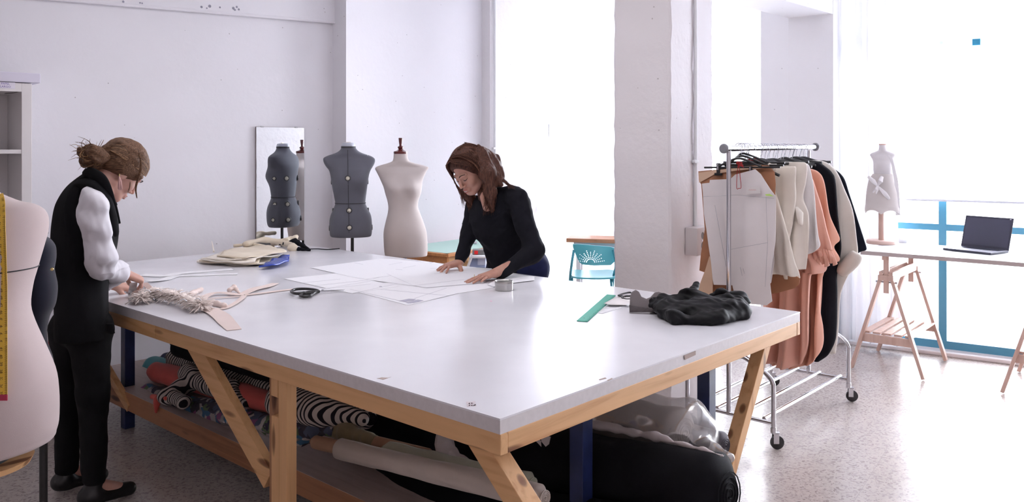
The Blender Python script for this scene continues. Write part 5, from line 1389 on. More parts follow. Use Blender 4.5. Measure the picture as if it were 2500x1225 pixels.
def floral():
    m, nd, lk, b = nmat('floral_print'); v = coords(nd, lk)
    nz = N(nd, 'ShaderNodeTexNoise'); nz.inputs['Scale'].default_value = 9; nz.inputs['Detail'].default_value = 3; lk.new(v, nz.inputs['Vector'])
    mx = N(nd, 'ShaderNodeMixRGB', blend_type='ADD'); mx.inputs[0].default_value = .14; lk.new(v, mx.inputs[1]); lk.new(nz.outputs['Color'], mx.inputs[2])
    vo = N(nd, 'ShaderNodeTexVoronoi'); vo.inputs['Scale'].default_value = 26; lk.new(mx.outputs[0], vo.inputs['Vector'])
    sp = N(nd, 'ShaderNodeSeparateXYZ'); lk.new(vo.outputs['Color'], sp.inputs[0])
    r = ramp(nd, [(0, (0.045, 0.04, 0.07)), (.16, (0.10, 0.12, 0.20)), (.30, (0.42, 0.38, 0.40)), (.46, (0.13, 0.19, 0.11)), (.58, (0.06, 0.055, 0.08)), (.70, (0.26, 0.10, 0.22)), (.80, (0.50, 0.46, 0.46)), (.90, (0.06, 0.16, 0.28))], 'CONSTANT')
    lk.new(sp.outputs[0], r.inputs[0]); lk.new(r.outputs[0], b.inputs['Base Color']); b.inputs['Roughness'].default_value = .85
    return m
M_FLO = floral()
M_CORAL = weave('coral_cotton', (0.68, 0.12, 0.10), .85, 700, .2, .08, 6); M_TURQC = weave('turquoise_cotton', (0.06, 0.27, 0.32), .85, 700, .2)
M_NAVY = weave('navy_cotton', (0.012, 0.018, 0.07), .85, 700, .2); M_BLK = weave('black_fabric', (0.005, 0.005, 0.008), .9, 500, .3, .3, 5, 0)
M_KHA = weave('khaki_cloth', (0.26, 0.21, 0.12), .9, 500, .3, .15, 8); M_WROLL = weave('offwhite_roll', (0.56, 0.49, 0.45), .85, 500, .15)
M_TAN = plain('cardboard_tube', (0.42, 0.25, 0.16), .7, noise=.06, nscale=20); M_MINT = weave('pale_mint_cloth', (0.46, 0.47, 0.38), .9, 500, .2)
M_GREYD = weave('grey_denim', (0.12, 0.11, 0.13), .9, 500, .4, .2, 20); M_CRUMP = weave('white_crumpled_cloth', (0.60, 0.54, 0.55), .85, 500, .3)
GR = 'rolled fabrics stored under the cutting table'
def roll(label, p0, p1, r, mat, lump=.006, seed=0, flat=.9, name='fabric_roll', cat='fabric roll', sag=0.0, taper=None, m=46, n=40, end=True, core=None):
    p0 = Vector(p0); p1 = Vector(p1); rs = random.Random(seed); ph = [rs.uniform(0, 6.28) for _ in range(8)]
    ax = (p1 - p0).normalized(); s, t = frame_from(ax); L = (p1 - p0).length; rings = []
    for i in range(m):
        f = i / (m - 1); x = f * L; c = p0 + ax * x - UZ * sag * math.sin(math.pi * f)
        tp = 1.0 if taper is None else taper[0] * (1 - f) + taper[1] * f
        e = 1.0 - .5 * max(0, 1 - min(f, 1 - f) * L / (r * .35)) ** 3
        ring = []
        for j in range(n):
            a = 6.2832 * j / n
            rr_ = r * tp * e + lump * (math.sin(3 * a + ph[0] + x * 5) * .5 + math.sin(2 * a + ph[1] - x * 9) + .6 * math.sin(5 * a + ph[2] + x * 17) + .5 * math.sin(x * 38 + ph[3] + 2 * math.sin(a + ph[4]))) * .6
            ring.append(c + s * (math.cos(a) * rr_) + t * (math.sin(a) * rr_ * flat))
        rings.append(ring)
    q = MB(); q.rings(rings)
    mid = (p0 + p1) / 2; th = thing(name, label, cat, (mid.x, mid.y, mid.z - r * flat), GR)
    q.build('rolled_cloth', mat, th, True, 70)
    if end:       # spiral of cloth layers visible at both ends
        for (c, d, k) in ((p0, -1, 0), (p1, 1, 1)):
            q = MB()
            tp = 1.0 if taper is None else taper[k]
            pts = []
            for i in range(60):
                a = i * .42; rr_ = r * tp * .62 * (1 - i / 66); pts.append(c + ax * d * .003 + s * math.cos(a) * rr_ + t * math.sin(a) * rr_ * flat)
            q.tube(pts, .0022, 5); q.build('roll_end', mat, th, True)
    if core:
        q = MB(); q.lathe(p0 - ax * .05, ax, [(0, core), (.06, core), (.06, core * .86), (0.001, core * .86)], 20, cap=False); q.build('core_tube', M_TAN, th)
    return th
S = lambda px, py, d: Tw(px, py, d)
roll('floral printed roll lowest on the shelf, under the coral one', S(350, 958, .47), S(760, 1062, .47), .058, M_FLO, .010, 1, .8)
roll('coral red fabric roll between the floral print and the stripes', S(376, 905, .56), S(800, 1020, .56), .060, M_CORAL, .004, 2, .9)
roll('turquoise fabric roll at the left end of the shelf, behind the coral one', S(368, 893, .70), S(560, 945, .70), .064, M_TURQC, .004, 3, .95)
roll('dark navy fabric roll behind the turquoise one', S(405, 876, .84), S(600, 925, .84), .052, M_NAVY, .004, 4)
roll('long black and cream striped roll lying above the coral one', S(418, 872, .66), S(905, 1022, .62), .060, M_STR, .008, 5, .85, sag=.0)
roll('long black roll tight under the table top along the near side', S(436, 838, .60), S(1000, 980, .60), .075, M_BLK, .006, 6, .9)
roll('thick black roll running under the front corner of the table', S(900, 1040, .78), S(1780, 1208, .78), .125, M_BLK, .006, 7, .95)
roll('second thick black roll, in front of the pale cardboard tube', S(700, 975, 1.03), S(1385, 1110, 1.03), .11, M_BLK, .006, 8, .95)
roll('lowest black roll under the front part of the table', S(720, 1135, .62), S(1650, 1330, .62), .10, M_BLK, .006, 9, .9)
# striped cloth thrown over the rolls
def blob(label, name, cat, mat, build, h=.006, warp=None, group=GR, part=None, kind=None):
    sh = Shape(); build(sh); 
    if warp: sh.warp = warp; sh.margin = .03
    q = sh.mesh(h); return one(name, q, mat, label, cat, group, True, kind, 180)
def sd(px, py, d): return tuple(S(px, py, d))
blob('striped cloth bunched over the left ends of the coral and floral rolls', 'draped_cloth', 'cloth', M_STR2,
     lambda s: (s.C(sd(470, 925, .50), sd(412, 968, .38), .050, .040, .03), s.C(sd(460, 912, .52), sd(560, 955, .52), .055, .055, .03), s.C(sd(405, 965, .38), sd(450, 980, .37), .030, .035, .03), s.C(sd(560, 955, .52), sd(600, 985, .50), .05, .02, .03)), .006, wrinkle(.006, 45, 3, (1, 1, .6)))
blob('striped cloth tapering to the right, beside the middle post', 'draped_cloth', 'cloth', M_STR2,
     lambda s: (s.C(sd(690, 985, .40), sd(780, 1000, .44), .070, .066, .03), s.C(sd(780, 1000, .44), sd(885, 1022, .50), .064, .030, .03), s.C(sd(690, 960, .42), sd(790, 985, .46), .05, .045, .03)), .006, wrinkle(.005, 40, 5, (1, 1, .6)))
blob('coral cloth tail hanging over the shelf edge', 'hanging_cloth', 'cloth', M_CORAL,
     lambda s: (s.C(sd(385, 975, .345), sd(381, 1005, .335), .022, .008, .01), s.C(sd(372, 968, .35), sd(405, 972, .35), .012, .012, .01)), .004, wrinkle(.002, 60, 6))
blob('floral cloth folded beside the middle post, above the pale tubes', 'folded_cloth', 'cloth', M_FLO,
     lambda s: (s.C(sd(700, 1050, .42), sd(770, 1050, .42), .045, .035, .03), s.C(sd(770, 1042, .44), sd(810, 1052, .44), .028, .022, .02)), .006, wrinkle(.004, 50, 7))
blob('khaki cloth scrunched between the striped cloth and the pale tubes', 'folded_cloth', 'cloth', M_KHA,
     lambda s: (s.C(sd(805, 1045, .46), sd(850, 1055, .46), .030, .034, .02), s.C(sd(850, 1055, .46), sd(915, 1075, .46), .034, .022, .02), s.E(sd(798, 1036, .44), (.02, .015, .018), None, .015)), .005, wrinkle(.005, 60, 8))
roll('bare cardboard tube sticking out left of the off-white roll', S(766, 1078, .36), S(1000, 1130, .36), .026, M_TAN, .0005, 11, 1.0, 'cardboard_tube', 'tube')
roll('off-white fabric roll on the tube near the bottom edge of the view', S(822, 1093, .36), S(1330, 1215, .36), .038, M_WROLL, .002, 12, 1.0)
roll('tan cardboard tube lying behind the off-white roll', S(868, 1066, .46), S(1050, 1110, .46), .022, M_TAN, .0005, 13, 1.0, 'cardboard_tube', 'tube')
roll('pale mint fabric roll to the right of the off-white roll', S(942, 1098, .42), S(1300, 1180, .42), .034, M_MINT, .004, 14, .9)
# crumpled white cloth band round the black roll
cA = S(1096, 1068, .74)
def band(s):
    pts = [(1128, 1034), (1102, 1036), (1086, 1058), (1084, 1085), (1100, 1108), (1128, 1135), (1150, 1165)]
    pp = [sd(x, y, .62 if i < 1 else .55) for i, (x, y) in enumerate(pts)]
    s.chain(pp, [.020, .026, .030, .030, .028, .024, .02], .02)
blob('white crumpled cloth tied round the thick black roll', 'crumpled_cloth', 'cloth', M_CRUMP, band, .004, wrinkle(.006, 85, 9, (1, 1, .5)))
for i, (pts, lab) in enumerate([([(1298, 1066), (1301, 1062), (1320, 1076), (1321, 1090)], 'torn white paper scrap on the black roll, left one of two'), ([(1319, 1060), (1344, 1066), (1340, 1084), (1332, 1090), (1322, 1078)], 'torn white paper scrap on the black roll, right one of two')]):
    q = MB(); q.prism([S(x, y, .63) for x, y in pts], TD * .002); one('paper_scrap', q, M_CRUMP, lab, 'paper', 'paper scraps on the black roll', False)
# pale wrapped roll sticking out under the right side
M_FILM = plain('clear_film', (0.80, 0.77, 0.78), .12, alpha=None, trans=.25, spec=.7)
t_ = roll('long off-white roll wrapped in clear film, lying under the right end of the table', S(1330, 1000, 1.02), S(1672, 1058, 1.02), .105, weave('greige_cloth', (0.52, 0.45, 0.42), .8, 400, .2), .006, 15, .85, core=None)
def film():
    m, nd, lk, b = nmat('clear_plastic_film'); nd.remove(b)
    t = N(nd, 'ShaderNodeBsdfTransparent'); g_ = N(nd, 'ShaderNodeBsdfGlossy'); g_.inputs['Roughness'].default_value = .18; d = N(nd, 'ShaderNodeBsdfDiffuse'); d.inputs[0].default_value = (.85, .83, .84, 1)
    m1 = N(nd, 'ShaderNodeMixShader'); m1.inputs[0].default_value = .35; lk.new(g_.outputs[0], m1.inputs[1]); lk.new(d.outputs[0], m1.inputs[2])
    m2 = N(nd, 'ShaderNodeMixShader'); m2.inputs[0].default_value = .5; lk.new(t.outputs[0], m2.inputs[1]); lk.new(m1.outputs[0], m2.inputs[2]); lk.new(m2.outputs[0], nd['Material Output'].inputs[0]); return m
M_FILM = film()
sh = Shape(); sh.C(sd(1440, 1020, 1.02), sd(1670, 1056, 1.02), .118, .118, .03); sh.C(sd(1670, 1056, 1.02), sd(1705, 1085, 1.0), .10, .03, .04); sh.C(sd(1690, 1070, .98), sd(1780, 1118, .90), .035, .012, .04); sh.warp = wrinkle(.007, 38, 11); sh.margin = .03
sh.mesh(.008).build('plastic_film', M_FILM, t_, True, 180)
roll('dark grey denim roll whose end sticks out beside the slanted pine leg', S(1560, 1030, 1.10), S(1770, 1090, 1.10), .052, M_GREYD, .004, 16, .95)
blob('white cloth edge trailing along the top of the lowest black roll', 'trailing_cloth', 'cloth', M_CRUMP,
     lambda s: (s.C(sd(1448, 1036, .84), sd(1600, 1066, .82), .016, .012, .02), s.C(sd(1600, 1066, .82), sd(1765, 1112, .78), .012, .005, .02)), .005, wrinkle(.004, 60, 12))

# ------------------------------------------------------------------ things lying on the table
M_PAPER = plain('pattern_sheet', (0.87, 0.86, 0.90), 0.7); M_PLINE = plain('thin_print_line', (0.62, 0.61, 0.68), .7)
def flat_sheet(label, poly, lift, lines=(), curl=0.0, name='pattern_sheet', mat=None, marks=()):
    z = TZ + .0003 + lift
    pl_ = [Tpx(x, y, z) for x, y in poly]
    cs_ = sum(p[0] for p in pl_) / len(pl_); cd_ = sum(p[1] for p in pl_) / len(pl_)
    q = MB(); patch(pl_, lambda u, v, h: T(u, v, z + h), .0004, .09, q, disp=(lambda u, v: curl * max(0, math.hypot(u - cs_, v - cd_) - .25) ** 2) if curl else None)
    th = thing(name, label, 'paper', T(cs_, cd_, z), 'pattern sheets spread on the table')
    q.build('sheet', mat or M_PAPER, th, True, 60)
    zl = z + .0012
    if lines:
        q = MB()
        for (x0, y0, x1, y1) in lines:
            a = Vector(T(*Tpx(x0, y0, zl), zl)); b_ = Vector(T(*Tpx(x1, y1, zl), zl)); q.bar(a, b_, .0022, .0003)
        q.build('printed_lines', M_PLINE, th, False)
    for (poly2, m2) in marks:
        q = MB(); q.prism([T(*Tpx(x, y, zl), zl) for x, y in poly2], (0, 0, .0003)); q.build('printed_block', m2, th, False)
    return th
M_BAR = plain('grey_lilac_print', (0.45, 0.43, 0.53), .7)
flat_sheet('wide sheet nearest the camera with two grey bars printed on it', [(688, 714), (905, 693), (1080, 680), (1207, 694), (1205, 702), (1120, 716), (1004, 743), (992, 744), (855, 708), (850, 713), (800, 708)], .0006, [(905, 693, 690, 716), (1003, 740, 855, 706), (1010, 742, 1120, 715), (860, 716, 980, 690), (930, 706, 1100, 722), (1012, 728, 1090, 703)], marks=[([(973, 734), (998, 729), (1016, 730), (1010, 733), (996, 735), (990, 737)], M_BAR), ([(991, 738), (1020, 731), (1034, 733), (1020, 737), (1010, 739), (996, 740)], M_BAR), ([(925, 699), (931, 698), (933, 700), (927, 700)], M_BAR)])
flat_sheet('narrower sheet at the left, its tip beside the black scissors', [(693, 680), (820, 667), (900, 683), (975, 699), (860, 716), (800, 704), (750, 693)], .0010, [(740, 690, 830, 681), (770, 697, 900, 683), (800, 703, 905, 686)])
flat_sheet('large sheet running back to the far edge of the table', [(758, 653), (930, 631), (960, 632), (1090, 646), (1160, 652), (1200, 664), (1030, 700), (900, 683), (860, 676)], .0018, [(865, 641, 886, 645), (950, 646, 982, 640), (966, 657, 986, 659), (984, 654, 1015, 648), (1018, 657, 1026, 657), (975, 672, 1000, 668), (912, 679, 925, 677), (895, 681, 1040, 660)])
flat_sheet('sheet under the two hands, its near corner lifted slightly', [(945, 668), (1060, 640), (1090, 648), (1200, 655), (1215, 668), (1180, 690), (1040, 702), (1010, 697)], .0028, [(1010, 697, 1150, 680), (1040, 702, 1180, 690), (1060, 668, 1140, 664), (1050, 655, 1130, 650)])
flat_sheet('small sheet with lilac tint at the far edge behind the round tin', [(1190, 694), (1240, 668), (1305, 675), (1305, 684), (1240, 692), (1205, 700)], .0036, [(1200, 690, 1290, 678)], curl=.15)
# round metal tin
M_STEEL = plain('brushed_steel', (0.46, 0.45, 0.44), 0.28, 1.0)
tc = T(*Tpx(1230, 708, TZ), TZ + .0003); rt = 21.5 / FPX * tc.y
hT = .047
th = thing('round_tin', 'round brushed steel tin standing on the sheets by the right hand', 'tin', tc)
q = MB(); q.lathe(tc, UZ, [(0, rt - .002), (.001, rt), (hT * .62, rt), (hT * .62, rt - .001)], 48); q.build('tin_base', M_STEEL, th)
q = MB(); q.lathe(tc, UZ, [(hT * .60, rt + .0005), (hT * .64, rt + .0014), (hT * .97, rt + .0014), (hT, rt + .0004), (hT * .985, rt - .001), (hT * .90, rt - .003), (hT * .89, .0005)], 48); q.build('tin_lid', M_STEEL, th)
# scissors
M_SCB = plain('scissor_black', (0.012, 0.012, 0.014), 0.25); M_SCS = plain('scissor_steel', (0.40, 0.40, 0.42), 0.3, 1.0)
def tp(px, py, lift=.004): return T(*Tpx(px, py, TZ + lift), TZ + lift)
th = thing('scissors', 'large tailoring scissors with black handles lying beside the pattern sheets', 'scissors', tp(775, 713, 0))
h1 = [(778, 710), (768, 707), (748, 705), (726, 705.5), (713, 709), (712, 713), (722, 716.5), (738, 716), (752, 713), (766, 713)]
h2 = [(778, 712), (768, 714.5), (757, 716), (744, 717), (735, 719), (733, 722), (742, 724.5), (756, 723), (762, 719), (766, 716)]
for i, hh in enumerate((h1, h2)):
    q = MB(); pts = spline([tp(x, y, .010 + (.004 if i == 0 else 0)) for x, y in hh + [hh[0]]], 60)[:-1]; q.tube(pts, .0068, 10, closed=True); q.build('handle_loop', M_SCB, th)
for i, (a, b_, c) in enumerate([((776, 711), (800, 709.5), (841, 707)), ((776, 712.5), (800, 711), (839, 709.5))]):
    q = MB(); A, B, C = [tp(x, y, .008 + .003 * (1 - i)) for x, y in (a, b_, c)]
    q.rings([[A + UZ * .002 + TD * .006, A - UZ * .001 + TD * .006, A - UZ * .001 - TD * .006, A + UZ * .002 - TD * .006], [B + UZ * .002 + TD * .010, B - UZ * .001 + TD * .010, B - UZ * .001 - TD * .010, B + UZ * .002 - TD * .010], [C + UZ * .001 + TD * .001, C - UZ * .0005 + TD * .001, C - UZ * .0005 - TD * .001, C + UZ * .001 - TD * .001]]); q.build('blade', M_SCS, th, True, 30)
q = MB(); q.lathe(tp(788, 710.5, .008), UZ, [(0, .006), (.007, .006), (.009, .004), (.009, .0005)], 16); q.build('pivot_screw', M_SCS, th)
# folded cream fabric with blue plastic
M_CRF = weave('cream_cotton', (0.82, 0.71, 0.56), .9, 600, .25, .05, 8); M_CRL = weave('cream_cotton_light', (0.90, 0.83, 0.74), .9, 600, .25, .05, 8)
M_BLUEP = plain('blue_plastic', (0.03, 0.07, 0.42), 0.25, noise=.15, nscale=60)
def q3(px, py, lift): return T(*Tpx(px, py, TZ), TZ + lift)
th = thing('folded_fabric', 'pile of folded cream cotton with blue plastic showing at its right end', 'fabric', q3(600, 645, 0))
layers = [([(480, 643), (560, 648), (640, 650), (690, 640), (706, 624), (640, 614), (560, 622), (500, 632)], .000, M_CRL), ([(486, 640), (570, 646), (628, 647), (640, 630), (560, 622), (505, 632)], .012, M_CRF),
          ([(490, 638), (575, 644), (622, 642), (632, 628), (570, 620), (508, 630)], .022, M_CRL), ([(496, 634), (570, 638), (614, 636), (690, 622), (640, 606), (545, 618)], .032, M_CRL), ([(530, 628), (600, 632), (700, 616), (640, 600), (560, 610)], .046, M_CRF)]
for i, (pl0, lf, m_) in enumerate(layers):
    pl_ = [Tpx(x, y + lf * 380, TZ + lf) if False else Tpx(x, y, TZ + lf) for x, y in pl0]
    q = MB(); ph = i * 1.7
    patch(pl_, lambda u, v, h: T(u, v, TZ + lf + h), .008, .022, q, disp=lambda u, v: .004 * math.sin(u * 28 + ph) + .003 * math.sin(v * 36 + ph * 2) + .004)
    q.build('fold_layer', m_, th, True, 180)
q = MB(); q.tube(spline([q3(598, 622, .068), q3(640, 612, .075), q3(690, 610, .055)], 16), [.020 + .004 * math.sin(i * .9) for i in range(16)], 18, flat=.9); q.build('rolled_layer', M_CRF, th, True, 180)
q = MB(); q.tube(spline([q3(570, 620, .055), q3(620, 618, .058), q3(672, 622, .042)], 14), [.012 + .002 * math.sin(i) for i in range(14)], 14, flat=.8); q.build('rolled_layer', M_CRF, th, True, 180)
for (x, y, l, r_) in ((628, 636, .010, .010), (622, 640, .020, .007), (616, 634, .030, .008)):
    q = MB(); q.tube([q3(x - 90, y + 4, l + .004), q3(x - 40, y + 6, l + .004), q3(x, y, l + .004)], [r_, r_ * 1.05, r_ * .9], 12); q.build('fold_edge', M_CRF, th, True, 180)
q = MB(); patch([Tpx(x, y, TZ + .02) for x, y in ((632, 652), (668, 649), (705, 640), (707, 624), (700, 621), (668, 632))], lambda u, v, h: T(u, v, TZ + .004 + h), .01, .02, q, disp=lambda u, v: .014 + .010 * math.sin(u * 30) * math.cos(v * 24)); q.build('plastic_wrap', M_BLUEP, th, True, 180)
q = MB(); q.tube([q3(522, 625, .03), q3(519, 616, .05), q3(517, 611, .065)], [.006, .004, .001], 6); q.build('loose_strip', M_CRL, th)
# second cream piece and black strap cloth behind
th = thing('cream_cloth', 'rolled piece of cream cloth behind the folded pile, near the mirror', 'cloth', q3(690, 600, 0))
sh = Shape(); sh.C(q3(668, 600, .028), q3(715, 608, .03), .02, .02, .02); sh.C(q3(668, 600, .028), q3(720, 600, .045), .022, .024, .02); sh.C(q3(700, 602, .045), q3(724, 596, .055), .020, .014, .02); sh.E(q3(715, 612, .018), (.035, .03, .03), None, .02); sh.warp = wrinkle(.004, 50, 21); sh.margin = .02
sh.mesh(.005).build('rolled_cloth', M_CRF, th, True, 180)
th = thing('black_cloth', 'crumpled black cloth with a long thin strap behind the cream pile', 'cloth', q3(735, 610, 0))
sh = Shape(); sh.C(q3(684, 606, .03), q3(720, 604, .045), .010, .014, .02); sh.C(q3(720, 604, .045), q3(755, 612, .008), .022, .010, .02); sh.C(q3(728, 612, .012), q3(756, 613, .006), .016, .008, .02); sh.warp = wrinkle(.004, 60, 22); sh.margin = .02
sh.mesh(.004).build('crumpled_cloth', M_BLKC, th, True, 180)
q = MB(); q.tube(spline([q3(752, 610, .006), q3(775, 609, .005), q3(800, 610, .004), q3(829, 608, .004)], 20), .0035, 6); q.tube(spline([q3(722, 603, .05), q3(740, 606, .03), q3(758, 611, .006)], 12), .003, 6); q.build('strap', M_BLKC, th)
# pink-cream straps and ribbons, feather trim
M_PINK = weave('blush_satin', (0.84, 0.69, 0.64), .5, 800, .1, .03, 8, .1); M_PINKD = weave('blush_edge', (0.55, 0.38, 0.33), .6, 800, .1)
M_WHT = weave('white_cotton_tape', (.88, .87, .90), .8, 700, .2, .02, 8)
def ribbon_on(label, pts, w, mat=M_PINK, lift=.004, up=None, name='ribbon', group='ribbons lying on the table', edge=True, m=40):
    P = spline([q3(x, y, (l if len(r_) else lift)) if False else q3(x, y, r_[0] if r_ else lift) for (x, y, *r_) in pts], m)
    th = thing(name, label, 'ribbon', P[len(P) // 2] * 1.0, group); th.location.z = TZ
    wf = (lambda i: 2.1 * w(i / (m - 1))) if callable(w) else 2.1 * w
    q = MB(); q.strip(P, wf, .0022, lambda i: (P[min(i + 1, m - 1)] - P[max(i - 1, 0)]).cross(UZ)); q.build('band', mat, th, True, 50)
    return th
ribbon_on('blush strap curving toward the near table edge, its rounded end free', [(502, 757, .004), (520, 762, .006), (540, 775, .006), (555, 790, .004), (572, 806, .002)], lambda f: .026 + .008 * math.sin(f * 3.14), name='strap')
ribbon_on('long blush strap running right to the scissors handles', [(598, 722, .004), (640, 717, .004), (690, 710, .003), (722, 706, .002)], .014, name='strap')
ribbon_on('blush strap pointing back and right above the knot', [(590, 722, .006), (620, 710, .010), (650, 702, .008), (672, 693, .004)], lambda f: .016 + .010 * math.sin(f * 3.0), name='strap')
ribbon_on('blush loop left of the knot', [(488, 735, .004), (512, 724, .012), (540, 720, .012), (575, 722, .008), (596, 722, .006)], .018, name='ribbon')
ribbon_on('blush loop below the knot sweeping right', [(500, 752, .004), (540, 756, .004), (570, 745, .006), (590, 732, .008), (596, 724, .006)], .012)
ribbon_on('narrow blush ribbon lying through the middle of the bunch', [(482, 733, .005), (520, 731, .006), (560, 728, .006), (590, 726, .006)], .008)
ribbon_on('white bias strip nearest the blue-wrapped pile', [(345, 672, .003), (400, 674, .003), (440, 668, .003), (500, 663, .002), (568, 658, .002)], .034, M_WHT, name='bias_strip')
ribbon_on('white bias strip running back from the working hand', [(360, 690, .01), (400, 684, .004), (432, 675, .003), (500, 672, .002), (580, 669, .002)], .026, M_WHT, name='bias_strip')
ribbon_on('short brown-edged blush strip from the hand toward the feathers', [(352, 700, .02), (365, 707, .01), (385, 714, .005)], .016, M_PINKD, name='bias_strip', m=14)
th = thing('ribbon_knot', 'knotted blush ribbon in the middle of the straps', 'ribbon', q3(590, 722, 0), 'ribbons lying on the table')
for segs in ([((560, 716, .016), (572, 712, .022), .012, .010), ((572, 712, .022), (585, 720, .010), .009, .006)], [((500, 744, .010), (520, 744, .010), .010, .013), ((520, 744, .010), (548, 752, .010), .014, .012)], [((465, 724, .012), (490, 714, .014), .012, .014)]):
    sh = Shape()
    for (a_, b2, r1, r2) in segs: sh.C(q3(*a_), q3(*b2), r1, r2, .01)
    sh.warp = wrinkle(.003, 80, 31); sh.margin = .02; sh.mesh(.003).build('knot', M_PINK, th, True, 180)
# feather trim: hundreds of curved barbs
M_FEA = translucent('blush_feather', (1.0, 0.91, 0.875), 0.3)
th = thing('feather_trim', 'fluffy blush feather trim near the table edge beside the woman in the vest', 'feather trim', q3(415, 745, 0))
q = MB(); rs = random.Random(12)
ax_pts = spline([q3(340, 742, .02), q3(370, 730, .03), q3(420, 738, .03), (q3(470, 752, .028)), q3(492, 762, .02)], 40)
for i in range(1500):
    k = rs.uniform(0, 39); c = ax_pts[int(k)]; an = rs.uniform(0, 6.28); L = rs.uniform(.035, .075); rr_ = L
    d_ = Vector((math.cos(an), math.sin(an), rs.uniform(.0, .95))).normalized()
    side = d_.cross(UZ).normalized(); tw = rs.uniform(-.6, .6)
    pts = []
    for j in range(5):
        f = j / 4; p = c + d_ * (L * f) + side * (L * .25 * tw * f * f) - UZ * (L * .35 * f * f); p.z = max(p.z, TZ + .003); pts.append(p)
    q.strip(pts, lambda j: 0.0075 * (1 - .75 * abs(j / 4 - .35)), .0008, side)
fo = q.build('feather_barbs', M_FEA, th, True, 180); fo['kind'] = 'stuff'
sh = Shape(); sh.chain([tuple(p) for p in ax_pts[::6]], [.010, .016, .020, .020, .018, .016, .010][:len(ax_pts[::6])], .02); sh.warp = wrinkle(.006, 90, 33); sh.margin = .02
sh.mesh(.005).build('feather_core', weave('blush_down', (0.96, 0.84, 0.79), .95, 300, .5), th, True, 180)
q = MB()
for (x, y) in ((378, 736), (475, 760), (440, 762), (352, 738)): q.tube(spline([q3(x, y, .05), q3(x + 8, y + 2, .06), q3(x + 16, y + 1, .05)], 8), .002, 6)
q.build('pale_quill', M_WHITE, th)
# green ruler
M_GRUL = plain('green_acrylic', (0.06, 0.40, 0.29), 0.55, spec=.2)
th = thing('ruler', 'translucent green ruler lying at the far side of the table', 'ruler', q3(1455, 752, 0))
rp = [T(*Tpx(x, y, TZ + .002), TZ + .0005) for x, y in ((1408, 783), (1434, 785), (1503, 721), (1482, 719))]
q = MB(); q.prism(rp, (0, 0, .003)); q.build('ruler_body', M_GRUL, th, False)
q = MB(); e0, e1 = rp[1], rp[2]; ed = unit(e1 - e0); sdv = Vector((-ed.y, ed.x, 0))
for i in range(40): 
    p = e0.lerp(e1, (i + .5) / 40) + sdv * .004 + UZ * .0032; q.box(p, ed * .0004, sdv * (.004 if i % 5 else .007), UZ * .0002)
q.build('graduations', plain('ruler_marks', (.02, .15, .12), .5), th, False)['kind'] = 'stuff'
q = MB(); q.lathe(T(*Tpx(1426, 778, TZ), TZ + .0036), UZ, [(0, .003), (.0004, .003)], 12); q.build('hole', plain('ruler_marks', (.02, .15, .12), .5), th)
# scraps, clips and small scissors between ruler and grey form
for i, (pl0, lab) in enumerate([([(1458, 763), (1472, 765), (1520, 750), (1545, 744), (1530, 736), (1490, 742)], 'flat white pattern scrap nearest the camera beside the ruler'), ([(1474, 744), (1492, 748), (1540, 746), (1544, 728), (1510, 722), (1494, 730)], 'curled cream scrap under the small scissors')]):
    q = MB(); patch([Tpx(x, y, TZ + .001 + i * .004) for x, y in pl0], lambda u, v, h: T(u, v, TZ + .0006 + i * .004 + h), .0006, .03, q, disp=lambda u, v: i * (.004 + .004 * math.sin(u * 30)))
    one('fabric_scrap', q, M_MUSL if i else M_PAPER, lab, 'scrap', 'scraps beside the green ruler', True, angle=180)
th = thing('small_scissors', 'small dark scissors with white plastic clip, left of the grey folded piece', 'scissors', q3(1530, 735, 0))
for pts in ([(1510, 727), (1522, 723), (1536, 720), (1543, 722), (1540, 728), (1526, 730), (1518, 729)], [(1518, 732), (1528, 729), (1540, 730), (1543, 736), (1532, 737), (1522, 735)]):
    q = MB(); q.tube(spline([q3(x, y, .012) for x, y in pts + [pts[0]]], 30)[:-1], .0045, 8, closed=True); q.build('handle_loop', M_SCB, th)
q = MB(); q.tube([q3(1509, 726, .008), q3(1540, 732, .010)], [.001, .006], 8, flat=.4, up=UZ); q.build('blade', M_SCS, th)
q = MB(); q.bar(q3(1526, 737, .008), q3(1533, 750, .006), .009, .006, bev=.002); q.build('white_clip', M_WHITE, th)
# grey folded piece (a soft cap-like shape)
M_GCL = weave('grey_felt', (0.20, 0.175, 0.18), .85, 500, .3, .05, 9)
fY = T(*Tpx(1590, 762, TZ), 0).y
def FP(px, py, h): return R(px, py, fY + .010 + (762 - py) * .0011 - .025 * math.sin((px - 1537) / 109 * 3.14) - h)
th = thing('felt_piece', 'grey folded felt piece with two raised humps, left of the black heap', 'cloth', FP(1590, 762, 0))
q = MB(); patch([(1537, 758), (1538, 724), (1543, 712), (1552, 707), (1560, 712), (1566, 724), (1578, 729), (1588, 725), (1598, 714), (1608, 712), (1625, 718), (1640, 730), (1647, 742), (1652, 757), (1640, 759)], FP, .014, 6, q); q.build('upper_fold', M_GCL, th, True, 180)
q = MB(); patch([(1537, 762), (1536, 744), (1560, 748), (1590, 751), (1630, 748), (1650, 744), (1654, 761)], lambda x, y, h: FP(x, y, h + .016), .018, 6, q); q.build('lower_fold', weave('dark_grey_felt', (0.10, 0.085, 0.09), .85, 500, .3, .05, 9), th, True, 180)
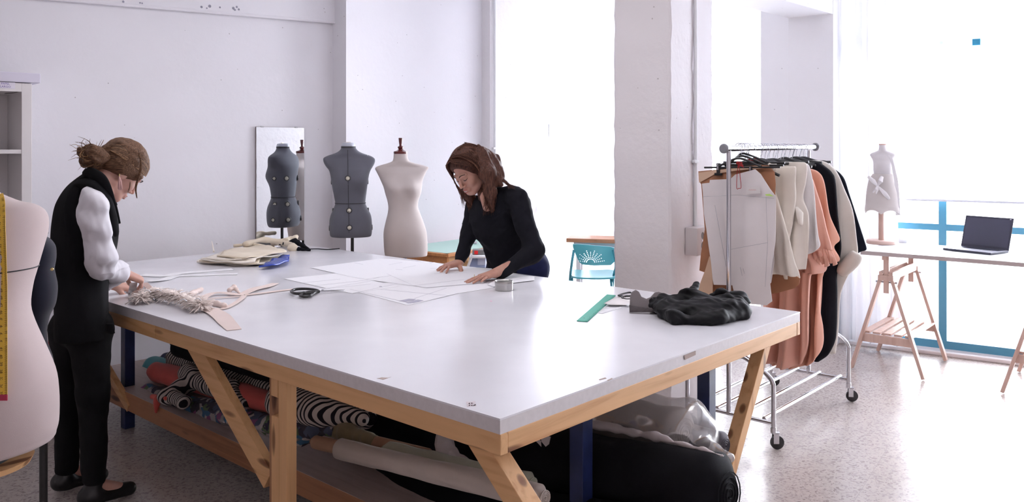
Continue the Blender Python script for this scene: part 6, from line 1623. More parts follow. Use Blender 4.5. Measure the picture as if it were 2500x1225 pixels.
# black heap
M_BLH = weave('black_satin', (0.006, 0.006, 0.008), .6, 300, .3, .3, 6, 0)
sh = Shape()
for (x0, y0, l0, x1, y1, l1, r0_, r1_) in [(1600, 762, .035, 1650, 790, .02, .026, .030), (1650, 790, .022, 1760, 792, .020, .030, .028), (1760, 790, .022, 1800, 778, .03, .028, .03), (1800, 776, .035, 1818, 760, .055, .03, .020), (1620, 765, .055, 1700, 765, .065, .026, .030), (1700, 765, .065, 1800, 768, .055, .030, .026),
        (1690, 758, .075, 1704, 752, .105, .020, .012), (1740, 758, .070, 1765, 758, .075, .024, .024), (1790, 758, .065, 1812, 758, .068, .018, .012), (1610, 760, .05, 1598, 757, .058, .012, .006), (1700, 778, .04, 1780, 780, .035, .035, .03), (1640, 775, .04, 1700, 775, .05, .03, .035)]:
    sh.C(q3(x0, y0, l0), q3(x1, y1, l1), r0_, r1_, .014)
sh.E(q3(1700, 775, .035), (.16, .10, .045), None, .03); sh.E(q3(1770, 772, .035), (.10, .08, .045), None, .03); sh.warp = wrinkle(.012, 40, 44, (1, .6, 1.2), 4); sh.margin = .03; sh.clip = [lambda P: (TZ + .002) - P[:, 2]]
one('black_fabric_heap', sh.mesh(.004), M_BLH, 'heap of crumpled black fabric near the right corner of the table', 'fabric heap', smooth=True, angle=180)
# the white tape held by the woman in the vest is added with her
# ------------------------------------------------------------------ people
def skin_mat(name, col):
    m, nd, lk, b = nmat(name); v = coords(nd, lk)
    t = N(nd, 'ShaderNodeTexNoise'); t.inputs['Scale'].default_value = 22; t.inputs['Detail'].default_value = 4; lk.new(v, t.inputs['Vector'])
    r = ramp(nd, [(.3, (col[0] * .93, col[1] * .86, col[2] * .84)), (.7, col)]); lk.new(t.outputs['Fac'], r.inputs[0]); lk.new(r.outputs[0], b.inputs['Base Color'])
    b.inputs['Roughness'].default_value = .48; b.inputs['Subsurface Weight'].default_value = .15; b.inputs['Subsurface Radius'].default_value = (.012, .004, .002); b.inputs['Subsurface Scale'].default_value = .6
    return m
M_SKIN1 = skin_mat('skin_fair', (0.62, 0.36, 0.29)); M_SKIN2 = skin_mat('skin_tan', (0.55, 0.30, 0.23))
M_LIP = plain('lips', (0.48, 0.17, 0.15), .4); M_BROW = plain('brow_hair', (0.05, 0.025, 0.018), .7); M_LASH = plain('lash', (0.02, 0.012, 0.01), .6); M_NAIL = plain('nail', (0.70, 0.42, 0.38), .25)
def hair_mat(name, dark, light, axis=2):
    m, nd, lk, b = nmat(name); s = [260, 260, 260]; s[axis] = 14
    v = coords(nd, lk, tuple(s)); t = N(nd, 'ShaderNodeTexNoise'); t.inputs['Scale'].default_value = 1; t.inputs['Detail'].default_value = 4; lk.new(v, t.inputs['Vector'])
    r = ramp(nd, [(.3, dark), (.62, light), (.8, tuple(c * 1.4 for c in light))]); lk.new(t.outputs['Fac'], r.inputs[0]); lk.new(r.outputs[0], b.inputs['Base Color'])
    b.inputs['Roughness'].default_value = .6; b.inputs['Specular IOR Level'].default_value = .25; bump(nd, lk, t.outputs['Fac'], .5, .002, b); return m
def head_frame(C, f, u):
    f = unit(f); u = Vector(u); u = (u - f * u.dot(f)).normalized(); x = f.cross(u)
    return Vector(C), x, f, u
def hl(F, sc, x, y, z):
    C, X, Y_, Z = F; return C + X * (x * sc) + Y_ * (y * sc) + Z * (z * sc)
def hrot(F): return Matrix((F[1], F[2], F[3])).transposed()
def add_head(sh, F, s, k=.014):
    M = hrot(F); P = lambda x, y, z: tuple(hl(F, s, x, y, z)); r = lambda *a: tuple(v * s for v in a)
    sh.E(P(0, -.012, .035), r(.074, .092, .082), M, .02)
    sh.E(P(0, .030, -.030), r(.060, .060, .080), M, .02)
    sh.E(P(0, .045, -.080), r(.040, .042, .032), M, .018)
    sh.E(P(0, .074, -.102), r(.017, .015, .013), M, .014)
    for g_ in (-1, 1):
        sh.E(P(g_ * .034, .062, -.036), r(.024, .022, .024), M, .016)
        sh.C(P(g_ * .012, .088, .014), P(g_ * .045, .074, .014), .009 * s, .007 * s, .012)
        sh.E(P(g_ * .031, .098, -.006), r(.014, .012, .009), M, .010, True)
        sh.E(P(g_ * .031, .076, -.006), r(.0135, .0125, .0115), M, .004)
        sh.E(P(g_ * .075, -.006, -.012), r(.007, .018, .029), M, .006)
        sh.C(P(g_ * .074, -.012, .006), P(g_ * .083, -.016, .012), .006 * s, .005 * s, .004)
        sh.E(P(g_ * .0115, .096, -.044), r(.0075, .009, .0065), M, .005)
        sh.C(P(g_ * .055, .005, -.065), P(g_ * .022, .070, -.100), .016 * s, .014 * s, .02)
    sh.C(P(0, .086, .006), P(0, .108, -.034), .0065 * s, .0085 * s, .009)
    sh.E(P(0, .110, -.038), r(.0095, .009, .008), M, .006)
    sh.E(P(0, .086, -.070), r(.026, .014, .016), M, .010)
    sh.E(P(0, .0965, -.066), r(.018, .0062, .0046), M, .003); sh.E(P(0, .0955, -.0775), r(.0165, .0068, .0052), M, .003)
def face_parts(parent, F, s, lips=True, both=(-1, 1), iris=True):
    """brows, lash lines, lips and teeth as pieces of their own"""
    P = lambda x, y, z: hl(F, s, x, y, z)
    for g_ in both:
        q = MB(); pts = spline([P(g_ * .012, .0985, .012), P(g_ * .026, .0965, .0205), P(g_ * .042, .0855, .0195), P(g_ * .052, .072, .012)], 12)
        q.tube(pts, [.0012, .0022, .0027, .0029, .0029, .0028, .0026, .0024, .002, .0017, .0013, .0008], 8, flat=.8); q.build('eyebrow', M_BROW, parent)
        q = MB(); pts = spline([P(g_ * .0185, .0845, -.0105), P(g_ * .027, .0895, -.0145), P(g_ * .036, .0875, -.0135), P(g_ * .0445, .0775, -.0085)], 10)
        q.tube(pts, [.0009, .0014, .0017, .0018, .0019, .0019, .0018, .0017, .0014, .001], 6); q.build('eyelashes', M_LASH, parent)
    sh = Shape(); M = hrot(F); r = lambda *a: tuple(v * s for v in a)
    sh.E(tuple(P(0, .0985, -.0655)), r(.0175, .0058, .0042), M, .002); sh.E(tuple(P(0, .0975, -.0785)), r(.0160, .0064, .0050), M, .002)
    sh.mesh(.0016).build('lips', M_LIP, parent, True, 180)
    q = MB(); q.tube(spline([P(-.012, .1015, -.0715), P(0, .1045, -.0715), P(.012, .1015, -.0715)], 8), .0013 * s, 6); q.build('teeth', plain('teeth_white', (.75, .72, .68), .3), parent)
def hand(sh, wrist, fwd, back, side, curls, s=1.0, spread=.10, thumb=(.6, .5, -.35), tcurl=.3, nails=None):
    """palm, four fingers of unequal length with three bent joints, thumb from the side of the palm"""
    W_ = Vector(wrist); f = unit(fwd); b = Vector(back); b = (b - f * b.dot(f)).normalized(); sd_ = Vector(side); sd_ = (sd_ - f * sd_.dot(f) - b * sd_.dot(b)).normalized()
    kn = [(.086, .027), (.090, .009), (.086, -.010), (.078, -.027)]; L = [(.040, .025, .021), (.045, .029, .022), (.041, .027, .021), (.031, .020, .018)]; rad = [.0080, .0082, .0078, .0069]
    for i, (kf, ks) in enumerate(kn):
        K_ = W_ + f * kf * s + sd_ * ks * s + b * (.002 if i in (1, 2) else 0)
        st = W_ + f * .012 * s + sd_ * ks * .62 * s
        sh.C(tuple(st), tuple(K_), .0165 * s, .0115 * s, .010)
        cu = curls[i]; ang = 0; p = K_; fan = spread * (1.5 - i) * .5
        for j in range(3):
            ang += cu[j]; d = (f * math.cos(fan) + sd_ * math.sin(fan)).normalized(); d = d * math.cos(ang) - b * math.sin(ang)
            e = p + d * L[i][j] * s; r0 = rad[i] * (1 - .09 * j) * s; r1 = rad[i] * (1 - .09 * (j + 1)) * s
            sh.C(tuple(p), tuple(e), r0, r1, .0022); p = e
        if nails is not None: nails.append((p + b * .004 * s * math.cos(ang) + f * .004 * math.sin(ang), d, b * math.cos(ang) + f * math.sin(ang), r1))
    sh.C(tuple(W_ + f * .03 * s + sd_ * .004), tuple(W_ + f * .07 * s - sd_ * .004), .016 * s, .014 * s, .012)
    T0 = W_ + f * .018 * s + sd_ * .022 * s - b * .006 * s; td = (f * thumb[0] + sd_ * thumb[1] + b * thumb[2]).normalized()
    T1 = T0 + td * .042 * s; td2 = (td + f * tcurl - sd_ * tcurl * .3 - b * tcurl * .25).normalized(); T2 = T1 + td2 * .032 * s; td3 = (td2 + f * tcurl - b * tcurl * .3).normalized(); T3 = T2 + td3 * .024 * s
    sh.C(tuple(W_ + f * .012 * s + sd_ * .010), tuple(T1), .0150 * s, .0115 * s, .010); sh.C(tuple(T1), tuple(T2), .0108 * s, .0096 * s, .004); sh.C(tuple(T2), tuple(T3), .0096 * s, .0080 * s, .004)
    if nails is not None: nails.append((T3 + b * .006 * s, td3, b, .008 * s))
def add_nails(parent, nails, m=None):
    for (p, d, n, r) in nails:
        q = MB(); x = unit(d).cross(unit(n)); q.box(p - unit(d) * r * .2, unit(d) * r * .75, x * r * .62, unit(n) * .0006, .0004); q.build('fingernail', m or M_NAIL, parent)

# ================= woman on the left in the long black vest
p1 = thing('person', 'person in a long black sleeveless vest and white sleeves, bending over the table', 'person', R(197, 711, 3.62)); p1.location.z = 0
Yw = 3.62
F1 = head_frame(R(294, 413, 3.68), (.42, .62, -.66), (.50, .30, .82))
s1 = 1.06
sh = Shape()
hipc = R(200, 715, 3.62); chest = R(208, 545, 3.62); nb = R(240, 462, 3.60)
sh.E(tuple(hipc), (.085, .075, .10), None, .04); sh.C(tuple(hipc), tuple(chest), .070, .085, .04); sh.E(tuple(R(206, 525, 3.62)), (.095, .09, .11), None, .04)
sh.C(tuple(R(222, 498, 3.52)), tuple(R(212, 490, 3.72)), .045, .045, .03)
sh.C(tuple(nb), tuple(R(262, 436, 3.64)), .062, .052, .03); sh.C(tuple(R(255, 440, 3.63)), tuple(hl(F1, s1, 0, -.02, -.055)), .053, .050, .025)
add_head(sh, F1, s1)
shR = R(229, 498, 3.47); elR = R(243, 625, 3.52); wrR = R(305, 668, 3.83)
sh.C(tuple(shR), tuple(elR), .040, .032, .03); sh.C(tuple(elR), tuple(wrR), .031, .025, .02)
nails1 = []
hf = R(346, 683, 3.90) - wrR
hand(sh, wrR, hf, (-.1, -.55, .85), (.3, .55, .2), [(.5, .9, .5), (.85, .8, .5), (1.0, .8, .5), (1.1, .7, .5)], 1.0, .16, (.7, .35, -.55), .35, nails1)
shL = R(205, 505, 3.76); elL = R(238, 640, 3.93); wrL = R(272, 694, 3.98)
sh.C(tuple(shL), tuple(elL), .046, .038, .03); sh.C(tuple(elL), tuple(wrL), .036, .025, .02)
hand(sh, wrL, R(300, 699, 4.02) - wrL, (.1, -.4, .9), (.2, -.8, -.2), [(.35, .5, .3), (.4, .5, .3), (.45, .5, .4), (.5, .6, .4)], .92, .25, (.8, .5, -.3), .3, nails1)
# legs
for (a, b_, c, dd) in ((R(212, 790, 3.60), R(226, 960, 3.55), R(230, 1160, 3.58), -1), (R(178, 790, 3.68), R(166, 960, 3.72), R(164, 1130, 3.74), 1)):
    ank = Vector((c.x, c.y, .09)); sh.C(tuple(a), tuple(b_), .062, .044, .03); sh.C(tuple(b_), tuple(ank), .044, .032, .03); sh.C(tuple(ank), tuple(ank + TD * .13 - UZ * .055), .034, .026, .02)
q = sh.mesh(.0034); q.build('body', M_SKIN1, p1, True, 180)
face_parts(p1, F1, s1); add_nails(p1, nails1)
M_VEST = weave('black_vest_cloth', (0.0055, 0.0055, 0.0075), .9, 800, .35, .3, 4, 0)
vr = sil_rows([(817, 130, 271, .19, .15), (812, 128, 271, .195, .16), (780, 129, 269, .19, .16), (740, 130, 267, .18, .15), (700, 127, 267, .16, .14), (660, 124, 272, .13, .14), (620, 123, 282, .13, .145), (590, 124, 287, .13, .15), (555, 126, 288, .13, .15), (520, 131, 282, .12, .15), (495, 138, 275, .105, .14), (470, 152, 268, .095, .13), (452, 167, 262, .085, .115), (438, 184, 256, .072, .09), (428, 198, 250, .062, .075), (422, 206, 244, .045, .055)], Yw, 60)
q = MB(); loft(q, vr, 60, 2.2, lambda x, y, z, a: (x + .004 * math.sin(a * 5 + z * 6), y + .005 * math.sin(z * 9 + a * 3) + .003 * math.sin(a * 9 + z * 20)))
vest = q.build('vest', M_VEST, p1, True, 180)
q = MB()   # upstanding collar and lapel
q.tube(spline([R(210, 418, 3.70), R(208, 430, 3.60), R(222, 424, 3.54), R(246, 436, 3.50), R(262, 462, 3.49), R(276, 500, 3.51), R(286, 545, 3.54)], 40), [.016 + .012 * math.sin(math.pi * min(1, i / 30)) for i in range(40)], 12, flat=.45, up=(0, 1, .2))
q.tube(spline([R(211, 416, 3.72), R(232, 420, 3.74), R(262, 450, 3.74), R(282, 500, 3.72)], 24), .016, 10, flat=.5)
q.tube(spline([R(196, 452, 3.60), R(218, 448, 3.53), R(240, 456, 3.49), R(262, 488, 3.48), R(276, 530, 3.50), R(284, 575, 3.53)], 24), [.030, .036, .040, .040, .038, .036, .034, .032, .030, .028, .027, .026, .025, .024, .023, .022, .021, .020, .02, .02, .02, .018, .016, .012], 14, flat=.6)
q.build('collar', M_VEST, vest, True, 180)
q = MB(); patch([(0, 0), (.06, .0), (.075, -.10), (.045, -.11), (0, -.09)], lambda u, v, h: R(258, 790, 3.45) + Vector((u * .5, h, v * .4)), .004, .03, q); q.build('vest_hem_flap', M_VEST, vest, True, 180)
# white sleeve
M_BLOUSE = weave('white_blouse', (0.78, 0.76, 0.82), .75, 900, .12, .02, 5, .1)
sh = Shape()
sh.C(tuple(R(224, 482, 3.49)), tuple(R(228, 500, 3.46)), .050, .052, .03); sh.C(tuple(R(228, 500, 3.46)), tuple(R(232, 540, 3.46)), .055, .058, .03); sh.C(tuple(R(231, 540, 3.46)), tuple(R(243, 618, 3.50)), .058, .057, .04); sh.C(tuple(R(243, 618, 3.50)), tuple(R(252, 650, 3.56)), .060, .052, .03); sh.C(tuple(R(248, 640, 3.54)), tuple(R(284, 668, 3.74)), .052, .044, .03)
sh.C(tuple(R(284, 664, 3.73)), tuple(R(296, 664, 3.79)), .044, .036, .02)
w1 = wrinkle(.0065, 30, 51, (1.2, 1.2, .8), 4); sh.warp = lambda P: w1(P) + .0045 * np.sin(P[:, 2] * 55 + P[:, 0] * 40) * (P[:, 2] > 1.02); sh.margin = .03
bl = sh.mesh(.0045).build('blouse_sleeve', M_BLOUSE, p1, True, 180)
sh = Shape(); sh.C(tuple(R(301, 658, 3.79)), tuple(R(286, 682, 3.77)), .016, .022, .02); sh.C(tuple(R(286, 682, 3.77)), tuple(R(266, 702, 3.74)), .022, .012, .02); sh.C(tuple(R(298, 662, 3.86)), tuple(R(284, 684, 3.84)), .014, .016, .02); sh.warp = wrinkle(.003, 50, 52); sh.margin = .02
sh.mesh(.004).build('rolled_cuff', M_BLOUSE, bl, True, 180)
sh = Shape(); sh.C(tuple(shL), tuple(elL), .058, .052, .03); sh.C(tuple(elL), tuple(R(262, 682, 3.97)), .050, .036, .03); sh.warp = wrinkle(.005, 30, 53); sh.margin = .02
sh.mesh(.006).build('blouse_sleeve', M_BLOUSE, p1, True, 180)
# trousers and shoes
M_TROU = weave('black_trousers', (0.006, 0.006, 0.008), .85, 800, .3, .3, 5, 0)
sh = Shape(); sh.C(tuple(R(216, 800, 3.58)), tuple(R(176, 800, 3.68)), .095, .09, .05)
sh.C(tuple(R(218, 800, 3.57)), tuple(R(227, 960, 3.55)), .092, .062, .03); sh.C(tuple(R(227, 960, 3.55)), tuple(R(230, 1165, 3.58)), .062, .047, .03)
sh.C(tuple(R(174, 800, 3.69)), tuple(R(166, 960, 3.72)), .092, .058, .03); sh.C(tuple(R(166, 960, 3.72)), tuple(R(164, 1140, 3.74)), .054, .048, .03)
sh.warp = wrinkle(.004, 22, 54, (1, 1, 2)); sh.margin = .02
sh.mesh(.007).build('trousers', M_TROU, p1, True, 180)
for c in (R(230, 1160, 3.58), R(164, 1130, 3.74)):
    sh = Shape(); A = Vector((c.x, c.y, .052)); sh.C(tuple(A - TD * .03), tuple(A + TD * .15 - UZ * .018), .040, .030, .02); sh.C(tuple(A), tuple(A + UZ * .045), .040, .040, .02); sh.clip = [lambda P: .006 - P[:, 2]]
    sh.mesh(.006).build('shoe', plain('black_leather', (.01, .01, .012), .3), p1, True, 180)
# hair: cap, bun, loose strands
M_HAIR1 = hair_mat('light_brown_hair', (0.045, 0.022, 0.014), (0.20, 0.105, 0.060), 0)
M_HAIR1L = hair_mat('golden_strand', (0.20, 0.10, 0.05), (0.42, 0.25, 0.13), 0)
sh = Shape(); M = hrot(F1); P = lambda x, y, z: tuple(hl(F1, s1, x, y, z)); r_ = lambda *a: tuple(v * s1 for v in a)
sh.E(P(0, -.014, .040), r_(.086, .102, .090), M, .02); sh.E(P(0, -.060, .0), r_(.066, .050, .050), M, .03); sh.C(P(.060, .050, .020), P(.072, -.02, .0), .022, .022, .02); sh.C(P(-.060, .045, .035), P(-.070, -.02, .012), .018, .018, .02)
fp = hl(F1, s1, 0, .066, .018); fn = (F1[2] * .86 - F1[3] * .50).normalized(); fpA, fnA = np.array(fp), np.array(fn)
sh.clip = [lambda P_: (P_ - fpA) @ fnA]
w2 = wrinkle(.0025, 60, 61, (1, 1, 3)); sh.warp = w2; sh.margin = .02
hair = sh.mesh(.004).build('hair', M_HAIR1, p1, True, 180)
sh = Shape(); Yb_ = 3.60
for (x, y, yy, rr_) in ((226, 392, 3.58, .042), (216, 378, 3.60, .036), (232, 372, 3.55, .036), (244, 385, 3.56, .036), (212, 392, 3.62, .030), (236, 400, 3.60, .036), (222, 362, 3.60, .026), (206, 366, 3.6, .020)): sh.E(tuple(R(x, y, yy)), (rr_, rr_, rr_ * .85), None, .012)
w3 = wrinkle(.007, 75, 62); sh.warp = w3; sh.margin = .03
bun = sh.mesh(.004).build('bun', M_HAIR1, hair, True, 180)
rs = random.Random(21); q = MB(); q2 = MB()
for i in range(120):      # combed strands running back to the bun
    a0 = rs.uniform(-.2, 1.9); ex = rs.uniform(.55, 1.0)
    pts = []
    for j in range(9):
        f = j / 8; th_ = math.pi * (.10 + .80 * f)
        lat = math.cos(a0) * .086; 
        x = math.sin(a0 * .8 + .3) * .086 * math.sin(th_) ** .6; y = -.014 + .102 * math.cos(th_); z = .040 + .092 * math.sin(th_) * max(.05, math.cos(a0 * .8 + .3)) - .02 * f
        pts.append(hl(F1, s1, x, y, z))
    (q2 if i % 7 == 0 else q).tube(pts, [.0008, .0022, .0026, .0028, .0028, .0028, .0026, .0022, .0010], 6, flat=.5)
for i in range(46):       # wisps out of the bun
    b0 = R(225 + rs.uniform(-18, 18), 380 + rs.uniform(-18, 18), 3.58); d = Vector((rs.uniform(-1, .3), rs.uniform(-.3, .3), rs.uniform(-.4, 1))).normalized(); L = rs.uniform(.04, .085)
    pts = spline([b0, b0 + d * L * .5 + Vector((rs.uniform(-.01, .01), 0, .01)), b0 + d * L + Vector((rs.uniform(-.02, .02), 0, rs.uniform(-.02, .02)))], 8); (q2 if i % 4 == 0 else q).tube(pts, [.0016, .0016, .0014, .0013, .0011, .0009, .0006, .0003], 5)
for i in range(26):       # loops of the bun
    c0_ = R(224 + rs.uniform(-12, 16), 380 + rs.uniform(-12, 14), 3.555); rr_ = rs.uniform(.015, .034); a0 = rs.uniform(0, 6.28); tl = rs.uniform(-.5, .5)
    pts = [c0_ + Vector((rr_ * math.cos(a0 + k * .45), -.012 + .012 * math.sin(k + tl), rr_ * .8 * math.sin(a0 + k * .45))) for k in range(9)]; (q2 if i % 3 == 0 else q).tube(pts, [.001, .003, .004, .0045, .0045, .004, .0035, .002, .001], 6, flat=.6)
q.build('hair_strands', M_HAIR1, hair, True, 180)['kind'] = 'stuff'; q2.build('light_strands', M_HAIR1L, hair, True, 180)['kind'] = 'stuff'
q = MB()
for dx in range(7): q.tube(spline([R(336 + rs.uniform(-2, 2), 362, 3.66), R(343 + rs.uniform(-1, 1), 390, 3.64), R(343.5 + rs.uniform(-1.5, 1), 415, 3.64), R(336 + rs.uniform(-2, 2), 440, 3.65), R(331 + rs.uniform(-1.5, 1.5), 462, 3.66), R(334 + rs.uniform(-1, 2), 484, 3.66)], 24), [.0036 * math.sin(math.pi * min(1, (i + 2) / 25)) + .0003 for i in range(24)], 6)
q.build('front_lock', M_HAIR1, hair, True, 180)
q = MB()
for dx in range(3): q.tube(spline([R(318, 410, 3.66), R(314 + dx * .6, 428, 3.66), R(316 + dx, 450, 3.66), R(310 + dx * 1.5, 474, 3.66)], 16), [.0012] * 10 + [.001, .0009, .0008, .0006, .0005, .0003], 5)
q.build('side_wisp', M_HAIR1, hair, True, 180)
# tassel earring
e0 = R(293, 424, 3.575); M_TAS = weave('pink_thread', (0.80, 0.50, 0.47), .8, 900, .2)
q = MB()
for i in range(40):
    a = rs.uniform(0, 6.28); rr_ = rs.uniform(0, .011); L = rs.uniform(.062, .072); q.tube([e0 + Vector((0, -.006, -.008)), e0 + Vector((rr_ * .6 * math.cos(a) + .003, -.006 + rr_ * .6 * math.sin(a), -.03)), e0 + Vector((rr_ * math.cos(a) + .005, -.006 + rr_ * math.sin(a), -L))], .0012, 5)
er = q.build('tassel_earring', M_TAS, p1, True, 180); er['label'] = 'pale pink tassel earring'
q = MB(); q.tube([e0 + Vector((0, -.006, 0)), e0 + Vector((0, -.006, -.012))], .0022, 8); q.build('ear_hook', MATS['brass'], er)
# white tape she holds: folded band dropping to the table
th = thing('cotton_tape', 'white cotton tape held folded under the hand of the person in the vest', 'tape', q3(330, 728, 0))
A_ = R(322, 694, 3.90); B_ = R(318, 716, 3.84); q = MB()
pts = spline([R(326, 690, 3.905), R(324, 706, 3.885), q3(322, 722, .012), q3(324, 733, .003)], 16); q.strip(pts, .034, .0018, (1, .15, 0))
pts = spline([q3(324, 733, .003), q3(328, 731, .008), q3(332, 722, .022)], 8); q.strip(pts, .030, .0018, (1, .15, 0)); q.build('tape_fold', M_MUSL, th, True, 60)

# ================= woman in black leaning on the far side
p2 = thing('person', 'person with long brown hair in a black sweater, both hands on the pattern sheets', 'person', R(1262, 650, 4.98)); p2.location.z = 0
F2 = head_frame(R(1147, 413, 4.83), (-.55, -.60, -.57), (-.50, -.33, .80))
s2 = 1.10
sh = Shape()
hip2 = R(1265, 655, 4.98); ch2 = R(1216, 530, 4.86); nk2 = R(1205, 462, 4.86)
sh.E(tuple(hip2), (.12, .11, .10), None, .04); sh.C(tuple(hip2), tuple(ch2), .09, .09, .04)
S_R = R(1162, 502, 4.98); S_L = R(1264, 490, 4.73)
sh.C(tuple(S_R), tuple(S_L), .040, .036, .03); sh.E(tuple(R(1200, 508, 4.85)), (.085, .075, .085), None, .03); sh.C(tuple(R(1186, 480, 4.78)), tuple(R(1190, 505, 4.76)), .035, .028, .02)
sh.C(tuple(R(1212, 475, 4.87)), tuple(hl(F2, s2, 0, -.03, -.05)), .058, .052, .03)
add_head(sh, F2, s2)
elR2 = R(1142, 578, 4.89); wrR2 = R(1122, 641, 4.79); elL2 = R(1303, 622, 4.62); wrL2 = R(1208, 667, 4.42)
sh.C(tuple(S_R), tuple(elR2), .046, .036, .03); sh.C(tuple(elR2), tuple(wrR2), .034, .026, .02); sh.C(tuple(S_L), tuple(elL2), .040, .036, .03); sh.C(tuple(elL2), tuple(wrL2), .036, .026, .02)
nails2 = []
# right hand: arched, fingertips on the paper
hand(sh, wrR2, R(1084, 651, 4.72) - wrR2, (.15, .15, 1), (-.3, -.9, 0) if False else (.45, -.85, 0), [(.10, .10, .10), (.30, .35, .2), (.35, .35, .2), (.30, .3, .2)], 1.05, .95, (.35, .75, -.55), .25, nails2)
# left hand lying flat
hand(sh, wrL2, R(1166, 679, 4.33) - wrL2, (.05, .1, 1), (-.45, .85, 0), [(.12, .08, .04), (.12, .06, .04), (.12, .06, .04), (.10, .06, .04)], 1.02, .38, (.75, .45, -.25), .2, nails2)
for (a, kx) in ((R(1232, 690, 5.02), -1), (R(1292, 690, 4.90), 1)):
    kn_ = Vector((a.x, a.y, .47)); an_ = Vector((a.x, a.y + .02, .08)); sh.C(tuple(a), tuple(kn_), .070, .046, .03); sh.C(tuple(kn_), tuple(an_), .044, .032, .03); sh.C(tuple(an_), tuple(an_ - TD * .13 - UZ * .045), .034, .026, .02)
sh.clip = []
q = sh.mesh(.0031); q.build('body', M_SKIN2, p2, True, 180)
face_parts(p2, F2, s2); add_nails(p2, nails2)
q = MB(); rp_ = R(1158, 674, 4.335)
q.tube([rp_ + Vector((0, .009 * math.cos(a), .009 * math.sin(a))) for a in [k * .524 for k in range(12)]], .0012, 6, closed=True); q.build('ring', MATS['brass'], p2)
# sweater
M_SW = weave('black_knit', (0.0065, 0.0065, 0.0115), .9, 700, .5, .3, 6, 0)
sh = Shape()
sh.E(tuple(R(1214, 528, 4.86)), (.165, .125, .17), None, .05); sh.C(tuple(R(1222, 560, 4.87)), tuple(R(1250, 650, 4.95)), .130, .140, .06); sh.C(tuple(R(1166, 504, 4.97)), tuple(R(1258, 488, 4.76)), .060, .062, .06)
sh.C(tuple(R(1250, 470, 4.82)), tuple(R(1262, 486, 4.76)), .04, .05, .04)
sh.C(tuple(S_R), tuple(elR2), .058, .049, .03); sh.C(tuple(elR2), tuple(R(1124, 634, 4.80)), .047, .033, .02)
sh.C(tuple(R(1266, 494, 4.74)), tuple(R(1304, 612, 4.62)), .064, .056, .03); sh.C(tuple(R(1304, 615, 4.62)), tuple(R(1222, 664, 4.45)), .056, .034, .03)
sh.C(tuple(R(1182, 478, 4.71)), tuple(R(1189, 505, 4.705)), .026, .010, .012, True)
w4 = wrinkle(.0055, 24, 71, (1, 1, 1)); w5 = wrinkle(.003, 60, 72); sh.warp = lambda P_: w4(P_) + w5(P_); sh.margin = .03
sh.mesh(.0055).build('sweater', M_SW, p2, True, 180)
sh = Shape(); a, b_ = R(1232, 700, 5.02), R(1292, 700, 4.90)
sh.C(tuple(R(1240, 660, 5.0)), tuple(R(1290, 655, 4.92)), .135, .130, .05)
for p_ in (a, b_): kn_ = Vector((p_.x, p_.y, .47)); an_ = Vector((p_.x, p_.y + .02, .10)); sh.C(tuple(p_), tuple(kn_), .10, .066, .03); sh.C(tuple(kn_), tuple(an_), .064, .052, .03)
sh.warp = wrinkle(.003, 30, 73); sh.margin = .02
sh.mesh(.008).build('jeans', weave('navy_denim', (0.014, 0.020, 0.075), .85, 900, .4, .2, 12, 0), p2, True, 180)
for p_ in (a, b_):
    sh = Shape(); A = Vector((p_.x, p_.y + .02, .05)); sh.C(tuple(A + TD * .03), tuple(A - TD * .15 - UZ * .016), .040, .030, .02); sh.C(tuple(A), tuple(A + UZ * .04), .040, .040, .02); sh.clip = [lambda P_: .006 - P_[:, 2]]
    sh.mesh(.007).build('shoe', MATS['black_leather'], p2, True, 180)
# hair
M_HAIR2 = hair_mat('dark_brown_hair', (0.030, 0.013, 0.010), (0.115, 0.045, 0.030)); M_HAIR2L = hair_mat('reddish_strand', (0.08, 0.03, 0.02), (0.20, 0.085, 0.052))
sh = Shape(); M = hrot(F2); P = lambda x, y, z: tuple(hl(F2, s2, x, y, z)); r_ = lambda *a: tuple(v * s2 for v in a)
sh.E(P(0, -.012, .042), r_(.086, .104, .094), M, .02)
sh.E(P(0, -.055, -.02), r_(.072, .055, .085), M, .03)
fp2 = np.array(hl(F2, s2, 0, .066, .040)); fn2 = np.array((F2[2] * .86 - F2[3] * .50).normalized())
cl2 = lambda P_: (P_ - fp2) @ fn2
sh.clip = [cl2]; sh.warp = wrinkle(.003, 55, 81); sh.margin = .02
hair2 = sh.mesh(.004).build('hair', M_HAIR2, p2, True, 180)
# hanging masses of hair
sh = Shape()
sh.chain([tuple(R(1180, 385, 4.80)), tuple(R(1192, 425, 4.74)), tuple(R(1196, 470, 4.72)), tuple(R(1202, 512, 4.72))], [.045, .044, .034, .014], .03)
sh.chain([tuple(R(1188, 390, 4.86)), tuple(R(1208, 425, 4.80)), tuple(R(1222, 450, 4.74))], [.050, .040, .018], .03)
sh.chain([tuple(R(1135, 440, 4.92)), tuple(R(1144, 475, 4.90)), tuple(R(1156, 508, 4.86))], [.030, .034, .018], .03)
sh.chain([tuple(hl(F2, s2, -.070, .0, .02)), tuple(R(1178, 440, 4.84)), tuple(R(1182, 478, 4.80)), tuple(R(1190, 500, 4.76))], [.03, .034, .03, .016], .03)
sh.chain([tuple(hl(F2, s2, -.05, -.06, .05)), tuple(R(1198, 400, 4.86)), tuple(R(1212, 426, 4.82)), tuple(R(1222, 444, 4.78))], [.055, .056, .042, .02], .03)
sh.warp = wrinkle(.006, 60, 82, (1.4, 1.4, .35)); sh.margin = .02
sh.mesh(.004).build('hair_mass', M_HAIR2, hair2, True, 180)
rs = random.Random(31); q = MB(); q2 = MB()
def lock(pts, r0, n=22, jit=.0, alt=False):
    pp = [Vector(p) + Vector((rs.uniform(-jit, jit), rs.uniform(-jit, jit) * .6, rs.uniform(-jit, jit) * .5)) for p in pts]
    (q2 if alt else q).tube(spline(pp, n), [r0 * (1 - (i / (n - 1)) ** 2.2 * .88) for i in range(n)], 6, flat=.45)
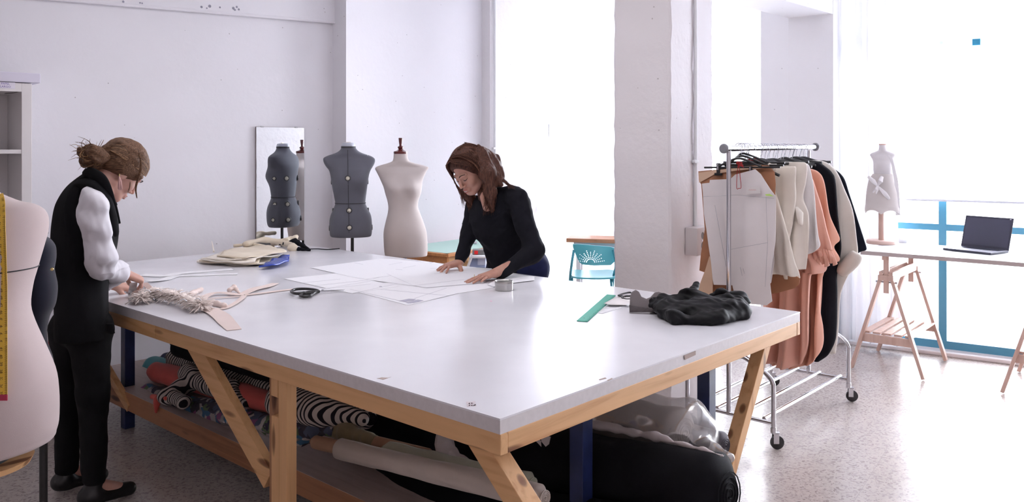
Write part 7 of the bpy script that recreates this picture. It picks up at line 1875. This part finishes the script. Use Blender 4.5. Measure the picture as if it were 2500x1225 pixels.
for i in range(110):   # near side, falling over the shoulder
    u = rs.uniform(0, 1)
    top = hl(F2, s2, .02 - .0 * u, .075 - .12 * u, .120)
    top = hl(F2, s2, -.015 + rs.uniform(-.01, .01) if False else -.072 * .2, .070 - .13 * u, .125 - .03 * u)
    lock([top, hl(F2, s2, -.060, .050 - .11 * u, .105), hl(F2, s2, -.094, .030 - .09 * u, .035), R(1176 + 24 * u, 432 + 4 * u, 4.72 + .04 * u), R(1180 + 34 * u, 470, 4.70 + .04 * u), R(1180 + rs.uniform(-4, 24), 496 + rs.uniform(0, 32), 4.70)], .0036, jit=.005, alt=i % 5 == 0)
for i in range(90):   # swept from the parting along the hairline
    u = rs.uniform(0, 1); sg = -1 if i % 3 else 1
    lock([hl(F2, s2, -.006, .088 - .05 * u, .112 + .016 * u), hl(F2, s2, sg * .032, .090 - .05 * u, .098 + .016 * u), hl(F2, s2, sg * .064, .072 - .05 * u, .074 + .02 * u), hl(F2, s2, sg * .086, .048 - .05 * u, .036 + .02 * u), hl(F2, s2, sg * .093, .020 - .04 * u, -.01), hl(F2, s2, sg * .088, .0 - .03 * u, -.05)], .0034, jit=.002, alt=i % 6 == 0)
for i in range(46):   # sweeping back onto the shoulder
    u = rs.uniform(0, 1)
    lock([hl(F2, s2, -.02, .02 - .08 * u, .135), hl(F2, s2, -.075, -.04 - .03 * u, .09), hl(F2, s2, -.090, -.075, .01), R(1212 + 10 * u, 428, 4.78), R(1232 + 8 * u, 446, 4.73), R(1246 + rs.uniform(-6, 14), 456 + rs.uniform(-4, 8), 4.70)], .0032, jit=.005, alt=i % 3 == 0)
for i in range(46):   # far side strands framing the forehead and falling left of the face
    u = rs.uniform(0, 1)
    lock([hl(F2, s2, .005, .078, .118), hl(F2, s2, .055, .080 - .02 * u, .085), hl(F2, s2, .092, .062 - .03 * u, .03), hl(F2, s2, .092 + .004 * u, .062, -.03), R(1118 + 6 * u, 462, 4.86), R(1134 + rs.uniform(-5, 3), 488 + rs.uniform(-8, 20), 4.86)], .0022, jit=.003, alt=i % 6 == 0)
for i in range(50):   # behind the chin
    u = rs.uniform(0, 1); lock([R(1128 + 18 * u, 440, 4.92), R(1134 + 22 * u, 470, 4.89), R(1140 + 26 * u, 495 + rs.uniform(0, 6), 4.86), R(1146 + 24 * u + rs.uniform(-3, 3), 505 + rs.uniform(-4, 14), 4.84)], .0034, jit=.004, alt=i % 6 == 0)
q.build('hair_strands', M_HAIR2, hair2, True, 180)['kind'] = 'stuff'; q2.build('red_brown_strands', M_HAIR2L, hair2, True, 180)['kind'] = 'stuff'
